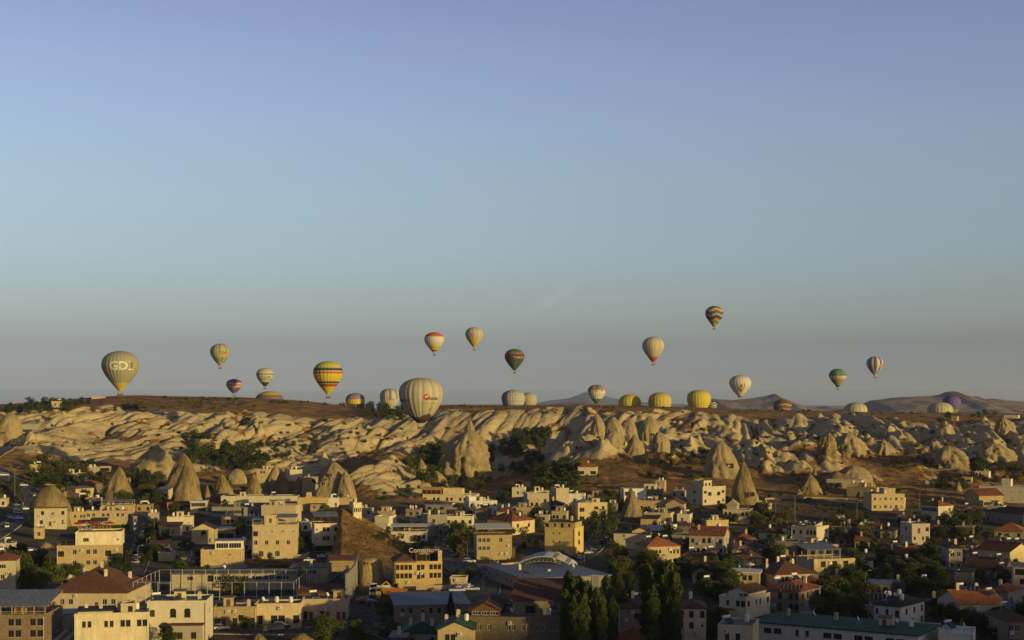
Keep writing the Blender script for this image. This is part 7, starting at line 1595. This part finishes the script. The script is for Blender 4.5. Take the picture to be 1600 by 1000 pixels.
for a in [(31, 706, 19, 'street lamp on the uppermost bend of the left road', 3.1), (21, 718, 16, 'street lamp with its arm to the left on the second bend', 3.1), (13, 757, 26, 'tall street lamp pole beside the white parked vans', 0), (23, 782, 52, 'very tall double lamp mast rising over the left bank', 0, True),
          (247, 823, 22, 'uppermost of three street lamps right of the parking street', 3.1), (241, 838, 31, 'middle of three street lamps right of the parking street', 3.1), (239, 848, 28, 'lowest of three street lamps right of the parking street', 3.1),
          (215, 896, 44, 'tall pale pole lamp at the foot of the parking street', .3), (229, 868, 28, 'slim lamp between the parked rows of the parking street', .3), (94, 897, 46, 'white lamp post before the left corner of the stone hotel', 1.2), (394, 880, 50, 'tall pale lamp post at the left corner of the large cream hotel', 1.4),
          (592, 968, 50, 'lamp pole standing by the scrapyard trucks', .4), (690, 978, 34, 'grey street lamp before the market hall wall', 3.1), (755, 927, 20, 'small white lamp in the parking yard', 3.1), (730, 882, 36, 'street lamp leaning over the parked cars of the wide street', 3.1), (677, 828, 22, 'thin lamp before the grey shaded house', 0), (718, 862, 34, 'dark lamp pole left of the wide street', 3.1),
          (755, 890, 24, 'lamp pole by the triple-window hotel wall', 0), (913, 886, 28, 'lamp pole behind the station roof', 0), (935, 838, 22, 'street lamp arched over the steep street', .2), (868, 1004, 24, 'street lamp before the portal hall windows', 3.1), (1306, 943, 32, 'curved street lamp beside the square stone villa', 3.1), (1352, 936, 45, 'tall lamp pole among the dark gardens', 0),
          (1400, 936, 15, 'bright-headed short lamp near the three dishes', .2), (1493, 928, 38, 'street lamp rising beside the faded wall writing', .3), (1514, 982, 28, 'street lamp at the bottom right by the corner villa', .3), (1514, 872, 20, 'street lamp before the grey roof house', 3.1), (1437, 798, 33, 'thin tall pole in the scrub between golden hotel and red villa', 0), (1212, 815, 34, 'slim pole on the fallow field, leftmost of three', 0), (1242, 816, 44, 'slim pole in the middle of the fallow field', 0), (1339, 820, 38, 'slim pole at the right edge of the fallow field', 0),
          (922, 770, 24, 'pylon-like pole beside the valley lane', 0), (931, 792, 20, 'lamp above the balcony flats lane', .2), (505, 850, 10, 'short lamp by the narrow hotel tower', 0), (1380, 855, 22, 'thin pole behind the long rust roof', 0), (1370, 868, 24, 'second thin pole left of the long rust roof', 0), (1060, 895, 26, 'thin pole right of the rust hip roof', 0)]:
    lamp(a[0], a[1], a[2], a[3], a[4], len(a) > 5)

# ---------------------------------------------------------------- vehicles
TYRE = mat('tyre', (.02, .02, .02)); HEADL = mat('headlight', (.6, .6, .55), rough=.2); TAILL = mat('tail_light', (.25, .02, .015), rough=.3); CHROME = mat('chrome', (.5, .5, .5), rough=.2, metal=.9)
PAINTS = {k: mat('car_' + k, c, rough=.28, spec=.6) for k, c in dict(white=(.62, .62, .60), silver=(.36, .37, .38), grey=(.14, .145, .15), black=(.02, .02, .022), red=(.30, .03, .025), blue=(.04, .07, .17), beige=(.36, .30, .20)).items()}
def car_meshes(kind):
    """profile (x, z) of the lower body and of the cabin, width, wheels"""
    P = {'saloon': ([(-2.2,.35),(-2.25,.75),(-2.1,.92),(-1.35,.97),(1.05,.93),(2.05,.78),(2.2,.6),(2.2,.35)], [(-1.65,.95),(-1.1,1.38),(.15,1.42),(1.05,.93)], 1.72, (-1.35, 1.35)),
         'hatch': ([(-1.95,.35),(-2.0,.85),(-1.9,1.0),(.95,.95),(1.85,.8),(1.95,.55),(1.95,.35)], [(-1.88,.98),(-1.6,1.42),(-.1,1.48),(.95,.94)], 1.68, (-1.2, 1.25)),
         'suv': ([(-2.3,.42),(-2.35,.95),(-2.2,1.12),(1.0,1.08),(2.1,1.0),(2.3,.8),(2.3,.42)], [(-2.2,1.1),(-1.95,1.72),(.1,1.75),(1.05,1.07)], 1.85, (-1.4, 1.4)),
         'van': ([(-2.5,.4),(-2.55,1.15),(-2.5,1.3),(1.6,1.25),(2.35,1.0),(2.5,.8),(2.5,.4)], [(-2.5,1.28),(-2.42,2.0),(1.0,2.05),(1.7,1.24)], 1.9, (-1.55, 1.6)),
         'pickup': ([(-2.6,.45),(-2.6,1.05),(-.55,1.05),(1.2,1.05),(2.3,.98),(2.5,.75),(2.5,.45)], [(-.6,1.04),(-.5,1.68),(.6,1.7),(1.3,1.04)], 1.8, (-1.6, 1.55))}[kind]
    low, cab, w, wx = P; PM = PAINTS['white']
    def ext(mb, prof, w0, w1, m, z_top=None):
        n = len(prof); zmin = min(p[1] for p in prof); zmax = max(p[1] for p in prof)
        def wd(z): t = (z - zmin) / (zmax - zmin); return w0 + (w1 - w0) * t
        L_ = [(x, -wd(z) / 2, z) for x, z in prof]; R_ = [(x, wd(z) / 2, z) for x, z in prof]
        mb.face(L_[::-1], m); mb.face(R_, m)
        for i in range(n): j = (i + 1) % n; mb.face([L_[i], L_[j], R_[j], R_[i]], m)
    body = MB(); ext(body, low, w, w * .96, PM)
    roof = [(x, z) for x, z in cab]; zt = max(z for x, z in cab); xs_ = [x for x, z in cab]
    rx0, rx1 = cab[1][0], cab[2][0]; body.box(rx0, rx1, -w*.37, w*.37, zt - .01, zt + .05, PM)
    for fx in ((rx0 + rx1) / 2 - .04,): body.box(fx, fx + .08, -w*.425, w*.425, cab[0][1], zt - .02, PM)
    glass = MB(); ext(glass, cab, w * .88, w * .76, GLASS)
    wheel = MB(); wheel.tube((0, -.11, 0), (0, .11, 0), .33, .33, TYRE, 12); wheel.tube((0, -.125, 0), (0, -.111, 0), .2, .2, CHROME, 8); wheel.tube((0, .111, 0), (0, .125, 0), .2, .2, CHROME, 8)
    hl = MB(); hl.box(-.06, .03, -.2, .2, -.07, .07, HEADL); tl = MB(); tl.box(-.03, .06, -.14, .14, -.09, .09, TAILL)
    bp = MB(); bp.box(low[0][0]-.06, low[0][0]+.04, -w*.46, w*.46, .32, .5, RAILM); bp.box(low[-1][0]-.04, low[-1][0]+.06, -w*.46, w*.46, .32, .5, RAILM)
    return body.mesh('body'), glass.mesh('windows'), wheel.mesh('wheel'), hl.mesh('headlight'), tl.mesh('tail_light'), bp.mesh('bumper'), low, w, wx
CM = {}
def car(px, py, kind, color, heading, label, group=None, D=None, nm=None):
    """heading in degrees: 0 = nose to the right of the picture, 90 = nose away"""
    if kind not in CM: CM[kind] = car_meshes(kind)
    bm_, gm, wm, hm_, tm_, bpm, low, w, wx = CM[kind]; D = D or hit(px, py); s = D / F
    o = empty({'van': 'parked_van', 'pickup': 'pickup_truck'}.get(kind, 'parked_car'), ((px - 800) * s, D, max(ground(px, D) + .14, -(py - HZ) * s + .05)), math.radians(heading)); tag(o, label, {'van': 'van', 'pickup': 'pickup truck'}.get(kind, 'car'), group)
    b = link('body', bm_, o); b.material_slots[0].link = 'OBJECT'; b.material_slots[0].material = PAINTS[color]; link('windows', gm, o)
    for x in wx:
        for y in (-w*.46, w*.46): link('wheel', wm, o, (x, y, .33))
    if D < 640:
        for y in (-w*.33, w*.33): link('headlight', hm_, o, (low[-1][0] + .03, y, .68)); link('tail_light', tm_, o, (low[0][0] - .06, y, .74))
        link('bumper', bpm, o)
    return o
cars = [(11, 825, 'van', 'white', -70, 'white van driving down the left road'), (15, 810, 'saloon', 'white', -60, 'white car on the left road just above the van'), (29, 803, 'hatch', 'silver', 30, 'silver car parked highest at the road bend below the bank'), (28, 812, 'saloon', 'white', 10, 'white car parked at the inner road bend'), (41, 797, 'hatch', 'silver', 40, 'pale car by the trees right of the road bend'),
  (54, 776, 'hatch', 'silver', 110, 'small white car alone on the curve above the cone house'), (37, 760, 'suv', 'white', 10, 'white car waiting beside the green median'), (7, 744, 'van', 'white', 5, 'white van at the left frame edge by the lamp pole'), (31, 745, 'saloon', 'silver', 160, 'silver car entering the curving road'), (36, 678, 'saloon', 'white', 80, 'tiny white car in the road cutting'),
  (29, 786, 'saloon', 'black', 60, 'dark car parked on the left bank, uppermost'), (26, 791, 'hatch', 'grey', 60, 'grey car parked on the left bank, second from the top'), (24, 797, 'saloon', 'blue', 60, 'blue car parked on the left bank, third from the top'), (74, 739, 'hatch', 'silver', 20, 'silver car under the trees left of the plain pale house'), (77, 752, 'saloon', 'white', 0, 'white car among trees below the plain pale house'), (131, 733, 'van', 'white', 0, 'white van parked before the small stone house'),
  (47, 862, 'saloon', 'white', 20, 'white car parked on the lane below the cone house'), (89, 930, 'saloon', 'silver', 20, 'long silver car parked beside the brown-red hip roof'), (112, 920, 'hatch', 'grey', 10, 'grey car parked above the long silver one'), (96, 909, 'hatch', 'beige', 0, 'beige car parked in front of the stone hotel'), (125, 913, 'suv', 'white', 10, 'white car half behind the rounded street tree'), (50, 920, 'saloon', 'grey', 20, 'grey car under the trees at the left'),
  (347, 985, 'hatch', 'white', 5, 'white car nosing out beside the whitewashed wing'), (440, 983, 'suv', 'black', 5, 'black off-roader parked on the bottom road'), (412, 974, 'hatch', 'grey', 170, 'dark car parked in front of the garages'), (432, 972, 'hatch', 'silver', 0, 'silver scooter-side car near the garages'),
  (484, 878, 'saloon', 'white', 5, 'white car parked right of the large cream hotel'), (505, 872, 'saloon', 'white', 8, 'white car parked before the narrow hotel tower'), (517, 871, 'hatch', 'silver', 5, 'silver car parked tight beside the white one at the narrow tower'), (481, 843, 'saloon', 'grey', 5, 'grey car in the gap between the two cream hotels'),
  (734, 880, 'suv', 'white', 0, 'white off-roader parked across the wide street corner'), (700, 846, 'saloon', 'silver', 5, 'silver car uppermost on the wide street'), (703, 856, 'hatch', 'grey', 80, 'grey car second down the wide street'), (709, 864, 'saloon', 'white', 75, 'white car third down the wide street'), (712, 870, 'suv', 'silver', 70, 'silver car lowest of the row on the wide street'),
  (714, 926, 'pickup', 'white', 15, 'white pickup at the left of the yard'), (724, 922, 'van', 'white', 20, 'white van in the middle of the yard pickups'), (737, 924, 'pickup', 'white', 0, 'white pickup at the right of the yard'), (720, 916, 'hatch', 'red', 10, 'red car behind the yard pickups'), (763, 890, 'hatch', 'silver', 60, 'silver car by the grey station wall'),
  (906, 874, 'saloon', 'silver', 40, 'silver car lowest at the steep street foot'), (895, 875, 'hatch', 'black', 60, 'black car left of the silver one at the steep street foot'), (918, 866, 'saloon', 'silver', 40, 'silver car climbing the steep street'), (925, 861, 'hatch', 'blue', 40, 'blue car next up the steep street'), (942, 850, 'suv', 'black', 70, 'black car parked halfway up the steep street'), (946, 842, 'saloon', 'silver', 75, 'silver car parked above the black one'), (950, 835, 'hatch', 'white', 75, 'white car parked above the pair on the steep street'), (958, 816, 'hatch', 'white', 70, 'white car near the top of the steep street'), (951, 824, 'saloon', 'grey', 75, 'grey car high on the steep street'),
  (568, 942, 'saloon', 'red', 5, 'dark red car parked by the scrapyard road'), (583, 945, 'hatch', 'blue', 5, 'blue car right of the dark red one'), (62, 645, 'van', 'white', 0, 'tiny white van on the left skyline'), (246, 645, 'van', 'white', 0, 'white van parked on the plateau edge')]
ords = ['uppermost', 'second from the top', 'third from the top', 'fourth from the top', 'fifth from the top', 'sixth from the top', 'seventh from the top', 'eighth from the top', 'ninth from the top', 'lowest']
cc = ['grey', 'silver', 'white', 'black', 'silver', 'white', 'grey', 'silver', 'white', 'silver']
for i in range(10): cars.append((226 - .05 * i * i * .3 + (i > 6) * -6 - (i > 7) * 5, 824 + i * 6.3, ('saloon', 'hatch', 'suv')[i % 3], cc[i], 82 - i, f'{cc[i]} car in the row on the long parking street, {ords[i]}'))
for i in range(7): cars.append((219 - i * 1.1, 836 + i * 6.5, ('hatch', 'saloon')[i % 2], ('black', 'grey', 'black', 'blue', 'grey', 'silver', 'black')[i], 264, f'shaded car on the left kerb of the long parking street, {ords[i]}'))
for c in cars: car(*c)

def dump_truck():
    D = hit(618, 935); s = D / F; root = empty('dump_truck', ((618 - 800) * s, D, ground(618, D) + .25), math.radians(3)); tag(root, 'orange dump truck with an open tipping body in the scrapyard', 'truck')
    OR = mat('orange_truck_paint', (.42, .17, .015), rough=.45); YE = mat('yellow_truck_paint', (.5, .34, .03), rough=.45)
    mb = MB(); P0 = [(-3.6,-1.2,1.1),(3.4,-1.2,1.1),(3.4,1.2,1.1),(-3.6,1.2,1.1)]; P1 = [(-4.2,-1.35,2.7),(3.7,-1.35,2.7),(3.7,1.35,2.7),(-4.2,1.35,2.7)]
    mb.face(P0[::-1], OR)
    for i in range(4): j = (i + 1) % 4; mb.face([P0[i], P0[j], P1[j], P1[i]], OR)
    I1 = [(x*.97, y*.93, z) for x, y, z in P1]; I0 = [(x*.95, y*.9, 1.9) for x, y, z in P0]
    for i in range(4): j = (i + 1) % 4; mb.face([P1[i], P1[j], I1[j], I1[i]], OR); mb.face([I1[i], I1[j], I0[j], I0[i]], OR)
    mb.face(I0, DARKIN)
    for x in (-3, -1.5, 0, 1.5, 3): mb.box(x-.07, x+.07, -1.42, -1.3, 1.2, 2.7, OR)
    mb.obj('tipping_body', root)
    mb = MB(); mb.box(-5.9,-4.4,-1.2,1.2,.9,2.1,YE); mb.box(-5.7,-4.5,-1.1,1.1,2.1,2.95,GLASS); mb.box(-5.75,-4.45,-1.15,1.15,2.95,3.05,YE); mb.obj('cab', root)
    mb = MB(); mb.box(-5.9,3.4,-.5,.5,.75,1.05,RAILM); mb.obj('chassis', root)
    w = MB(); w.tube((0,-.18,0),(0,.18,0),.55,.55,TYRE,14); w.tube((0,-.2,0),(0,-.181,0),.28,.28,STEEL,8); wm = w.mesh('wheel')
    for x in (-5.1, 1.2, 2.6):
        for y in (-1.05, 1.05): link('wheel', wm, root, (x, y, .55))
def excavator():
    D = hit(617, 934) + 5; s = D / F; root = empty('excavator', ((617 - 800) * s, D, ground(617, D) + .25)); tag(root, 'yellow digger arm showing above the orange dump truck', 'excavator'); YE = MATS['yellow_truck_paint']
    mb = MB(); mb.box(-1.3,1.3,-1.1,1.1,1.0,2.4,YE); mb.obj('body', root); mb = MB(); mb.box(-.2,1.0,-1.0,.2,2.4,3.5,GLASS); mb.box(-.25,1.05,-1.05,.25,3.5,3.6,YE); mb.obj('cab', root)
    for y in (-1.2, .7): mb = MB(); mb.box(-1.8,1.8,y,y+.5,0,.9,TYRE); mb.obj('track', root)
    mb = MB(); mb.tube((-.8,-.3,2.2),(-2.6,-.3,4.1),.22,.18,YE,6); mb.tube((-2.6,-.3,4.1),(-4.2,-.3,2.9),.18,.14,YE,6); mb.obj('boom', root); mb = MB(); mb.box(-4.7,-3.9,-.8,.2,2.2,2.9,YE); mb.obj('bucket', root)
def lorry(px, py, label, rot):
    D = hit(px, py); s = D / F; root = empty('lorry', ((px - 800) * s, D, ground(px, D) + .25), rot); tag(root, label, 'lorry'); W_ = PAINTS['white']
    mb = MB(); mb.box(-1.0,1.0,-1.2,1.2,.7,1.7,W_); mb.box(-.95,.9,-1.12,1.12,1.7,2.5,GLASS); mb.box(-1.0,.95,-1.18,1.18,2.5,2.75,W_); mb.obj('cab', root)
    mb = MB(); mb.box(1.2,5.5,-1.2,1.2,1.0,1.25,RAILM); mb.box(1.2,5.5,-1.2,-1.1,1.25,1.8,STEEL); mb.box(1.2,5.5,1.1,1.2,1.25,1.8,STEEL); mb.obj('flatbed', root)
    w = MB(); w.tube((0,-.15,0),(0,.15,0),.48,.48,TYRE,12); wm = w.mesh('wheel')
    for x in (0, 4.4):
        for y in (-1.0, 1.0): link('wheel', wm, root, (x, y, .48))
dump_truck(); excavator()
lorry(583, 926, 'white lorry cab in the scrapyard left of the dump truck', .3); lorry(582, 934, 'second white lorry below the first in the scrapyard', .1)
def box_thing(name, label, cat, px, py, w, d, h, m, extra=None, rot=0.0):
    D = hit(px, py); s = D / F; mb = MB(); mb.box(-w/2, w/2, -d/2, d/2, 0, h, m); mb.box(-w/2-.05, w/2+.05, -d/2-.05, d/2+.05, h, h+.1, extra or m)
    for x in (-w/2+.1, w/2-.22): mb.box(x, x+.12, -d/2-.06, -d/2-.001, .05, h-.1, extra or m)
    o = mb.obj(name, None, ((px - 800) * s, D, ground(px, D) + .2)); o.rotation_euler.z = rot; return tag(o, label, cat)
box_thing('container', 'faded red storage box in the parking yard', 'container', 681, 935, 2.6, 2.2, 2.4, PAINTS['red'], STEEL, .1)
box_thing('bin', 'green refuse container on the bottom road', 'bin', 415, 987, 1.5, 1.1, 1.3, mat('bin_green', (.10, .13, .09), rough=.6), RAILM)
box_thing('crate', 'grey roof plant box on the station roof edge', 'roof box', 930, 925, 2.4, 2, 5.0, GREYW, STEEL)
R2 = random.Random(5)
for k in range(9):
    px, py = 556 + R2.uniform(0, 45), R2.uniform(936, 942); D = hit(px, py); s = D / F; mb = MB()
    for q in range(7):
        T = Matrix.Translation((R2.uniform(-1.2, 1.2), R2.uniform(-.8, .8), R2.uniform(0, .9))) @ Matrix.Rotation(R2.uniform(0, 3), 4, 'Z') @ Matrix.Rotation(R2.uniform(-.5, .5), 4, 'X')
        mb.box(-.7, .7, -.2, .2, -.08, .12, R2.choice([STEEL, RAILM, GREYW, ROOFB, TANKM]), T)
    tag(mb.obj('scrap_heap', None, ((px - 800) * s, D, ground(px, D) + .1)), 'heap of grey scrap metal in the yard below the lorries', 'scrap heap', 'scrap heaps in the yard', kind='stuff' if False else None)
# big tilting stripes of the canvas awning and solar racks at the bottom edge
def awning():
    D = hit(110, 1006); s = D / F; root = empty('striped_awning', ((112 - 800) * s, D - 2, (HZ - 998) * s)); tag(root, 'grey and white striped sloping awning at the bottom left edge', 'awning')
    n = 12
    for i in range(n):
        x0 = -7.5 + 15 * i / n; x1 = x0 + 15 / n - .05; mb = MB(); m = CANVAS if i % 2 else ROOFG
        mb.face([(x0-1,-3,-1),(x1-1,-3,-1),(x1+1.5,4,2.0),(x0+1.5,4,2.0)], m); mb.face([(x0+1.5,4,1.95),(x1+1.5,4,1.95),(x1-1,-3,-1.05),(x0-1,-3,-1.05)], m); mb.obj('awning_strip', root)
    for x in (-8.3, 6.6): mb = MB(); mb.tube((x,-2.9,-6),(x,-2.9,-1.08),.1,.1,STEEL,6); mb.tube((x+2.3,3.9,-6),(x+2.3,3.9,1.9),.1,.1,STEEL,6); mb.obj('post', root)
awning()
def panel_rack(px, py, z, n, label, rot, tilt=.6, sc=1.0, back=0):
    D = hit(px, py) + back; s = D / F; root = empty('solar_rack', ((px - 800) * s, D, (HZ - z) * s), rot); root.scale = (sc, sc, sc); tag(root, label, 'solar panels')
    pm = MB(); pm.box(-.45,.45,-1,1,-.04,.04,PANELM); pm.box(-.5,-.45,-1.03,1.03,-.05,.05,STEEL); pm.box(.45,.5,-1.03,1.03,-.05,.05,STEEL); me = pm.mesh('panel')
    for i in range(n): o = link('panel', me, root, ((i - (n-1)/2) * 1.08, 0, 1)); o.rotation_euler = (tilt, 0, 0)
    for x in (-(n)/2, n/2): mb = MB(); mb.tube((x,-.8,-.6),(x,-.8,.52),.04,.04,STEEL,4); mb.tube((x,.8,-.6),(x,.8,1.48),.04,.04,STEEL,4); mb.obj('stand', root)
panel_rack(735, 1008, 990, 3, 'blue solar panels tilted on the bottom-centre roof, left set', .5); panel_rack(757, 1008, 988, 4, 'blue solar panels tilted on the bottom-centre roof, right set', .5)
panel_rack(845, 1000, 930, 7, 'long rack of solar panels on the brown roof of the portal hall', .12, tilt=.25, back=22)
panel_rack(1372, 985, 938, 4, 'dark solar panels behind the three white dishes', -.2); panel_rack(1237, 960, 922, 6, 'row of solar panels on the stone villa roof', -.3, tilt=.42, back=3)
panel_rack(1575, 1000, 950, 3, 'blue solar panels on the corner villa roof', .5); panel_rack(1520, 975, 925, 3, 'blue solar panels raised over the orange roof', -.3)
for k, (px, py, lb) in enumerate([(1391, 931, 'left of three white satellite dishes'), (1396.5, 931, 'middle of three white satellite dishes'), (1406, 933, 'right of three white satellite dishes')]):
    D = hit(px, 980); s = D / F; o = link('satellite_dish', FIT['d'][1]); o.location = ((px - 800) * s, D + 4, (HZ - py) * s - 1.2); o.scale = (1.15,)*3; tag(o, lb + ' above the dark wavy roof', 'satellite dish')
    mb = MB(); mb.tube((0,0,-6),(0,0,-.3),.06,.06,STEEL,5); mb.obj('mast', o)
